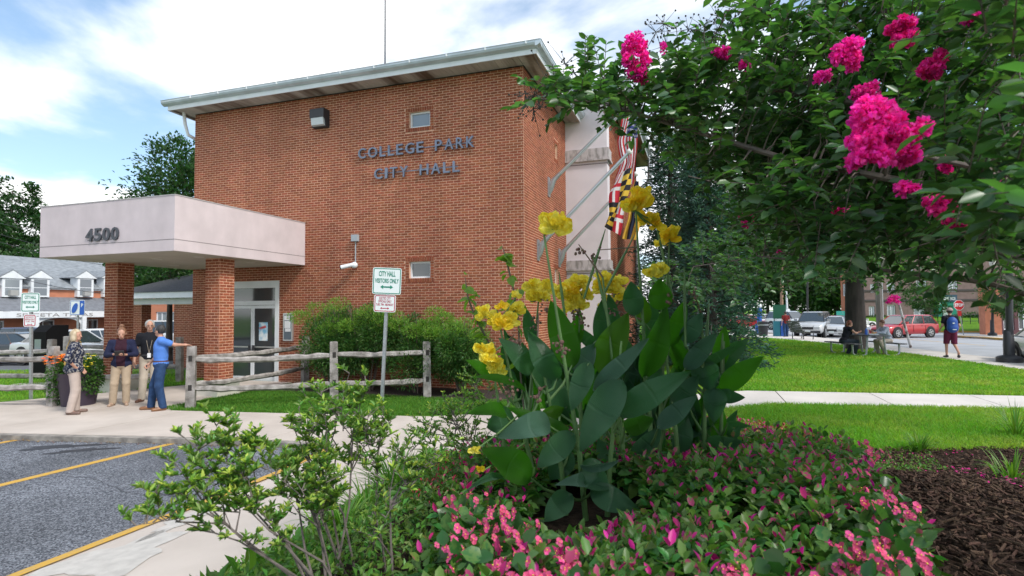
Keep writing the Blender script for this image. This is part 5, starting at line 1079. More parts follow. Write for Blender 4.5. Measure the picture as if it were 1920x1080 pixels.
# railing on the bank, brick gate pillar, right-hand porch
rl = thing('metal_railing', 'thin dark metal railing along the grass bank across the road', 'railing', (18, 55, .2))
ra = [D(u, 600, 51) for u in np.linspace(1728, 1850, 9)]
for i, p in enumerate(ra):
    g = .42; MB().tube([(p.x, p.y, -.1), (p.x, p.y, 1.35)], .03, 5).build('post', dark_m, rl)
for z in (1.32, .75): MB().tube([(p.x, p.y, z) for p in ra], .025, 5).build('rail', dark_m, rl)
gp_ = D(1858, 620, 38.5); gt = thing('brick_pillar', 'square orange brick pillar on the corner pavement', 'pillar', (gp_.x, gp_.y, .1))
MB().box(gp_.x - .45, gp_.x + .45, gp_.y - .4, gp_.y + .5, 0, 3.6).build('shaft', orange_m, gt); MB().box(gp_.x - .52, gp_.x + .52, gp_.y - .47, gp_.y + .57, 3.6, 3.75).build('cap', concrete_m, gt)
pb = thing('shopfront', 'white-framed dark shopfront at the right edge behind the pillar', 'building', (24, 42, .1)); a0 = D(1872, 620, 41); a1 = D(1990, 620, 41)
facade(pb, a0, a1, -.2, 4.2, M('shopfront_maroon', (.09, .03, .035), .6), [(.4, 1.2, .3, 2.5), (1.5, 2.4, .3, 2.5), (2.7, 3.6, .3, 2.5)], 5, glass=glass_m)
def pole_thing(name, label, cat, u, vb, vt, d, r, mat, group=None, u2=None, n=8):
    b0 = D(u, vb, d); g = float(gz(b0.x, b0.y)); b0.z = g - .1; t0 = D(u2 or u, vt, d); t = thing(name, label, cat, (b0.x, b0.y, g), 0, group)
    MB().tube([b0, b0.lerp(t0, .5), t0], [r, r * .92, r * .8], n).build('pole', mat, t, smooth=True); return t, b0, t0
conc_pole = M('utility_pole_grey', (.30, .27, .25), .9, var=.2, scale=4, stretch=(1, 1, .2))
t, b0, t0 = pole_thing('utility_pole', 'thick grey wooden utility pole right of the picnic tree', 'pole', 1651, 648, 380, 27.5, .16, conc_pole, 'utility poles along the road', 1642)
MB().tube([t0 + Vector((-1.2, 0, -.6)), t0 + Vector((1.2, 0, -.6))], .05, 6).build('crossarm', conc_pole, t)
t, b0, t0 = pole_thing('utility_pole', 'thinner pale metal pole just right of the thick utility pole', 'pole', 1655, 642, 420, 29, .09, galv, 'utility poles along the road', 1648)
MB().tube([t0 + Vector((0, 0, -.2)), t0 + Vector((1.3, 0, .1))], .04, 6).build('lamp_arm', galv, t)
t, b0, t0 = pole_thing('utility_pole', 'far brown utility pole above the green newspaper box', 'pole', 1466, 625, 470, 60, .17, M('pole_brown', (.30, .19, .13), .9), 'utility poles along the road')
MB().tube([t0 + Vector((-1.3, 0, -1)), t0 + Vector((1.3, 0, -1))], .07, 6).build('crossarm', bark_m, t)
t, b0, t0 = pole_thing('signal_pole', 'far leaning white pole with small cross lamps above the distant traffic', 'pole', 1478, 622, 540, 55, .10, white_m, None, 1474)
MB().tube([D(1469, 583, 55), D(1481, 582, 55)], .09, 6).build('signal_head', white_m, t)
t, b0, t0 = pole_thing('blue_help_post', 'tall blue emergency post by the far walk', 'post', 1424, 627, 578, 41, .19, sign_blue)
MB().ball(t0 + Vector((0, 0, .16)), .17, 8).build('lamp', white_m, t); MB().box(b0.x - .26, b0.x + .26, b0.y - .24, b0.y + .24, .0, .9).build('base', sign_blue, t)
p = G(1431, 629, .1); tb = thing('litter_bin', 'dark litter bin beside the blue emergency post', 'bin', p); MB().lathe([(0, 0), (.3, 0), (.34, .75), (.36, .95), (.26, 1.0), (0, 1.02)], p, 12).build('body', dark_m, tb, smooth=True); MB().lathe([(.345, .7), (.37, .7), (.37, .8), (.345, .8)], p, 12).build('rim', galv, tb)
p = G(1463, 631, .1); nb_ = thing('news_rack', 'green and blue newspaper boxes with a tall green board', 'newspaper box', p)
MB().box(p.x - .42, p.x - .02, p.y - .25, p.y + .25, 0, 1.15).build('blue_box', M('box_teal', (.02, .16, .22), .5), nb_); MB().box(p.x + .02, p.x + .42, p.y - .25, p.y + .25, 0, 1.15).build('blue_box', sign_blue, nb_)
MB().box(p.x - .40, p.x + .40, p.y + .0, p.y + .06, 1.3, 2.25).build('board', M('board_green', (.01, .10, .055), .5), nb_); MB().box(p.x - .34, p.x - .30, p.y + .01, p.y + .05, 1.1, 1.3).box(p.x + .30, p.x + .34, p.y + .01, p.y + .05, 1.1, 1.3).build('legs', dark_m, nb_)
person('distant pedestrian in dark red top beside the green newspaper board', tuple(G(1474, 632, .1)), radians(10), 1.7, dict(anR=(.1, .1, .09), anL=(-.1, -.12, .09)), 'm', clothm('red_top', (.16, .02, .02)), .6, .9, denim, hair=_mats['hair_black'])
# street name sign
t, b0, t0 = pole_thing('street_name_sign', 'small teal street name sign on a thin post left of the tree trunk', 'sign', 1580, 632, 585, 45, .03, galv); m = MB(); c = D(1580, 588, 45); m.obox(c, _R * .5, _F0 * .02, Vector((0, 0, .2))); m.build('sign_plate', M('sign_teal', (.02, .30, .24), .5), t)
# park bench (reclined slats)
p = G(1512, 636, .15); bn = thing('park_bench', 'dark slatted bench facing the road at the lawn edge', 'bench', p)
for i in range(7):
    z = .45 + i * .1; m = MB(); m.obox(p + _R * (-.55 - i * .045) + Vector((0, 0, z)), _F0 * .75, _R * .02, Vector((0, 0, .042))); m.build('slat', M('bench_green', (.035, .045, .03), .7), bn)
for i in range(4): m = MB(); m.obox(p + _R * (-.45 + i * .14) + Vector((0, 0, .44)), _F0 * .75, _R * .055, Vector((0, 0, .015))); m.build('slat', _mats['bench_green'], bn)
for s_ in (-.65, .65): m = MB(); m.tube([p + _F0 * s_ + _R * -.5 + Vector((0, 0, -.02)), p + _F0 * s_ + _R * -.5 + Vector((0, 0, .44)), p + _F0 * s_ + _R * .1 + Vector((0, 0, .44)), p + _F0 * s_ + _R * .05 + Vector((0, 0, -.02))], .03, 6); m.build('leg', dark_m, bn)
# lamp posts
def lamp(label, u, vb, vt, d, r, bw):
    b0 = D(u, vb, d); g = float(gz(b0.x, b0.y)); b0.z = g; t0 = D(u - (3 if d < 25 else 0), vt, d); t = thing('street_lamp', label, 'lamp post', (b0.x, b0.y, g), 0, 'black street lamps')
    MB().tube([b0, t0], [r, r * .8], 12).build('pole', dark_m, t, smooth=True); MB().lathe([(0, 0), (bw, 0), (bw, .16), (bw * .85, .2), (r * 1.5, .24), (r * 1.3, 1.0), (r * 1.0, 1.04)], b0, 16).build('base', dark_m, t, smooth=True)
    MB().lathe([(r, 0), (.16, .12), (.20, .45), (.12, .6), (0, .7)], t0, 12).build('lantern', M('lantern_glass', (.6, .6, .55), .3), t, smooth=True)
lamp('black street lamp with square-looking foot on the walk at the right edge', 1893, 679, 200, 18.0, .10, .34)
lamp('thin black street lamp beside the silver car', 1514, 633, 470, 40, .07, .22)
lamp('thin black lamp under the young tree by the brick pillar', 1861, 630, 500, 37, .08, .25)
# stop sign
t, b0, t0 = pole_thing('stop_sign', 'red octagonal stop sign on a thin leaning post on the corner kerb', 'sign', 1807, 629, 582, 38, .03, galv, None, 1799)
c = D(1798, 572, 37.95); s_ = .37
def octo(r): return [(r * cos(pi / 8 + i * pi / 4), r * sin(pi / 8 + i * pi / 4)) for i in range(8)]
Mx = Matrix.Translation(-wl(t)) @ face_mat(c, _R)
b = MB(); b.prism(octo(s_), 'z', -.01, 0); o = b.build('sign_plate', sign_white, t, world=False, fix=True); o.data.transform(Mx)
b = MB(); b.add([(x, y, .004) for x, y in octo(s_ * .93)], [tuple(range(8))]); o2 = b.build('red_face', M('stop_red', (.50, .015, .02), .5), o, world=False); o2.data.transform(Mx)
text_obj('lettering', 'STOP', .2, sign_white, o, Mx @ Matrix.Translation((0, -.11, .008)), .001, .008, .56, .22)
m = MB(); m.obox(c + Vector((.02, 0, -.56)), _R * .12, _F0 * .01, Vector((0, 0, .17))); m.build('lower_plate', _mats['stop_red'], t)
# leaning white marker post
t, b0, t0 = pole_thing('leaning_pole', 'leaning white pole rising from the kerb in front of the red car', 'pole', 1708, 655, 560, 26.5, .06, M('pole_rusty_white', (.60, .58, .57), .6, col2=(.16, .11, .09), scale=3.2, ramp=(.5, .62)), None, 1683)
# picnic table with two people
pt = Vector((5.9, 24.7, float(gz(5.9, 24.7)))); tilt = radians(10)
pic = thing('picnic_table', 'dark plank picnic table on curved grey tube legs under the shade tree', 'picnic table', pt)
bd = M('picnic_board_grey', (.10, .10, .11), .7, var=.2, scale=10); rr_ = _R; ff = _F0
for i in range(5): m = MB(); m.obox(pt + ff * (-.9 + .0) * 0 + rr_ * (-.32 + i * .16) + Vector((0, 0, .75)), ff * 1.0, rr_ * .072, Vector((0, 0, .02))); m.build('table_board', bd, pic)
for s_ in (-1, 1):
    for i in range(2): m = MB(); m.obox(pt + rr_ * (s_ * (.74 + i * .15)) + Vector((0, 0, .45)), ff * 1.0, rr_ * .068, Vector((0, 0, .02))); m.build('seat_board', bd, pic)
    for f_ in (-.7, .7):
        q = pt + ff * f_; P = [q + rr_ * s_ * a + Vector((0, 0, z)) for a, z in ((.30, .73), (.34, .3), (.36, .08), (.46, .02), (.62, .0), (.78, .03), (.86, .12), (.86, .42))]; MB().tube(P, .035, 8).build('leg', galv, pic, smooth=True)
def ex_none(*a): pass
def seated(label, side, shirt, sleeve, pants, hair, style, sex, to, fz=-.15, pants_to='ankle'):
    q = pt + rr_ * (side * .82) + ff * fz; fd = -rr_ * side; rz = atan2(fd.y, fd.x) - pi / 2
    J = dict(pel=(0, -.02, .56), che=(0, .10, .88), nek=(0, .16, 1.08), hed=(0, .22, 1.20), shR=(.17, .13, 1.02), shL=(-.17, .13, 1.02), elR=(.23, .30, .84), elL=(-.23, .30, .84), wrR=(.10, .52, .88), wrL=(-.12, .50, .86), hiR=(.09, .0, .54), hiL=(-.09, .0, .54), knR=(.12, .40, .52), knL=(-.11, .38, .50), anR=(.13, .30, .10), anL=(-.1, .18, .10), toR=(.14, .46, .03), toL=(-.1, .34, .03), look=(0, 1, -.45))
    return person(label, (q.x, q.y, q.z), rz, 1.72, J, sex, shirt, sleeve, .57, pants, pants_to, hair, style, shoes=shoe_m, curls=(.75, .75), sit=True, palms={'R': (-.4, .2, .8), 'L': (.4, .2, .8)}, extra=to)
seated('seated woman with red ponytail in black sleeveless top eating at the picnic table', -1, clothm('black_vest', (.014, .014, .02)), .12, clothm('dark_grey_leggings', (.03, .04, .05)), hairm('hair_red_brown', (.16, .045, .025), (.25, .09, .05)), 'tail', 'f', None)
seated('seated man with curly brown hair and pale grey shirt at the picnic table', 1, clothm('pale_grey_shirt', (.38, .42, .50)), 1.8, khaki2, hairm('hair_brown', (.10, .04, .025), (.20, .09, .05)), 'full', 'm', None)
for k, (o_, r, h, mt, lb) in enumerate((((-.12, -.35), .05, .24, sign_blue, 'blue drinks bottle on the picnic table'), ((.02, -.2), .06, .20, M('jar_grey', (.35, .36, .34), .4), 'grey jar on the picnic table by the bottle'))):
    p = pt + rr_ * o_[0] + ff * o_[1] + Vector((0, 0, .772)); t = thing('bottle', lb, 'bottle', p); MB().lathe([(0, 0), (r, 0), (r, h * .7), (r * .45, h * .85), (r * .45, h), (0, h)], p, 12).build('body', mt, t, smooth=True)
p = pt + rr_ * .18 + ff * -.3 + Vector((0, 0, .772)); t = thing('food_tray', 'white food wrapper and tray on the picnic table', 'tray', p); MB().box(p.x - .16, p.x + .16, p.y - .11, p.y + .11, p.z, p.z + .03).build('tray', sign_white, t); MB().ball(p + Vector((0, 0, .05)), .06, 8, sc=(1.3, 1, .6)).build('food', M('food_tan', (.5, .3, .12), .7), t)
# walker with blue backpack
wp = G(1784, 671, .2)
def ex_walk(t, j, s, hp, put):
    bp = M('backpack_blue', (.012, .07, .32), .55, bump=.4, bscale=30)
    put('backpack', [('e', (0, -.20, 1.24), (.16, .12, .20)), ('e', (0, -.21, 1.05), (.17, .13, .17))], bp, h=.016, k=.05)
    MB().obox((0, -.335, 1.22), (.03, 0, 0), (0, .004, 0), (0, 0, .02)).build('emblem', sign_white, t, world=False)
    MB().obox((.02, -.345, 1.0), (.06, 0, 0), (0, .004, 0), (0, 0, .012)).build('zip_tag', sign_white, t, world=False)
    for q in (-1, 1): MB().tube([(q * .09, -.12, 1.36), (q * .10, .0, 1.49), (q * .11, .13, 1.36), (q * .13, .10, 1.12), (q * .14, -.06, 1.02)], .018, 6).build('strap', dark_m, t, world=False)
    H = j['hed']; put('cap', [('e', tuple(H + [0, -.01, .045]), (.10, .108, .10))], M('cap_pinkish', (.42, .30, .28), .8), h=.011, k=.01, cuts=[lambda X, Y, Z: (H[2] + .03) - Z]); MB().obox(H + np.array([0, .12, .05]), (.07, 0, 0), (0, .06, -.01), (0, 0, .005)).build('cap_peak', _mats['cap_pinkish'], t, world=False)
person('walker in maroon shorts, cap and big blue backpack on the roadside walk', tuple(wp), radians(-2), 1.74, dict(anR=(.11, -.33, .22), knR=(.10, .0, .49), toR=(.12, -.26, .06), anL=(-.10, .12, .09), knL=(-.10, .10, .50), toL=(-.12, .28, .03), wrR=(.26, .13, .98), elR=(.25, -.05, 1.14), wrL=(-.27, .12, 1.0)),
       'm', clothm('black_tee', (.014, .012, .02)), .6, .93, clothm('maroon_shorts', (.13, .02, .05)), 'knee', _mats['hair_black'], 'short', shoes=dark_m, extra=ex_walk, bulk=1.05)
# ---------------------------------------------------------------- vehicles
tyre_m = M('tyre', (.015, .015, .016), .8); rim_m = M('wheel_rim', (.50, .51, .53), .3, metal=.8); lamp_r = M('tail_lamp', (.45, .01, .01), .25, coat=.5); lamp_w = M('head_lamp', (.65, .68, .70), .15, coat=.6); car_glass = M('car_glass', (.035, .045, .05), .05, spec=1, coat=.8); plastic = M('black_plastic', (.02, .02, .022), .6)
def paint(n, c): return M(n, c, .28, spec=.6, coat=.8, metal=.1)
def car(label, loc, heading, col, kind='sedan', group=None):
    t = thing('parked_car' if kind != 'wagon' else 'station_wagon', label, 'car', loc, heading, group); L_, W_, Hh_ = dict(sedan=(4.6, .88, 1.42), wagon=(4.6, .88, 1.50), suv=(4.6, .93, 1.75), pickup=(5.2, .95, 1.8))[kind]
    hl = L_ / 2; zb = .24 if kind != 'suv' else .32; belt = .92 if kind in ('sedan', 'wagon') else 1.10; hood = belt - .10
    # +y is the front
    st = {'sedan': [(-hl, .62, .80), (-hl + .12, .70, .98), (-hl + .9, .80, 1.0)], 'wagon': [(-hl, .62, .80), (-hl + .1, .70, .98), (-hl + .9, .80, 1.0)], 'suv': [(-hl, .7, .82), (-hl + .08, .8, .98), (-hl + .9, .9, 1.0)]}[kind if kind in ('sedan', 'wagon', 'suv') else 'suv']
    ST = [(-hl, belt - .18, .80, zb + .10), (-hl + .10, belt - .03, .95, zb), (-hl + .6, belt, 1, zb), (0, belt, 1, zb), (hl * .38, belt - .01, 1, zb), (hl * .52, hood + .04, .99, zb), (hl * .80, hood - .04, .96, zb), (hl - .10, hood - .16, .88, zb), (hl, hood - .32, .76, zb + .10)]
    V = []; F = []
    for (y, zt, ws, zz) in ST:
        w = W_ * ws; V += [(-w * .86, y, zz), (-w * .98, y, zz + .12), (-w, y, (zz + zt) / 2), (-w * .97, y, zt - .07), (-w * .88, y, zt), (0, y, zt + .035), (w * .88, y, zt), (w * .97, y, zt - .07), (w, y, (zz + zt) / 2), (w * .98, y, zz + .12), (w * .86, y, zz)]
    n = 11
    for i in range(len(ST) - 1):
        for j in range(n): F.append((i * n + j, i * n + (j + 1) % n, (i + 1) * n + (j + 1) % n, (i + 1) * n + j))
    F.append(tuple(range(n))[::-1]); F.append(tuple((len(ST) - 1) * n + j for j in range(n)))
    b = MB(); b.add(V, F); body = b.build('body', col, t, smooth=True, world=False, fix=True)
    # greenhouse
    yb0, yb1 = {'sedan': (-hl + .75, hl * .50), 'wagon': (-hl + .16, hl * .50), 'suv': (-hl + .12, hl * .46), 'pickup': (-.5, hl * .46)}[kind]; yt0, yt1 = {'sedan': (-hl + 1.45, hl * .16), 'wagon': (-hl + .50, hl * .14), 'suv': (-hl + .38, hl * .16), 'pickup': (-.35, hl * .16)}[kind]
    wb, wt = W_ * .87, W_ * .68; zt = Hh_ - .06; zbl = belt - .01
    b = MB(); b.add([(-wb, yb0, zbl), (wb, yb0, zbl), (wb, yb1, zbl), (-wb, yb1, zbl), (-wt, yt0, zt), (wt, yt0, zt), (wt, yt1, zt), (-wt, yt1, zt)], [(0, 1, 5, 4), (1, 2, 6, 5), (2, 3, 7, 6), (3, 0, 4, 7), (4, 5, 6, 7)]); b.build('windows', car_glass, t, world=False, fix=True)
    b = MB(); b.add([(-wt - .01, yt0 - .03, zt), (wt + .01, yt0 - .03, zt), (wt + .01, yt1 + .03, zt), (-wt - .01, yt1 + .03, zt), (-wt * .85, yt0 + .1, zt + .06), (wt * .85, yt0 + .1, zt + .06), (wt * .85, yt1 - .15, zt + .06), (-wt * .85, yt1 - .15, zt + .06)], [(0, 1, 5, 4), (1, 2, 6, 5), (2, 3, 7, 6), (3, 0, 4, 7), (4, 5, 6, 7), (0, 3, 2, 1)]); b.build('roof', col, t, world=False, fix=True)
    for s_ in (-1, 1):
        for k in (0, .36, .68, 1):
            b = MB(); yb_, yt_ = yb0 + (yb1 - yb0) * k, yt0 + (yt1 - yt0) * k; b.tube([(s_ * (wb + .004), yb_, zbl), (s_ * (wt + .004), yt_, zt)], .032 if k in (0, 1) else .022, 5)
            b.build('window_pillar', col if kind != 'suv' else plastic, t, world=False)
        for k in (.52, .84):
            yy_ = yb0 + (yb1 - yb0) * k; MB().box(s_ * (W_ * .985) - .012, s_ * (W_ * .985) + .012, yy_ - .3, yy_ - .17, belt - .16, belt - .13).build('door_handle', plastic, t, world=False)
        for yy_ in (yb0 + (yb1 - yb0) * k for k in (.36, .68, .97)): MB().box(s_ * W_ - .012, s_ * W_ + .003, yy_ - .006, yy_ + .006, zb + .15, belt - .1).build('door_seam', plastic, t, world=False)
        MB().obox((s_ * (W_ + .10), yb1 - .35, belt + .08), (.10, 0, 0), (0, .05, 0), (0, 0, .07)).build('mirror', col, t, world=False)
        b = MB(); b.obox((s_ * W_ * .60, hl - .075, hood - .20), (.17, 0, 0), (0, .06, .0), (0, -.03, .075)); b.build('headlight', lamp_w, t, world=False)
        b = MB(); b.obox((s_ * W_ * .70, -hl + .06, belt - .14), (.12, 0, 0), (0, .07, 0), (0, .0, .10)); b.build('tail_light', lamp_r, t, world=False)
        for yw in (-hl * .60, hl * .62):
            R_ = .33 if kind in ('sedan', 'wagon') else .38; o = MB(); cx_ = s_ * (W_ - .10)
            MB().tube([(s_ * (W_ - .10), yw, R_ + .02), (s_ * (W_ + .006), yw, R_ + .02)], R_ + .07, 20).build('wheel_arch', plastic, t, world=False)
            b = MB(); b.tube([(s_ * (W_ - .22), yw, R_), (s_ * (W_ - .2), yw, R_), (s_ * (W_ - .0), yw, R_), (s_ * (W_ + .02), yw, R_)], [R_ * .9, R_, R_, R_ * .92], 22); wo = b.build('wheel', tyre_m, t, smooth=True, world=False)
            b = MB()
            for k in range(5):
                a = 2 * pi * k / 5; b.obox((s_ * (W_ + .026), yw + cos(a) * R_ * .34, R_ + sin(a) * R_ * .34), (.006, 0, 0), (0, cos(a) * R_ * .32, sin(a) * R_ * .32), (0, -sin(a) * .035, cos(a) * .035))
            b.tube([(s_ * (W_ + .018), yw + cos(a) * R_ * .63, R_ + sin(a) * R_ * .63) for a in np.linspace(0, 2 * pi, 17)], .02, 5); b.build('rim', rim_m, wo, world=False)
    b = MB(); b.box(-W_ * .36, W_ * .36, hl - .03, hl + .012, hood - .42, hood - .26); b.build('grille', plastic, t, world=False)
    MB().box(-W_ * .80, W_ * .80, hl - .10, hl + .03, zb + .02, zb + .16).build('bumper', plastic if kind == 'suv' else col, t, world=False); MB().box(-W_ * .82, W_ * .82, -hl - .03, -hl + .1, zb + .05, zb + .2).build('bumper', plastic if kind == 'suv' else col, t, world=False)
    MB().box(-.16, .16, hl + .03, hl + .036, zb + .08, zb + .20).build('number_plate', sign_white, t, world=False); MB().box(-.16, .16, -hl - .036, -hl - .01, zb + .30, zb + .42).build('number_plate', sign_white, t, world=False)
    return t
red = paint('paint_red', (.42, .012, .02)); silver = paint('paint_silver', (.48, .49, .50)); wht = paint('paint_white', (.72, .73, .74)); blk = paint('paint_black', (.02, .022, .026)); dkb = paint('paint_dark_blue', (.03, .05, .12)); maroon = paint('paint_maroon', (.20, .02, .04)); champ = paint('paint_pale_silver', (.55, .56, .57))
def at(u, v, z=.1): p = G(u, v, z); return (p.x, p.y, float(gz(p.x, p.y)) - .09)
hdg = lambda v: atan2(v.y, v.x) - pi / 2
car('red station wagon turning out of the side street', at(1692, 630), hdg(-_R * .95 - _F0 * .28), red, 'wagon')
car('silver sport utility car with black bumper facing the lawn', at(1527, 629), hdg(-_F0 * .80 - _R * .62), silver, 'suv', 'cars on the road')
p = D(1950, 640, 15.5); car('silver car cut off by the right edge of the view', (p.x + 1.75, p.y + 2.0, float(gz(p.x, p.y)) - .09), hdg(-_R * .3 - _F0 * .95), champ, 'sedan', 'cars on the road')
for u, v, z, h, c, k, lb in ((1482, 617, .1, -_F0 * .9 + _R * .3, wht, 'suv', 'white car with dark front left of the silver one'), (1568, 623, .1, -_F0 + _R * .4, maroon, 'sedan', 'dark maroon car right of the silver car'), (1562, 628, .1, -_F0 * .8 - _R * .5, silver, 'sedan', 'pale car partly behind the ponytailed woman'), (1452, 612, .1, _F0, maroon, 'sedan', 'distant maroon car in the queue'), (1438, 611, .1, _F0, wht, 'sedan', 'distant white car in the queue'), (1472, 610, .1, _F0, red, 'sedan', 'distant bright red car in the queue'), (1418, 613, .1, _R, wht, 'sedan', 'distant white car behind the blue post'), (1398, 615, .1, _R, red, 'sedan', 'distant red car at the edge of the evergreens'), (1595, 618, .1, _R * .9 + _F0 * .2, wht, 'sedan', 'white car mostly hidden by the tree trunk')):
    car(lb, at(u, v, z), hdg(h), c, k, 'cars on the road')
# cars in the lot at the left
for u, d, h, c, k, lb in ((30, 25, _R + _F0 * .2, blk, 'sedan', 'dark car behind the left fence, below the arches'), (125, 24, _R * .9 - _F0 * .3, champ, 'sedan', 'pale silver car behind the blonde woman'), (205, 26, _R, wht, 'sedan', 'white car just left of the brick column'), (-40, 27, _R, maroon, 'sedan', 'maroon car at the left edge'), (80, 33, _R, dkb, 'suv', 'dark blue car further back in the lot'), (15, 34, _R, red, 'sedan', 'red car further back in the lot'), (330, 30, _R, wht, 'suv', 'white car seen through the canopy behind the men'), (272, 31, _R, dkb, 'sedan', 'dark car seen through the canopy between the columns')):
    p = D(u, 640, d); car(lb, (p.x, p.y, float(gz(p.x, p.y)) - .03), hdg(h), c, k, 'cars parked in the lot')
# payment machine
p = D(93, 640, 17.5); g = float(gz(p.x, p.y)); t = thing('payment_kiosk', 'tall black kiosk box with slanted top behind the left fence', 'kiosk', (p.x, p.y, g)); b = MB(); b.prism([(p.y - .3, g), (p.y + .35, g), (p.y + .35, 1.62), (p.y - .1, 1.62), (p.y - .3, 1.42)], 'x', p.x - .30, p.x + .30); b.build('cabinet', M('kiosk_black', (.008, .008, .009), .8, spec=.1), t, fix=True); MB().box(p.x - .18, p.x + .1, p.y - .31, p.y - .302, .9, 1.2).build('screen', glass_sky, t)
# ---------------------------------------------------------------- brick shop row at the left
sr = thing('shop_row', 'long brick shop row with arches, grey slate roof and white dormers', 'building', (-47, 30, -.6)); SX = -46.9; y0, y1, gz0 = 14.0, 44.0, -.65
slate = M('slate_grey', (.23, .25, .27), .8, var=.22, scale=3, bump=.3, bscale=12, stretch=(1, 1, 5)); sh_ora = M('shop_orange_brick', (.50, .20, .115), .9, var=.08, scale=2)
yz = lambda u, v: (PX(u, v, SX).y, PX(u, v, SX).z)
E1 = PX(100, 541, SX).z; B0 = PX(100, 557, SX).z; A0 = PX(100, 585, SX).z
MB().box(SX - 12, SX, y0, y1, B0 - .1, E1).build('upper_wall', sh_ora, sr)
MB().box(SX - .02, SX + .14, y0, y1, E1 - .08, E1 + .06).build('eave_trim', white_m, sr)
b = MB(); zr = PX(100, 486, SX - 5).z; b.add([(SX + .3, y0, E1 + .05), (SX + .3, y1, E1 + .05), (SX - 5, y1, zr), (SX - 5, y0, zr), (SX - 12, y1, E1), (SX - 12, y0, E1)], [(0, 1, 2, 3), (3, 2, 4, 5)]); b.build('roof', slate, sr)
b = MB(); b.add([(SX, y0, B0), (SX, y1, B0), (SX + 1.9, y1, A0 + .05), (SX + 1.9, y0, A0 + .05)], [(0, 1, 2, 3)]); b.build('porch_roof', M('porch_slate', (.16, .17, .19), .8, var=.15, scale=4), sr)
MB().box(SX + 1.7, SX + 1.92, y0, y1, A0 - .42, A0 + .04).build('porch_beam', white_m, sr)
MB().box(SX - .3, SX, y0, y1, gz0, A0).build('ground_floor_wall', sh_ora, sr)
yy0 = y0 + .4; i = 0
while yy0 < y1 - 3:
    MB().box(SX + 1.68, SX + 1.94, yy0, yy0 + .3, gz0, A0 - .42).build('porch_column', white_m, sr)
    if i % 2 == 0:
        b = MB(); n = 10; w = 3.0; zc_ = A0 - 1.0
        for k in range(n):
            a, c = pi * k / n, pi * (k + 1) / n; ya, yb_ = yy0 + .3 + w / 2 - cos(a) * w / 2, yy0 + .3 + w / 2 - cos(c) * w / 2; za, zb_ = zc_ + sin(a) * .55, zc_ + sin(c) * .55
            b.add([(SX + 1.75, ya, za), (SX + 1.75, yb_, zb_), (SX + 1.75, yb_, A0 - .41), (SX + 1.75, ya, A0 - .41)], [(0, 1, 2, 3)])
        b.build('arch', white_m, sr)
    f = MB().box(SX + .005, SX + .06, yy0 + .9, yy0 + 2.5, gz0 + .5, A0 - .6).build('window', white_m, sr); MB().box(SX + .062, SX + .07, yy0 + 1.0, yy0 + 1.65, gz0 + .6, A0 - .7).box(SX + .062, SX + .07, yy0 + 1.75, yy0 + 2.4, gz0 + .6, A0 - .7).build('pane', glass_m, f)
    yy0 += 3.3; i += 1
for k, u in enumerate((17, 70, 155, 203, -40)):
    yc = PX(u, 540, SX).y; zt = PX(u, 522, SX).z; zb_ = PX(u, 557, SX).z; w = .62
    d = MB(); d.box(SX - .5, SX + .34, yc - w, yc + w, zb_, zt); do = d.build('dormer', white_m, sr)
    b = MB(); b.prism([(yc - w - .22, zt), (yc + w + .22, zt), (yc, zt + .55)], 'x', SX - 2.2, SX + .42); b.build('pediment', white_m, do, fix=True)
    b = MB(); b.prism([(yc - w - .27, zt + .03), (yc, zt + .66), (yc + w + .27, zt + .03), (yc, zt + .56)], 'x', SX - 2.2, SX + .38); b.build('dormer_roof', slate, do, fix=True)
    b = MB()
    for a, c in ((zb_ + .12, (zb_ + zt) / 2 - .03), ((zb_ + zt) / 2 + .03, zt - .10)): b.box(SX + .345, SX + .352, yc - w + .18, yc + w - .18, a, c)
    b.build('pane', glass_sky, do)
    if k in (0, 2): MB().box(SX + .34, SX + .62, yc - .25, yc + .25, zb_ + .1, zb_ + .48).build('air_conditioner', M('ac_grey', (.35, .35, .34), .6), do)
text_obj('shop_lettering', 'SPICETA TAPAS', .3, M('letter_grey', (.30, .29, .29), .6), sr, Matrix.Translation(-wl(sr)) @ face_mat((SX + 1.93, PX(107, 590, SX + 1.93).y, A0 - .33), (0, 1, 0)), .01, 0, 5.2, .24)
for i, u in enumerate((12, 45, 62, 118, 180)):
    p = D(u, 620, 42); bush('clipped round bush %s in front of the arches' % ['at the left edge', 'below the left arch', 'behind the sign post', 'behind the black kiosk', 'beside the brick column'][i], (p.x, p.y), (.8, .8, 1.0), 1200, tr_dk, .12, .6, 'round bushes before the shop row', 'round_bush', 3)
h2 = thing('brick_house', 'orange brick house with white bay window glimpsed through the porch opening', 'building', (-40, 34, -.5)); q0 = D(262, 600, 46); q1 = D(345, 600, 46)
facade(h2, q0, q1, -.6, PX(300, 545, q0.x).z, sh_ora, [(1.3, 2.2, .6, 2.1), (2.4, 3.3, .6, 2.1)], 6); 
# overhead wires
wr = thing('overhead_wires', 'thin black wires sagging past the tall tree and shop row', 'wires', (-40, 30, 7))
for (a, c, s_) in (((-30, 430, 50), (330, 500, 46), .5), ((-30, 445, 50), (330, 512, 46), .5), ((-30, 500, 42), (260, 553, 40), .5), ((-30, 410, 50), (300, 470, 48), .4)):
    A, B = D(*a), D(*c); MB().tube([A.lerp(B, t) + Vector((0, 0, -s_ * 4 * t * (1 - t))) for t in np.linspace(0, 1, 10)], .018, 4).build('wire', dark_m, wr)
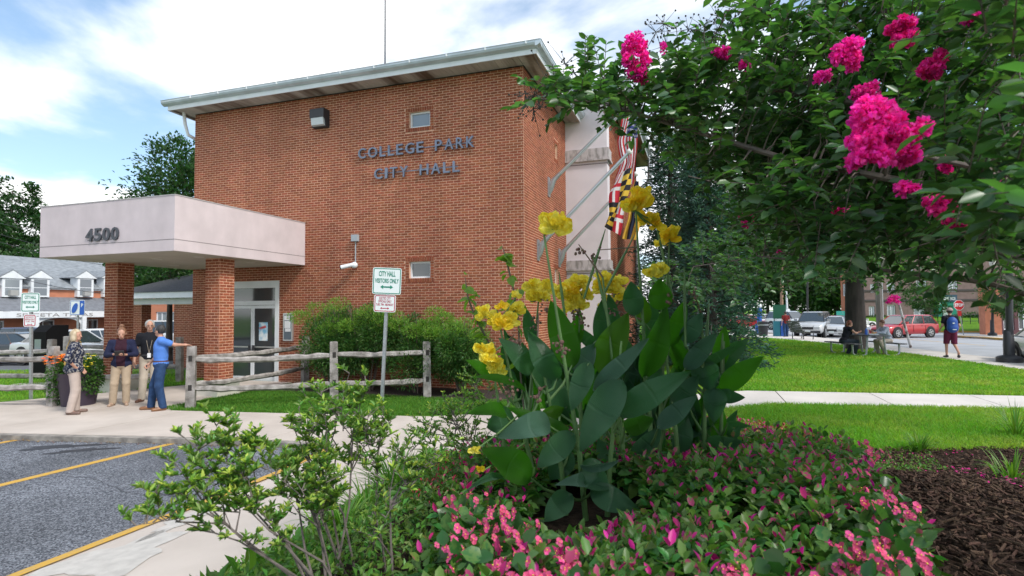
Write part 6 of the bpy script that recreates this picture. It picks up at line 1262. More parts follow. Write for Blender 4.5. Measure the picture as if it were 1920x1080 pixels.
# ---------------------------------------------------------------- lawn blades, tufts, mulch
def blades(name, P, h, w, mat, spread=.5, parent=None, lean=None):
    k = len(P); a = RNG.uniform(0, 2 * pi, k); hh = h * RNG.uniform(.55, 1.25, k); s = np.stack([np.cos(a), np.sin(a), 0 * a], 1); ln = RNG.normal(0, spread, (k, 3)); ln[:, 2] = 0
    if lean is not None: ln = ln * .4 + lean
    up = np.array([0, 0, 1.]); m = P + (up * .6 + ln * .35) * hh[:, None]; t = P + (up * .92 + ln) * hh[:, None]; ww = (w * RNG.uniform(.7, 1.2, k))[:, None]
    V = np.stack([P - s * ww / 2, P + s * ww / 2, m + s * ww * .42, m - s * ww * .42, t], 1).reshape(-1, 3)
    b = (np.arange(k) * 5)[:, None]; F = np.concatenate([b + [[0, 1, 2]], b + [[0, 2, 3]], b + [[3, 2, 4]]])
    if parent is not None: V = V - np.array(wl(parent))
    return stuff(link(name, mesh_np(name, V, F, mat, False), parent))
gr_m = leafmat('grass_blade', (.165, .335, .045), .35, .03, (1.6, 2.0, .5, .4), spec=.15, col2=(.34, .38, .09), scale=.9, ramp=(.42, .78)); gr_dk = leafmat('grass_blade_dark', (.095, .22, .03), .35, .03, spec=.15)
def in_poly(x, y, poly):
    c = np.zeros(len(x), bool); n = len(poly)
    for i in range(n):
        x1, y1 = poly[i]; x2, y2 = poly[(i + 1) % n]; m = ((y1 > y) != (y2 > y)) & (x < (x2 - x1) * (y - y1) / ((y2 - y1) or 1e-9) + x1); c ^= m
    return c
def scatter(poly, n, w=None):
    p = np.array(poly, float); lo, hi = p.min(0), p.max(0); q = RNG.uniform(lo, hi, (int(n * 2.5), 2)); q = q[in_poly(q[:, 0], q[:, 1], poly)]
    if w is not None: q = q[RNG.uniform(0, 1, len(q)) < w(q[:, 0], q[:, 1])]
    return q[:n]
def on_ground(q, dz=-.02): return np.concatenate([q, (gz(q[:, 0], q[:, 1]) + dz)[:, None]], 1)
fl = [(x, farw(x) + .0) for x in (-10.6, -8, -6, -4, -2.2, -1)] + [(-1.5, 13), (-3.4, 11.7), (-10.6, 11.6)]
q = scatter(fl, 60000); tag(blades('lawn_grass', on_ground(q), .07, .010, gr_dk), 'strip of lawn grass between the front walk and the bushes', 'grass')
fl = [(-26, 8.4), (-15.0, 8.9), (-14.2, 10.3), (-13.4, 12.6), (-14, 16), (-26, 13)]
q = scatter(fl, 26000); tag(blades('lawn_grass', on_ground(q), .08, .014, gr_m), 'lawn grass at the left around the planter and column', 'grass')
far = np.array([(x, farw(x) + .02) for x in (-1.5, .8, 3, 6, 10.2)]); fl = [tuple(p) for p in far] + [(10.4, 15), (8.5, 19.5), (7.95, 23), (7.2, 27.4), (6.1, 31.8), (4, 38), (-1, 38), (-2.4, 20)]
q = scatter(fl, 170000, lambda x, y: np.clip(14 / y, 0, 1) ** 1.6); d = np.hypot(q[:, 0], q[:, 1]); P = on_ground(q); tag(blades('lawn_grass', P, .06 + .0015 * d, .006 + .0009 * d, gr_m), 'broad bright lawn beyond the right-hand walk', 'grass')
nr = [(x, nearw(x) - .02) for x in (-1.2, .5, 1.2, 3, 5.3, 9.8)] + [(9.8, 9.5), (5, 9.1), (3.4, 8.55), (2.2, 8.1), (1.3, 8.2), (.2, 7.5), (-1.5, 7.8)]
q = scatter(nr, 95000); tag(blades('lawn_grass', on_ground(q), .085, .010, gr_m), 'bright grass between the mulch bed and the right-hand walk', 'grass')
# mulch bed sheet and bark chips
mul_m = M('bark_mulch', (.018, .011, .008), .95, col2=(.05, .032, .022), scale=26, bump=1., bscale=50, spec=.15)
MP = [(-3.25, 0), (-3.22, 3), (-3.2, 5), (-3.0, 6.6), (-2.2, 7.3), (-1, 7.6), (.3, 7.6), (1.4, 8.3), (2.2, 8.2), (3.4, 8.65), (5, 9.2), (8, 9.9), (8.3, 6), (8, 0)]
struct(drape('mulch_bed', [(-3.22, y) for y in (-4, 0, 2, 4, 6, 6.7)] + [(-2.2, 7.3), (-.8, 7.6), (.4, 7.65), (1.4, 8.3), (2.2, 8.2), (3.4, 8.65), (5, 9.2), (8, 9.9)], [(-2, -4), (-1.8, -2), (-1.2, -2), (-.6, -1), (-.2, 0), (0, 0), (.2, 0), (.5, 0), (1, 0), (2, 0), (3, 0), (4, 0), (6, -1), (8, -1)], mul_m, .0, 26, sub=2, skirt=0))
cm = M('bark_chip', (.085, .052, .036), .9, island=.7, hue=.015, bump=.6, bscale=90, spec=.2)
q = scatter([(.4, 1.6), (.6, 4), (1.2, 7.9), (3.4, 8.6), (5.5, 9.2), (6.5, 7), (5, 3), (3, 1)], 24000, lambda x, y: np.clip(4.6 / np.hypot(x, y), 0, 1) ** 1.3)
k = len(q); P = on_ground(q, .008) + np.stack([0 * q[:, 0], 0 * q[:, 0], RNG.uniform(0, .03, k)], 1); a = RNG.uniform(0, pi, k) * .8 + .3; tl = RNG.normal(0, .22, k)
u = np.stack([np.cos(a), np.sin(a), tl], 1) * (RNG.gamma(2.0, .009, k) + .008)[:, None]; v = np.stack([-np.sin(a), np.cos(a), RNG.normal(0, .3, k)], 1) * RNG.uniform(.002, .008, k)[:, None]; w = np.array([0, 0, 1.]) * RNG.uniform(.002, .006, k)[:, None]
V = np.stack([P + u * i + v * j * (.6 if i > 0 else 1) + w * l for l in (-1, 1) for i, j in ((-1, -1), (1, -1), (1, 1), (-1, 1))], 1).reshape(-1, 3); F = (np.arange(k) * 8)[:, None, None] + np.array([(4, 5, 6, 7), (0, 1, 5, 4), (1, 2, 6, 5), (2, 3, 7, 6), (3, 0, 4, 7)])[None]
tag(stuff(link('bark_mulch', mesh_np('bark_mulch', V, F.reshape(-1, 4), cm))), 'dark brown bark chips covering the bed at the right foreground', 'mulch')
mag = M('crape_petal_magenta', (.94, .035, .44), .6, island=.2, hue=.015, transl=(1.3, 1.2, 1.4, .35)); mag_dk = M('crape_petal_deep', (.80, .02, .30), .6, island=.25, hue=.015, transl=(1.3, 1.2, 1.4, .3))
q = scatter([(1.4, 4), (1.8, 7.9), (4.5, 8.6), (5.2, 6), (2.6, 3)], 420); c = q[RNG.integers(0, 40, 420)] + RNG.normal(0, .09, (420, 2)); P = on_ground(c, .035)
tag(stuff(leaf_cloud('fallen_petals', P, RNG.normal(0, 1, (420, 3)) * [1, 1, .15], .022, mag_dk, None, .9)), 'small pink petals fallen on the bark mulch', 'petals')
# tufts of long grass
def tuft(label, c, n, h, r, mat, grp='grass tufts in the bed', w=.007):
    g = float(gz(*c)); t = thing('grass_tuft', label, 'grass tuft', (c[0], c[1], g), 0, grp); a = RNG.uniform(0, 2 * pi, n); q = np.abs(RNG.normal(0, .3, n)) * r; P = np.stack([c[0] + q * np.cos(a), c[1] + q * np.sin(a), np.full(n, g)], 1)
    V = []; F = []
    for i in range(n):
        d = np.array([cos(a[i]), sin(a[i]), 0]); s_ = np.array([-d[1], d[0], 0]); L_ = h * RNG.uniform(.6, 1.25); e = RNG.uniform(.3, 1.25); b = len(V); m = 6
        for j in range(m + 1):
            t_ = j / m; p = P[i] + d * L_ * e * t_ ** 1.4 * .75 + np.array([0, 0, 1]) * L_ * (t_ - .52 * e * t_ ** 2.3); ww = w * (1 - t_ ** 2) + .0006; V += [p - s_ * ww, p + s_ * ww]
        for j in range(m): F.append((b + 2 * j, b + 2 * j + 1, b + 2 * j + 3, b + 2 * j + 2))
    V = np.array(V) - np.array((c[0], c[1], g)); link('blades', mesh_np('blades', V, np.array(F), mat, True), t)['kind'] = 'stuff'; return t
gt_m = leafmat('tuft_blade', (.12, .26, .035), .35, .03)
for u, v, z, n, h, r, lb in ((745, 985, .3, 260, .42, .25, 'large arching grass tuft between the shrubs and the begonias'), (790, 930, .25, 180, .34, .22, 'smaller grass tuft above the large arching one'), (690, 1010, .35, 120, .3, .2, 'low grass tuft among the shrub stems'), (1725, 838, .25, 130, .26, .16, 'grass tuft at the edge where lawn meets mulch'), (1905, 815, .22, 60, .55, .2, 'long arching blades at the right edge of the mulch'), (1900, 925, .4, 60, .3, .2, 'thin grass tuft low at the right edge'), (640, 1060, .4, 120, .3, .2, 'grass tuft at the bottom near the broad weed leaves')):
    p = G(u, v, z); tuft(lb, (p.x, p.y), n, h, r, gt_m)
q = np.array([(x, nearw(x) - .16 - abs(RNG.normal(0, .05))) for x in RNG.uniform(-16, -5.3, 420)]); P = np.concatenate([q, np.full((len(q), 1), -.07)], 1)
tag(stuff(leaf_cloud('leaf_litter', P, RNG.normal(0, 1, (len(q), 3)) * [1, 1, .1], .035, M('dry_leaf', (.20, .12, .06), .8, island=.6, hue=.04), None, .5)), 'dry leaf litter gathered along the foot of the kerb', 'leaves')
# low green ground cover between path and bed
q = scatter([(-3.2, 1.0), (-3.2, 5.4), (-2.9, 6.6), (-1.6, 7.2), (-.8, 6.2), (-.9, 5), (-1.2, 3.6), (-.7, 1.5), (-1.5, .8)], 24000); P = on_ground(q, .0) + np.stack([0 * q[:, 0], 0 * q[:, 0], RNG.uniform(0, .10, len(q))], 1)
tag(stuff(leaf_cloud('ground_cover', P, RNG.normal(0, .6, (len(q), 3)) + [0, 0, .4], .045, leafmat('cover_leaf', (.11, .22, .04), .45, .04), None, .5)), 'low fine-leaved green ground cover between the side path and the flowers', 'ground cover')
q = scatter([(.9, 6.2), (1.4, 7.9), (2.6, 8.1), (2.2, 6.4), (1.6, 5.4)], 1500); P = on_ground(q, .0) + np.stack([0 * q[:, 0], 0 * q[:, 0], RNG.uniform(0, .06, len(q))], 1)
tag(stuff(leaf_cloud('ground_cover', P, RNG.normal(0, .6, (len(q), 3)) + [0, 0, .4], .03, leafmat('cover_leaf', (.06, .13, .025), .4, .04), None, .6)), 'small pale weeds scattered on the mulch near the lawn', 'weeds')
q = scatter([(-2.8, 2.0), (-2.6, 3.4), (-1.9, 3.2), (-2.1, 1.7)], 40); t = thing('broad_leaf_weed', 'broad bright green weed leaves under the shrubs at the bottom', 'weed', (-2.3, 2.4, .35)); P = on_ground(q, .12)
leaf_cloud('leaves', P, RNG.normal(0, .7, (len(q), 3)) + [.1, .2, .5], .12, leafmat('weed_leaf', (.085, .20, .025), .25, .02), t, .38, n='round')
# ---------------------------------------------------------------- joyweed and begonias
JP = [(-.55, 1.2), (-.92, 1.95), (-1.35, 2.9), (-1.5, 3.5), (-1.2, 4.3), (-.7, 5.0), (-.1, 5.8), (.25, 7.2), (.85, 7.35), (1.12, 6.6), (1.1, 5.6), (1.02, 4.6), (.95, 3.6), (.85, 2.9), (.62, 2.1), (.38, 1.2)]
def two_tone(name, a, b, lo, hi, scale=9, **k):
    """leaf colour switched per leaf with blotches of the second colour"""
    m = leafmat(name, a, .3, .02, **k); t = m.node_tree; n = t.nodes; l = t.links; bs = n['Principled BSDF']; src = bs.inputs['Base Color'].links[0].from_socket
    co = n.new('ShaderNodeTexCoord'); nz = n.new('ShaderNodeTexNoise'); nz.inputs['Scale'].default_value = scale; l.new(co.outputs['Object'], nz.inputs['Vector']); g = n.new('ShaderNodeNewGeometry')
    f = math_node('ADD', math_node('MULTIPLY', g.outputs['Random Per Island'], .55, tree=t), nz.outputs['Fac'], tree=t); r = n.new('ShaderNodeValToRGB'); r.color_ramp.elements[0].position = lo; r.color_ramp.elements[1].position = hi; l.new(f, r.inputs[0])
    mxr = n.new('ShaderNodeMixRGB'); l.new(r.outputs[0], mxr.inputs[0]); l.new(src, mxr.inputs[1]); mxr.inputs[2].default_value = (*b, 1); l.new(mxr.outputs[0], bs.inputs['Base Color']); return m
jg = leafmat('joyweed_green', (.075, .18, .035), .6, .04, rough=.38); jv = two_tone('joyweed_green_pink', (.11, .22, .045), (.42, .03, .14), .98, 1.10, 34, rough=.4); jp = M('joyweed_magenta', (.52, .012, .20), .45, island=.4, hue=.02, transl=(1.3, 1.2, 1.3, .3))
def rosettes(name, q, hfun, leafL, k, top, mats, seed=0, wid=.55):
    """upright shoots: opposite leaf pairs getting smaller and pinker at the tip"""
    n = len(q); g = gz(q[:, 0], q[:, 1]); h = hfun(q[:, 0], q[:, 1]); out = {i: ([], [], []) for i in range(3)}
    ax = RNG.normal(0, .16, (n, 2)); a0 = RNG.uniform(0, pi, n)
    for j in range(k):
        f = j / (k - 1); z = g + h * (1 - .50 * (1 - f)) - RNG.uniform(0, .01, n)
        for s_ in (0, 1):
            a = a0 + j * pi / 2 + s_ * pi + RNG.normal(0, .2, n); el = (-.25 + f * 1.15) + RNG.normal(0, .15, n)
            d = np.stack([np.cos(a) * np.cos(el), np.sin(a) * np.cos(el), np.sin(el)], 1); P = np.stack([q[:, 0] + ax[:, 0] * h, q[:, 1] + ax[:, 1] * h, z], 1) + d * .006; L_ = leafL * (1.1 - .5 * f) * RNG.uniform(.8, 1.2, n)
            r = RNG.uniform(0, 1, n); cls = np.where(f > .8, np.where(r < top, 2, 1), np.where(f > .45, np.where(r < .28, 1, 0), 0))
            for c in (0, 1, 2): m = cls == c; out[c][0].append(P[m]); out[c][1].append(d[m]); out[c][2].append(L_[m])
    for c in (0, 1, 2):
        P, d, L_ = (np.concatenate(x) for x in out[c]); o = leaf_cloud(name, P, d, L_ * (1, 1, .86)[c], mats[c], None, wid * (1, 1, .80)[c], .10, jitter=.12, n='round'); yield o
def jh(x, y): return (.26 + .10 * np.sin(2.7 * x + 1.3 * y) * np.cos(3.1 * y - x) + RNG.uniform(-.05, .05, len(x))) * (1 - .45 * np.exp(-((x + .6) ** 2 + (y - 2.6) ** 2) / .22)) * (1 - .35 * ss(.55, 1.1, x)) * (1 - .30 * (1 - ss(-1.8, -1.0, x)))
q = scatter(JP, 2300, lambda x, y: np.clip(3.2 / np.hypot(x, y), .3, 1)); q = q[~((np.hypot((q[:, 0] + .60) / .34, (q[:, 1] - 3.12) / .38) < 1))]
for o, lb in zip(rosettes('joyweed', q, jh, .082, 5, .36, (jg, jv, jp), wid=.60), ('dark green joyweed leaves massed round the canna stems', 'pink-blotched joyweed leaves among the green mass', 'magenta joyweed tips scattered over the mass')): tag(stuff(o), lb, 'bedding plants')
q = scatter([(-.3, 5.2), (.25, 7.2), (.75, 7.3), (1.0, 6.3), (.9, 5.0)], 420)
for o, lb in zip(rosettes('joyweed', q, lambda x, y: jh(x, y) + .05, .06, 5, .4, (jv, M('joyweed_orange_red', (.34, .12, .05), .5, island=.4, hue=.04, transl=(1.3, 1.3, 1, .3)), jp)), ('yellow-green joyweed leaves at the far end of the mass', 'orange-red joyweed leaves at the far end of the mass', 'crimson joyweed tips at the far end near the lawn')): tag(stuff(o), lb, 'bedding plants')
q = scatter([(-1.45, 2.7), (-1.75, 3.6), (-1.75, 4.4), (-1.1, 5.0), (-.9, 4.2), (-1.2, 3.1)], 520)
for o, lb in zip(rosettes('low_shrub', q, lambda x, y: .20 + RNG.uniform(-.05, .06, len(x)), .055, 5, .5, (leafmat('olive_leaf', (.07, .13, .025), .4, .03), jv, M('flower_crimson', (.48, .02, .08), .5, island=.3, transl=(1.3, 1.2, 1.3, .3))), wid=.36), ('narrow olive leaves left of the canna clump', 'reddish leaves left of the canna clump', 'crimson flower tips left of the canna clump')): tag(stuff(o), lb, 'bedding plants')
# begonias along the front: round leaves and clustered four-petal flowers
bg_l = two_tone('begonia_leaf', (.045, .12, .03), (.10, .20, .05), .95, 1.05, 60, rough=.3); bg_p = M('begonia_pink', (.76, .09, .25), .5, island=.30, hue=.015, transl=(1.2, 1.1, 1.1, .35)); bg_y = M('begonia_centre', (.75, .50, .06), .6)
front = [(-.60, 1.3), (-.95, 2.0), (-1.1, 2.45), (-.8, 2.35), (-.5, 1.95), (-.1, 1.85), (.3, 2.1), (.7, 2.9), (.88, 3.1), (.70, 2.2), (.40, 1.3)]
q = scatter(front, 900); h_ = .30 + RNG.uniform(-.10, .06, len(q)); P = on_ground(q, 0); P[:, 2] += h_
tag(stuff(leaf_cloud('begonia_leaves', P, RNG.normal(0, .7, (len(q), 3)) + [0, -.1, .25], .062, bg_l, None, .95, .12, n='round')), 'rounded green begonia leaves along the front edge of the bed', 'bedding plants')
cl_ = np.concatenate([scatter([(-.60, 1.35), (-.93, 2.0), (-1.08, 2.4), (-.75, 2.2), (-.35, 1.8), (-.3, 1.4)], 44), scatter([(-.3, 1.4), (-.2, 1.75), (.25, 1.95), (.35, 1.4)], 26), scatter([(.3, 1.5), (.3, 2.0), (.65, 2.7), (.84, 2.9), (.66, 2.1), (.46, 1.5)], 22), scatter([(.55, 2.8), (.75, 4.2), (1.0, 4.4), (.92, 3)], 4)]); V = []; F = []; Vc = []; Fc = []
for c in cl_:
    g = float(gz(*c)) + .33 + RNG.uniform(-.06, .05)
    for _ in range(RNG.integers(5, 11)):
        p = np.array([c[0], c[1], g]) + RNG.normal(0, .030, 3) * [1, 1, .75]; nrm = np.array([RNG.normal(0, .6) + .05, RNG.normal(0, .5) - .6, RNG.uniform(.2, 1)]); nrm /= np.linalg.norm(nrm); a = np.cross(nrm, [0, 0, 1.]); a /= np.linalg.norm(a) + 1e-9; b = np.cross(nrm, a); r = RNG.uniform(.008, .0145)
        for kk in range(4):
            w = kk * pi / 2 + .3; d = a * cos(w) + b * sin(w); s_ = -a * sin(w) + b * cos(w); rr = r * (1.25 if kk % 2 else .95); i0 = len(V); V += [p, p + d * rr * .55 + s_ * rr * .62 + nrm * rr * .2, p + d * rr * 1.1 + s_ * rr * .35, p + d * rr * 1.1 - s_ * rr * .35, p + d * rr * .55 - s_ * rr * .62 + nrm * rr * .2]; F += [(i0, i0 + 1, i0 + 2), (i0, i0 + 2, i0 + 3), (i0, i0 + 3, i0 + 4)]
        i0 = len(Vc); Vc += [p + nrm * .005 + (a * cos(w) + b * sin(w)) * r * .28 for w in (0, 1.57, 3.14, 4.71)] + [p + nrm * .009]; Fc += [(i0 + j, i0 + (j + 1) % 4, i0 + 4) for j in range(4)]
tag(stuff(link('begonia_flowers', mesh_np('begonia_flowers', np.array(V), np.array(F), bg_p))), 'clusters of small pink begonia flowers along the bottom of the view', 'flowers')
tag(stuff(link('begonia_centres', mesh_np('begonia_centres', np.array(Vc), np.array(Fc), bg_y))), 'tiny yellow centres of the pink begonia flowers', 'flowers')
# ---------------------------------------------------------------- canna lilies
def canna_mat(name, col, col2, tr):
    m = leafmat(name, col, .10, .008, tr=tr, rough=.33, spec=.6); t = m.node_tree; n = t.nodes; l = t.links; bs = n['Principled BSDF']; src = bs.inputs['Base Color'].links[0].from_socket
    uv = n.new('ShaderNodeUVMap'); s = n.new('ShaderNodeSeparateXYZ'); l.new(uv.outputs[0], s.inputs[0]); ab = math_node('ABSOLUTE', math_node('SUBTRACT', s.outputs[1], .5, tree=t), tree=t)
    ph = math_node('SUBTRACT', math_node('MULTIPLY', s.outputs[0], 26, tree=t), math_node('MULTIPLY', math_node('POWER', ab, .7, tree=t), 17, tree=t), tree=t); vein = math_node('SINE', math_node('MULTIPLY', ph, 2 * pi, tree=t), tree=t)
    mid = math_node('SUBTRACT', 1.0, math_node('MULTIPLY', ab, 34, tree=t), True, tree=t)
    mm = n.new('ShaderNodeMixRGB'); mm.inputs[2].default_value = (*col2, 1); l.new(src, mm.inputs[1]); f = math_node('ADD', math_node('ADD', math_node('MULTIPLY', mid, .35, tree=t), math_node('MULTIPLY', math_node('SUBTRACT', ab, .475, tree=t), 22, True, tree=t), tree=t), math_node('MULTIPLY', math_node('ADD', vein, 1, tree=t), .15, tree=t), True, tree=t); l.new(f, mm.inputs[0]); l.new(mm.outputs[0], bs.inputs['Base Color'])
    bp = n.new('ShaderNodeBump'); bp.inputs['Strength'].default_value = .9; bp.inputs['Distance'].default_value = .005; l.new(math_node('ADD', vein, math_node('MULTIPLY', mid, 3, tree=t), tree=t), bp.inputs['Height']); l.new(bp.outputs[0], bs.inputs['Normal']); return m
cn = {'d': canna_mat('canna_leaf_bluish', (.062, .175, .088), (.17, .33, .20), (1.4, 2.3, .5, .25)), 'g': canna_mat('canna_leaf_green', (.048, .17, .020), (.11, .28, .05), (1.6, 2.3, .5, .5)), 'l': canna_mat('canna_leaf_lime', (.075, .20, .02), (.16, .33, .06), (1.6, 2.1, .5, .5)), 'b': canna_mat('canna_leaf_pale_blue', (.095, .215, .15), (.24, .40, .29), (1.2, 1.8, .8, .18))}
stem_g = M('canna_stem', (.10, .19, .06), .5, var=.15, scale=9)
def canna_leaf(base, tip, w, bow, cup, twist, mat, parent, wav=.03, seed=0):
    base, tip = Vector(base), Vector(tip); ax = tip - base; L_ = ax.length; ax.normalize(); vw = ((base + tip) / 2 - camv).normalized()
    side = ax.cross(-vw).normalized(); nrm = side.cross(ax).normalized()
    q = Matrix.Rotation(twist, 3, ax); side = q @ side; nrm = q @ nrm; nu, nv = 18, 9; P = np.zeros((nu, nv, 3)); r = np.random.default_rng(seed); ph = r.uniform(0, 6)
    for i in range(nu):
        t = i / (nu - 1); c = base + ax * L_ * t + nrm * (bow * L_ * sin(pi * t)) + Vector((0, 0, -abs(bow) * .25 * L_ * t * t)); ww = w * 1.92 * t ** .60 * (1 - t) ** .92 + (.006 if i == 0 else 0)
        for j in range(nv):
            s_ = (j / (nv - 1) - .5) * 2; e = wav * w * sin(9 * t + ph + (2 if s_ > 0 else 0)) * abs(s_) ** 2 * 2; P[i, j] = c + side * (ww * s_ * cos(cup * abs(s_))) + nrm * (abs(s_) * ww * sin(cup * abs(s_) + cup * .5) + e)
    P -= np.array(wl(parent)); o = link('leaf', uvgrid_mesh('leaf', P, mat, nu, nv), parent); return o
# stems of the clump: ground pixel, depth, top pixel; leaves and flowers belong to the nearest one
stems = []
SD = [(1100, 975, 3.15, 1020, 440, 'front canna with the tall flower spike reaching the flagpole bracket'), (1062, 965, 3.25, 1008, 640, 'front canna with brown seed pods left of the middle'), (1138, 960, 3.2, 1165, 640, 'front canna whose biggest blade hangs in the middle'), (1010, 940, 3.35, 935, 600, 'canna with yellow flowers leaning left over the path'), (1175, 915, 3.5, 1130, 520, 'canna with yellow flowers right in the middle of the clump'), (1225, 890, 3.7, 1192, 395, 'canna with the tallest orange-yellow flowers near the flags'), (1275, 880, 3.8, 1232, 510, 'canna with a low tight yellow flower head right of the middle'), (1320, 860, 3.9, 1315, 590, 'canna at the right with grey-blue pointed leaves'), (1350, 840, 4.0, 1358, 640, 'rightmost canna with a leaf pointing over the lawn'), (1235, 905, 3.9, 1255, 455, 'canna behind with two small yellow blooms by the evergreen'), (985, 915, 3.8, 1010, 560, 'back left canna with pale yellow flowers'), (1090, 910, 3.9, 1085, 545, 'back canna with a broad head of pale yellow flowers'), (1165, 890, 4.1, 1150, 530, 'back canna with bright yellow flowers before the pier'), (958, 900, 3.45, 925, 690, 'lowest left canna with two drooping yellow blooms')]
for i, (u, v, d, tu, tv, lb) in enumerate(SD):
    b0 = D(u, v, d); b0.z = float(gz(b0.x, b0.y)); t = thing('canna_plant', lb, 'canna', b0, 0, 'canna lilies in the flower bed'); tp = D(tu, tv, d); md = b0.lerp(tp, .5) + Vector((RNG.normal(0, .01), RNG.normal(0, .01), .03))
    pts = [b0 + Vector((0, 0, -.05)), b0.lerp(md, .5) + (Vector((b0.x, b0.y, md.z)) - md) * .12, md, tp]; MB().tube(pts, [.017, .014, .0105, .0055], 8).build('stem', stem_g, t, smooth=True); stems.append((t, pts))
def nearest(p):
    best = None
    for t, pts in stems:
        for k in np.linspace(0, 1, 12):
            x = k * 3; i = min(int(x), 2); c = pts[i].lerp(pts[i + 1], x - i); dd = (c - p).length
            if best is None or dd < best[0]: best = (dd, t, c)
    return best
LV = [ # base u,v  tip u,v  width px  depth base, tip  bow cup twist kind
 (1074, 690, 1032, 562, 47, 3.45, 3.45, .06, .25, .1, 'g'), (1047, 712, 990, 615, 40, 3.25, 3.2, .10, .3, -.2, 'd'), (997, 700, 935, 630, 34, 3.3, 3.2, .12, .3, .2, 'd'), (930, 706, 872, 673, 22, 3.3, 3.1, .1, .3, .6, 'g'), (985, 733, 884, 704, 18, 3.3, 3.1, .1, .3, .7, 'g'),
 (1078, 700, 1116, 643, 36, 3.5, 3.5, .05, .3, 0, 'b'), (1105, 678, 1070, 770, 36, 3.15, 3.0, .10, .3, .1, 'd'), (1124, 700, 1179, 583, 50, 3.55, 3.5, .08, .3, -.1, 'l'), (1205, 708, 1250, 570, 44, 3.7, 3.65, .10, .45, .2, 'g'), (1112, 732, 1217, 632, 30, 3.2, 3.1, .10, .35, -.3, 'b'),
 (1160, 778, 1296, 692, 46, 3.15, 3.0, .10, .3, -.1, 'd'), (1190, 592, 1183, 526, 36, 3.7, 3.7, .05, .4, 0, 'd'), (1209, 608, 1203, 552, 26, 3.8, 3.8, .03, .3, 0, 'l'), (1240, 582, 1236, 522, 40, 3.75, 3.75, .03, .3, 0, 'g'), (1280, 640, 1316, 583, 32, 3.9, 3.8, .1, .35, .2, 'b'), (1284, 692, 1344, 622, 32, 3.8, 3.7, .12, .35, .2, 'b'),
 (1316, 682, 1379, 646, 18, 3.9, 3.8, .08, .3, .3, 'd'), (1352, 732, 1432, 665, 36, 3.85, 3.7, .10, .3, -.1, 'g'), (1318, 678, 1336, 735, 48, 3.9, 3.8, .05, .45, .1, 'd'), (1342, 728, 1338, 792, 40, 3.75, 3.65, .08, .45, 0, 'd'), (1350, 738, 1397, 744, 24, 3.8, 3.7, .15, .3, .2, 'd'), (1232, 802, 1308, 740, 32, 3.5, 3.4, .15, .3, -.2, 'b'),
 (1165, 712, 1086, 845, 54, 3.1, 2.95, .08, .25, .05, 'd'), (1032, 797, 930, 815, 44, 3.05, 2.9, .22, .35, .2, 'b'), (1075, 812, 1006, 876, 42, 3.05, 2.95, .10, .3, -.1, 'd'), (996, 896, 902, 838, 52, 3.1, 3.0, .10, .25, .2, 'g'), (950, 778, 876, 772, 27, 3.25, 3.1, .14, .3, .5, 'g'), (1068, 812, 950, 762, 27, 3.1, 3.0, .12, .5, .4, 'g'), (1016, 778, 1058, 763, 26, 3.15, 3.15, .05, .3, .4, 'l'),
 (1108, 918, 1201, 953, 42, 3.0, 2.85, .14, .25, .1, 'd'), (1092, 872, 1142, 916, 50, 3.05, 2.9, .15, .3, .1, 'd'), (1088, 872, 1164, 858, 18, 3.0, 2.9, .15, .5, .6, 'b'), (1098, 908, 1040, 905, 24, 3.0, 2.9, .25, .5, .3, 'b'), (1070, 925, 1020, 976, 40, 3.0, 2.85, .12, .3, 0, 'd'), (950, 906, 868, 918, 15, 3.1, 2.9, .25, .4, .6, 'd'), (1322, 832, 1392, 826, 34, 3.9, 3.8, .12, .3, .3, 'd'), (1362, 793, 1410, 799, 13, 3.9, 3.8, .1, .3, .5, 'd'),
 (1170, 802, 1226, 782, 34, 3.4, 3.35, .1, .4, .2, 'g'), (966, 786, 912, 800, 48, 3.35, 3.3, .05, .3, .1, 'd'), (1068, 842, 1032, 900, 44, 3.3, 3.3, .05, .3, 0, 'd'), (1020, 735, 1000, 640, 36, 3.5, 3.5, .05, .3, .3, 'd'), (1120, 640, 1128, 560, 26, 3.9, 3.9, .05, .4, .2, 'd'), (1075, 655, 1088, 580, 26, 3.9, 3.9, .05, .4, 0, 'g'), (1150, 620, 1140, 550, 24, 3.9, 3.9, .05, .4, .4, 'd'), (1045, 660, 1052, 590, 30, 3.8, 3.8, .05, .3, 0, 'g'), (1000, 650, 985, 575, 24, 3.8, 3.8, .05, .4, 0, 'd'), (1255, 650, 1286, 560, 30, 3.9, 3.9, .08, .4, 0, 'g'), (1225, 640, 1222, 560, 30, 3.9, 3.9, .05, .4, 0, 'd'), (1300, 700, 1262, 640, 30, 3.9, 3.9, .08, .4, 0, 'g'), (1110, 765, 1135, 690, 36, 3.5, 3.5, .05, .3, .2, 'g'), (1052, 770, 1030, 690, 36, 3.5, 3.5, .05, .3, .2, 'd'), (965, 735, 938, 680, 26, 3.6, 3.5, .05, .3, .2, 'd'), (1185, 860, 1240, 800, 34, 3.7, 3.7, .08, .3, .2, 'd'), (1270, 850, 1290, 780, 32, 3.9, 3.9, .05, .3, .2, 'd'), (1205, 770, 1240, 690, 40, 3.7, 3.7, .05, .3, .2, 'd'), (1150, 880, 1120, 820, 32, 3.5, 3.5, .05, .3, 0, 'd'), (1260, 770, 1310, 700, 34, 3.8, 3.8, .08, .3, 0, 'd')]
for i in range(80):
    u = RNG.uniform(970, 1350); v = RNG.uniform(650, 850) + abs(u - 1150) * .15; a = RNG.normal(0, .5) + (u - 1150) / 500; l = RNG.uniform(70, 115); LV.append((u, v, u + l * sin(a), v - l * cos(a), RNG.uniform(22, 36), 4.1, 4.1, .08, .35, RNG.uniform(-.6, .6), 'dgd'[i % 3]))
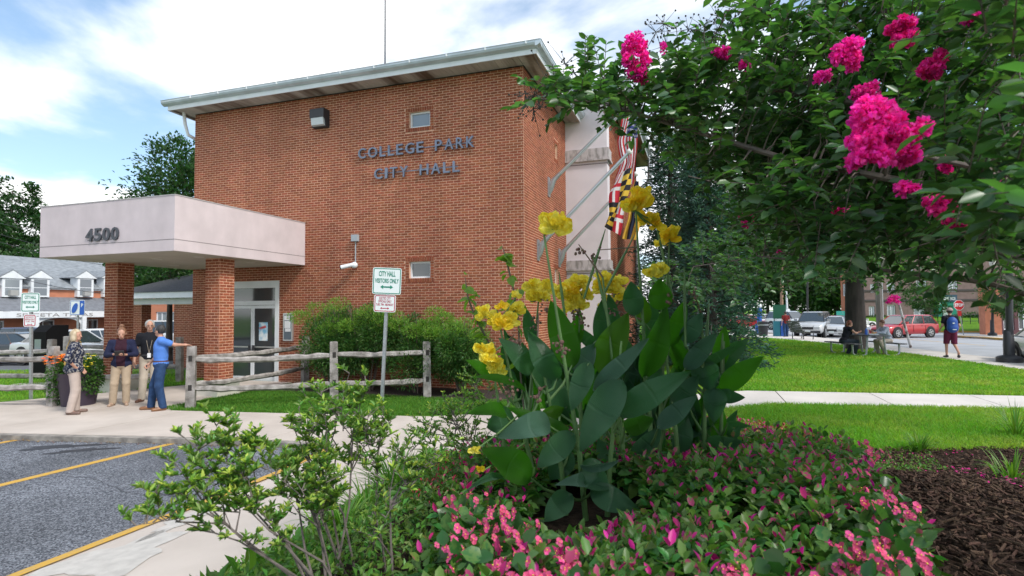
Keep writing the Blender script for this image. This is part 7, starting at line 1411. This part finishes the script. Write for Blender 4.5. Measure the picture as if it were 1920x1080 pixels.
for i, (bu, bv, tu, tv, w, d0, d1, bow, cup, tw, kd) in enumerate(LV):
    b0, t0 = D(bu, bv, d0), D(tu, tv, d1); dd, t, c = nearest(b0 + Vector((0, 0, -.06))); bow = bow * (1 if (i * 7) % 3 else -.5)
    canna_leaf(b0, t0, w / FPX * (d0 + d1) / 2 * .84, bow, cup, tw, cn[kd], t, .05, i)
    c2 = c - Vector((0, 0, min(.10, dd * .5))); MB().tube([c2, c2.lerp(b0, .6) + Vector((0, 0, -.02)), b0 + (t0 - b0) * .04], [.009, .008, .004], 6).build('leaf_stalk', stem_g, t, smooth=True)
yel = M('canna_petal_yellow', (.98, .78, .03), .5, col2=(.98, .90, .16), scale=20, transl=(1.0, .96, .8, .45)); yel_o = M('canna_petal_orange_yellow', (.97, .60, .02), .5, col2=(.97, .82, .05), scale=18, transl=(1.0, 1.0, .8, .5))
def canna_bloom(c, r, mat, parent, seed):
    rr = np.random.default_rng(seed); b = MB(); c = Vector(c)
    for k in range(9):
        a = k * 2 * pi / 9 + rr.uniform(-.4, .4); el = rr.uniform(-.1, 1.1); d = Vector((cos(a) * cos(el), sin(a) * cos(el) * .8, sin(el))); s_ = d.cross(Vector((rr.normal(0, .4), -1, rr.normal(0, .4)))).normalized(); n_ = s_.cross(d); L_ = r * rr.uniform(.7, 1.35); W_ = L_ * rr.uniform(.26, .46); i0 = len(b.v); nu, nv = 7, 5
        for i in range(nu):
            t = i / (nu - 1); w = W_ * sin(pi * (.08 + .80 * t)) ** .7
            for j in range(nv): s2 = (j / (nv - 1) - .5) * 2; q = c + d * L_ * t + s_ * w * s2 + n_ * (L_ * (.30 * t * t - .25 * t) + .30 * w * sin(6 * t + 5 * s2 + seed + k)); b.v.append(tuple(q))
        for i in range(nu - 1):
            for j in range(nv - 1): b.f.append((i0 + i * nv + j, i0 + i * nv + j + 1, i0 + (i + 1) * nv + j + 1, i0 + (i + 1) * nv + j)); b.m.append(0)
    return b.build('flower', mat, parent, smooth=True)
FL = [(1000, 540, 3.7, 14, 2, 0), (1016, 560, 3.7, 13, 1, 0), (1048, 548, 3.9, 15, 2, 0), (1100, 560, 3.9, 14, 2, 0), (1072, 545, 3.9, 16, 2, 1), (1088, 575, 3.9, 14, 2, 0), (1125, 545, 4.0, 14, 2, 0), (1158, 530, 4.0, 14, 2, 0), (1135, 580, 4.0, 12, 1, 0), (955, 600, 3.35, 15, 2, 0), (900, 578, 3.35, 12, 1, 0), (918, 680, 3.25, 15, 2, 0), (1050, 415, 3.15, 18, 1, 1), (1228, 425, 3.75, 14, 1, 1), (1262, 440, 3.9, 12, 1, 0), (1042, 428, 3.15, 24, 2, 0), (1030, 418, 3.15, 20, 1, 0), (1192, 384, 3.7, 22, 2, 1), (1204, 368, 3.7, 17, 1, 1), (1182, 394, 3.7, 15, 1, 0), (1212, 418, 3.75, 17, 2, 1), (1226, 412, 3.75, 14, 1, 1), (1255, 447, 3.9, 16, 2, 1), (1238, 461, 3.9, 10, 1, 0), (1222, 514, 3.8, 15, 2, 0), (1238, 510, 3.8, 14, 2, 0), (1008, 553, 3.7, 16, 2, 0), (1025, 545, 3.75, 15, 2, 0), (995, 565, 3.7, 14, 1, 0), (1062, 556, 3.9, 17, 2, 0), (1078, 566, 3.9, 18, 2, 0), (1084, 535, 3.9, 18, 2, 0), (1068, 580, 3.9, 14, 1, 0), (1094, 530, 3.9, 14, 1, 0), (1132, 528, 4.0, 17, 2, 0), (1150, 545, 4.0, 17, 2, 0), (1168, 556, 4.0, 15, 1, 0), (1142, 565, 4.0, 13, 1, 0), (1186, 548, 4.0, 12, 1, 0), (908, 592, 3.35, 17, 2, 0), (930, 606, 3.35, 17, 2, 0), (943, 610, 3.3, 15, 1, 1), (932, 578, 3.35, 11, 1, 1), (966, 582, 3.4, 16, 2, 0), (967, 558, 3.4, 11, 1, 0), (910, 665, 3.3, 19, 2, 0), (930, 690, 3.25, 19, 2, 0), (938, 698, 3.25, 13, 1, 0), (887, 847, 2.9, 10, 1, 0), (905, 883, 2.9, 9, 1, 1)]
for i, (u, v, d, r, k, o_) in enumerate(FL):
    c = D(u, v, d); dd, t, cc = nearest(c)
    for j in range(k): canna_bloom(c + Vector(tuple(RNG.normal(0, .008, 3))), r * 1.15 / FPX * d, (yel, yel_o)[o_], t, i * 5 + j)
    MB().tube([cc, cc.lerp(c, .5) + Vector((0, 0, -.01)), c], [.006, .005, .004], 5).build('flower_stalk', stem_g, t, smooth=True)
pod_m = M('seed_pod', (.16, .10, .07), .8, island=.35, hue=.04)
for u, v, d in ((1046, 642, 3.1), (1056, 655, 3.1), (1010, 600, 3.5), (965, 640, 3.3), (975, 650, 3.3), (1090, 610, 3.7), (955, 725, 3.2), (948, 740, 3.2), (1010, 745, 3.2), (1255, 560, 3.7), (1300, 555, 3.8), (1078, 590, 3.8), (1020, 575, 3.6), (1150, 590, 3.8), (1120, 480, 3.8), (1085, 470, 3.6)):
    c = D(u, v, d); dd, t, cc = nearest(c); b = MB()
    for k in range(9): b.ball(tuple(c + Vector(tuple(RNG.normal(0, .022, 3)))), RNG.uniform(.006, .012), 6)
    b.tube([cc, c + Vector((0, 0, .04))], [.006, .003], 5); b.build('seed_head', pod_m, t, smooth=True)
for a, b_, d in (((1128, 560), (1190, 440), 3.9), ((1150, 640), (1112, 480), 3.6), ((1060, 600), (1048, 510), 3.6), ((1285, 650), (1283, 500), 3.8), ((1095, 560), (1135, 430), 3.8), ((1320, 700), (1330, 560), 3.9), ((1352, 700), (1355, 625), 3.9), ((1262, 560), (1230, 420), 3.9)):
    c = D(*b_, d); q = D(*a, d); dd, t, cc = nearest(q); MB().tube([q, q.lerp(c, .6), c], [.008, .010, .003], 6).build('flower_bud', stem_g, t, smooth=True)
# climbing vine with heart leaves at the left of the cannas
b0 = D(975, 905, 3.6); b0.z = float(gz(b0.x, b0.y)); vt = thing('climbing_vine', 'pale green heart-leaved vine sprays against the brick corner left of the cannas', 'vine', b0)
vl = leafmat('vine_leaf', (.12, .26, .04), .3, .03, (1.6, 1.9, .6, .45)); vs = M('vine_stem', (.14, .12, .09), .8)
P = []; Dn = []
for path in ([(985, 800), (975, 690), (972, 600), (962, 540), (950, 490), (942, 462)], [(960, 790), (940, 690), (915, 640), (893, 600), (878, 560), (872, 520)], [(940, 690), (905, 620), (890, 580)]):
    pp = [D(u, v, 3.55) for u, v in path]; MB().tube(pp, [.006] * (len(pp) - 1) + [.002], 5).build('stem', vs, vt)
    for a, c in zip(pp[1:-1], pp[2:]):
        for k in range(6): q = a.lerp(c, RNG.uniform(0, 1)); P.append(tuple(q + Vector(tuple(RNG.normal(0, .012, 3))))); Dn.append((RNG.choice([-1, 1]) * RNG.uniform(.5, 1), RNG.normal(-.2, .4), RNG.uniform(-1.1, .2)))
for p_, d_ in zip(P, Dn): leaf_cloud('leaf', [p_], [d_], .075, vl, vt, .72, .18, n='round', jitter=.1)
# ---------------------------------------------------------------- twiggy shrubs in front
sh_l = leafmat('shrub_leaf', (.15, .27, .06), .38, .035, (1.5, 1.8, .6, .35), rough=.4); sh_y = leafmat('shrub_new_leaf', (.40, .52, .09), .3, .03, (1.3, 1.5, .6, .35)); stem_b = M('shrub_stem', (.13, .11, .10), .8, var=.3, scale=14, bump=.4, bscale=60)
def shrub(label, base, tips, leaf=.034, rad=.0068, nl=20, tw=10, spr=.09, group='twiggy shrubs beside the path', ylw=.6):
    b0 = D(*base); b0.z = float(gz(b0.x, b0.y)) - .03; t = thing('twiggy_shrub', label, 'shrub', b0, 0, group); br = MB(); P = []; Dn = []; P2 = []; D2 = []
    mains = []
    for k, (u, v, d) in enumerate(tips):
        tp = D(u, v, d); off = Vector((RNG.normal(0, .05), RNG.normal(0, .05), 0)); par = None
        if mains and k % 3:
            mm = min(mains, key=lambda m: (m[-1] - tp).length); st = mm[2].lerp(mm[3], RNG.uniform(0, .6)); r0 = rad * .55
        else: st = b0 + off; r0 = rad
        L_ = (tp - st).length; c1 = st.lerp(tp, .33) + Vector((RNG.normal(0, .03), RNG.normal(0, .03), .06 * L_)) ; c2 = st.lerp(tp, .68) + Vector((RNG.normal(0, .03), RNG.normal(0, .03), .02)); pts = [st, c1, c2, tp]
        if not (mains and k % 3): mains.append([st, c1, c1.lerp(c2, .5), c2, tp])
        br.tube(pts, [r0, r0 * .75, r0 * .5, r0 * .25], 6)
        for q in range(tw):
            s0 = (c2.lerp(tp, RNG.uniform(-.5, 1)) if q else tp); dr = Vector((RNG.normal(0, 1), RNG.normal(0, 1), RNG.uniform(.1, 1.3))).normalized(); e = s0 + dr * spr * RNG.uniform(.5, 1.3); br.tube([s0, e], [.003, .0012], 4, cap=False)
            for j in range(nl):
                f = RNG.uniform(.25, 1.0); p = s0.lerp(e, f); a = RNG.uniform(0, 2 * pi); dd = Vector((cos(a), sin(a), RNG.uniform(.0, .9))) + dr * .8
                if f > .75 and RNG.uniform() < ylw: P2.append(tuple(p)); D2.append(tuple(dd))
                else: P.append(tuple(p)); Dn.append(tuple(dd))
    br.build('branches', stem_b, t, smooth=True); stuff(leaf_cloud('foliage', P, Dn, leaf, sh_l, t, .36, n='round', jitter=.15))
    if P2: stuff(leaf_cloud('new_leaves', P2, D2, leaf * .9, sh_y, t, .36, n='round', jitter=.15))
    return t
shrub('large twiggy shrub at the lower left, branches spreading over the parking line', (640, 1190, 2.35), [(345, 820, 2.3), (400, 785, 2.4), (430, 800, 2.5), (330, 870, 2.2), (285, 925, 2.1), (470, 825, 2.5), (540, 850, 2.6), (450, 870, 2.3), (600, 870, 2.5), (560, 910, 2.4), (380, 870, 2.3), (255, 985, 2.0), (300, 965, 2.1), (500, 880, 2.4), (425, 905, 2.3), (480, 950, 2.3), (620, 930, 2.4), (350, 935, 2.2), (560, 860, 2.7), (530, 920, 2.5), (415, 830, 2.4), (365, 850, 2.3), (585, 905, 2.5), (505, 845, 2.5), (440, 930, 2.3), (600, 960, 2.4)], nl=20)
shrub('taller twiggy shrub with yellow-green tips in front of the fence', (655, 1200, 2.6), [(560, 765, 2.7), (600, 730, 2.8), (655, 700, 2.8), (685, 712, 2.7), (640, 765, 2.6), (690, 780, 2.6), (720, 765, 2.8), (590, 800, 2.6), (705, 830, 2.7), (545, 790, 2.7), (660, 825, 2.6), (620, 850, 2.6), (575, 745, 2.8), (630, 790, 2.7), (730, 800, 2.8), (610, 770, 2.5), (670, 745, 2.7), (700, 870, 2.6)], nl=14, ylw=.55)
shrub('small right-hand twiggy shrub with bare lower stems', (742, 1180, 2.5), [(745, 850, 2.7), (790, 825, 2.8), (760, 900, 2.6), (720, 900, 2.6), (815, 850, 2.9), (840, 830, 2.9), (735, 950, 2.5), (790, 880, 2.8)], nl=10)
shrub('fine-leaved shrub between the walk and the cannas', (880, 900, 5.0), [(830, 745, 5), (870, 740, 5.1), (905, 760, 5), (790, 790, 4.9), (815, 775, 5.2), (850, 790, 5), (890, 800, 5), (920, 720, 5.2), (840, 830, 4.9), (880, 835, 4.9), (800, 835, 4.8), (910, 690, 5.3), (915, 830, 5), (780, 820, 4.9), (945, 790, 5.1), (860, 765, 5.2)], .032, .010, 20, 10, .17, ylw=.3)
# ---------------------------------------------------------------- crape myrtle overhead
cm_l = leafmat('crape_leaf', (.066, .135, .060), .65, .03, (1.5, 2.1, .5, .38), rough=.35, spec=.5); cm_b = M('crape_bark', (.13, .10, .085), .7, var=.3, scale=12)
def crape(label, base, branches, regions, leaf, group, trunk=.10):
    b0 = Vector((base[0], base[1], float(gz(*base)))); t = thing('crape_myrtle', label, 'tree', b0, 0, group); br = MB(); segs = []
    for path in branches:
        pp = [D(*p) for p in path]; st = b0 + Vector((0, 0, .5)); r0 = .030
        full = [st, st.lerp(pp[0], .6) + Vector((0, 0, .25))] + pp; rr = [trunk * .45] + [max(.006, r0 * (1 - i / len(full))) for i in range(1, len(full))]; br.tube(full, rr, 7)
        for a, c in zip(pp[:-1], pp[1:]): segs.append((a, c))
    tr_ = MB(); tr_.tube([b0 + Vector((0, 0, -.2)), b0 + Vector((0, 0, .6))], [trunk * 1.2, trunk], 10); tr_.build('trunk', cm_b, t, smooth=True)
    A = np.array([tuple(a) for a, c in segs]); C = np.array([tuple(c) for a, c in segs]); P = []; Dn = []; S_ = []
    for poly, n, d0, d1, dens in regions:
        q = scatter(poly, n)
        for u, v in q:
            d = RNG.uniform(d0, d1); c = D(u, v, d); cv = np.array(c); tt = np.clip(((cv - A) * (C - A)).sum(1) / ((C - A) ** 2).sum(1), 0, 1); cp = A + (C - A) * tt[:, None]; dist = np.linalg.norm(cp - cv, axis=1); k = dist.argmin(); s0 = Vector(cp[k])
            if dist[k] < .22: br.tube([s0, s0.lerp(c, .6) + Vector((0, 0, .05 * dist[k])), c], [.006, .004, .002], 4, cap=False)
            dr = (c - s0).normalized() if dist[k] > .02 else Vector((-1, 0, .2)); dr = (dr + Vector((RNG.normal(0, .5), RNG.normal(0, .5), RNG.normal(.1, .4)))).normalized(); L_ = RNG.uniform(.14, .26) * (leaf / .05); e = c + dr * L_; br.tube([c, e], [.003, .0015], 4, cap=False)
            s_ = dr.cross(Vector((0, 0, 1))).normalized(); m = dens
            for j in range(m):
                f = (j // 2 + .5) / (m / 2); sg = 1 if j % 2 else -1; P.append(tuple(c.lerp(e, f))); Dn.append(tuple(s_ * sg + dr * .55 + Vector((0, 0, RNG.normal(.0, .25))))); S_.append(leaf)
    br.build('branches', cm_b, t, smooth=True); stuff(leaf_cloud('foliage', P, Dn, np.array(S_), cm_l, t, .58, .10, n='round', jitter=.22)); return t
BR = [[(2150, 470, 2.3), (1800, 360, 2.4), (1480, 300, 2.8), (1250, 230, 3.1), (1120, 190, 3.2), (985, 185, 3.3)], [(2150, 330, 2.4), (1700, 210, 2.7), (1400, 160, 3.2), (1240, 130, 3.3)], [(2150, 120, 2.6), (1750, 60, 2.9), (1480, 30, 3.4), (1360, 20, 3.5)], [(2150, 560, 2.2), (1900, 480, 2.4), (1650, 430, 2.8), (1480, 420, 3.4)], [(2150, 400, 1.8), (1900, 330, 1.8), (1720, 290, 1.9)], [(2150, 620, 2.6), (1850, 530, 3.0), (1600, 500, 3.6), (1420, 480, 4.2)], [(2150, 0, 2.0), (1900, -40, 2.2), (1600, -60, 2.6)]]
reg = [([(1000, 175), (1060, 155), (1180, 165), (1300, 165), (1330, 240), (1200, 222), (1100, 205), (1020, 200)], 95, 2.9, 3.4, 14),
       ([(1250, 150), (1300, 95), (1345, 60), (1420, 80), (1600, 200), (1620, 330), (1480, 350), (1330, 300), (1260, 240)], 330, 2.8, 4.0, 14),
       ([(1400, 0), (1500, -30), (1930, -30), (1930, 240), (1620, 240), (1480, 130)], 470, 2.6, 3.8, 14),
       ([(1560, 240), (1930, 200), (1930, 500), (1800, 480), (1700, 450), (1500, 440), (1420, 330)], 560, 2.3, 3.8, 14),
       ([(1330, 300), (1500, 330), (1560, 480), (1430, 480), (1370, 400)], 170, 3.6, 4.6, 14),
       ([(1790, 300), (1940, 280), (1940, 430), (1860, 420), (1800, 380)], 60, 1.5, 2.2, 12),
       ([(1800, -20), (1940, -20), (1940, 260), (1850, 200)], 60, 1.4, 2.2, 12), ([(1935, -60), (2320, -60), (2320, 560), (1935, 520)], 300, 2.0, 3.4, 12)]
cr = crape('near crape myrtle whose pink-flowered branches hang in from the right', (4.4, 1.6), BR, reg, .064, 'crape myrtles on the lawn')
BR2 = [[(2080, 480, 7.2), (1750, 440, 7.0), (1500, 470, 7.0), (1300, 500, 7.0)], [(2080, 380, 7.5), (1700, 330, 7.2), (1420, 360, 7.2), (1290, 330, 7.2)], [(2080, 250, 7.5), (1700, 150, 7.4), (1450, 120, 7.4), (1330, 130, 7.4)], [(2080, 540, 7.8), (1800, 520, 8), (1600, 520, 8.2), (1420, 530, 8.4)]]
reg2 = [([(1230, 500), (1300, 470), (1420, 440), (1700, 470), (1900, 520), (1880, 510), (1700, 508), (1560, 512), (1480, 525), (1400, 530), (1290, 545), (1240, 535)], 330, 6.4, 8.4, 16),
        ([(1370, 250), (1440, 120), (1930, 100), (1930, 490), (1500, 470), (1420, 460), (1390, 380)], 560, 6.4, 8.2, 16), ([(1930, 60), (2200, 60), (2200, 500), (1930, 500)], 170, 6.6, 8.0, 14)]
cr2 = crape('farther crape myrtle filling the view between the evergreens and the near branches', (8.6, 5.2), BR2, reg2, .075, 'crape myrtles on the lawn')
def panicle(u, v, w, h, d, mat, parent, n, label=None):
    c = D(u, v, d); rw, rh = w / 2 / FPX * d, h / 2 / FPX * d; P = []; k = 0
    lobes = [(RNG.uniform(-.55, .55), RNG.uniform(-.45, .45), RNG.uniform(-.62, .62), RNG.uniform(.20, .36)) for _ in range(13)] + [(0, 0, 0, .45)]
    while len(P) < n:
        lx, ly, lz, lr = lobes[RNG.integers(0, 14)]; q = RNG.normal(size=3); q /= np.linalg.norm(q); q = np.array([lx, ly, lz]) + q * lr * RNG.uniform(.7, 1); P.append((c.x + q[0] * rw, c.y + q[1] * rw, c.z + q[2] * rh))
    P = np.array(P); dn = P - np.array(c); o = leaf_cloud('flower_cluster', P, dn + RNG.normal(0, .5 * rw, P.shape), .017, mat, parent, 1.15, .5, n='round', jitter=.6); stuff(o); return o
for u, v, w, h, d, m, n in ((1190, 105, 66, 104, 2.85, mag, 1300), (1205, 140, 40, 40, 3.05, mag_dk, 260), (1650, 225, 120, 110, 1.7, mag, 1500), (1690, 275, 110, 100, 1.72, mag, 1400), (1625, 280, 90, 90, 1.68, mag, 1000), (1620, 180, 70, 55, 2.2, mag_dk, 500), (1585, 105, 66, 78, 2.3, mag, 800), (1690, 58, 62, 66, 2.2, mag_dk, 620), (1746, 127, 62, 62, 2.1, mag_dk, 700), (1820, 36, 28, 18, 2.0, mag_dk, 90), (1775, 398, 78, 82, 1.9, mag_dk, 820), (1700, 352, 52, 38, 2.1, mag, 260), (1775, 310, 28, 32, 1.9, mag_dk, 110), (1572, 393, 44, 44, 2.6, mag, 220), (1400, 413, 28, 28, 3.0, mag_dk, 220), (1352, 100, 38, 30, 2.8, mag, 130), (1395, 122, 22, 28, 2.8, mag, 80), (1244, 92, 16, 34, 3.3, mag, 60), (1543, 142, 38, 30, 2.4, mag, 150), (1460, 472, 8, 10, 4.2, mag, 18), (1870, 332, 14, 10, 2.0, mag_dk, 24), (1675, 562, 34, 20, 6.5, mag, 260)):
    panicle(u, v, w, h, d, m, cr, n)
sd_ = MB()
for (u, v, d) in [(1000, 180, 3.3), (1015, 200, 3.25), (985, 175, 3.3), (1060, 120, 3.3), (1075, 135, 3.3), (1230, 60, 3.4), (1250, 85, 3.4), (1320, 50, 3.5), (1345, 30, 3.5), (1380, 20, 3.5), (1210, 130, 3.1), (1190, 160, 3.1), (1300, 80, 3.4), (1545, 180, 3), (1640, 100, 2.8), (1270, 110, 3.2), (1290, 55, 3.3), (1310, 100, 3.2), (1362, 50, 3.3), (1400, 15, 3.3), (1245, 45, 3.3), (1335, 70, 3.2), (1030, 160, 3.2), (1000, 205, 3.2), (1420, 60, 3.2), (1480, 90, 3.0)]:
    c = D(u, v, d)
    for k in range(16): p = c + Vector(tuple(RNG.normal(0, .05, 3))); sd_.ball(tuple(p), .0065, 5); sd_.tube([c, p], [.002, .001], 3, cap=False)
sd_.build('seed_capsules', M('seed_dark', (.03, .03, .022), .7), cr)['kind'] = 'stuff'
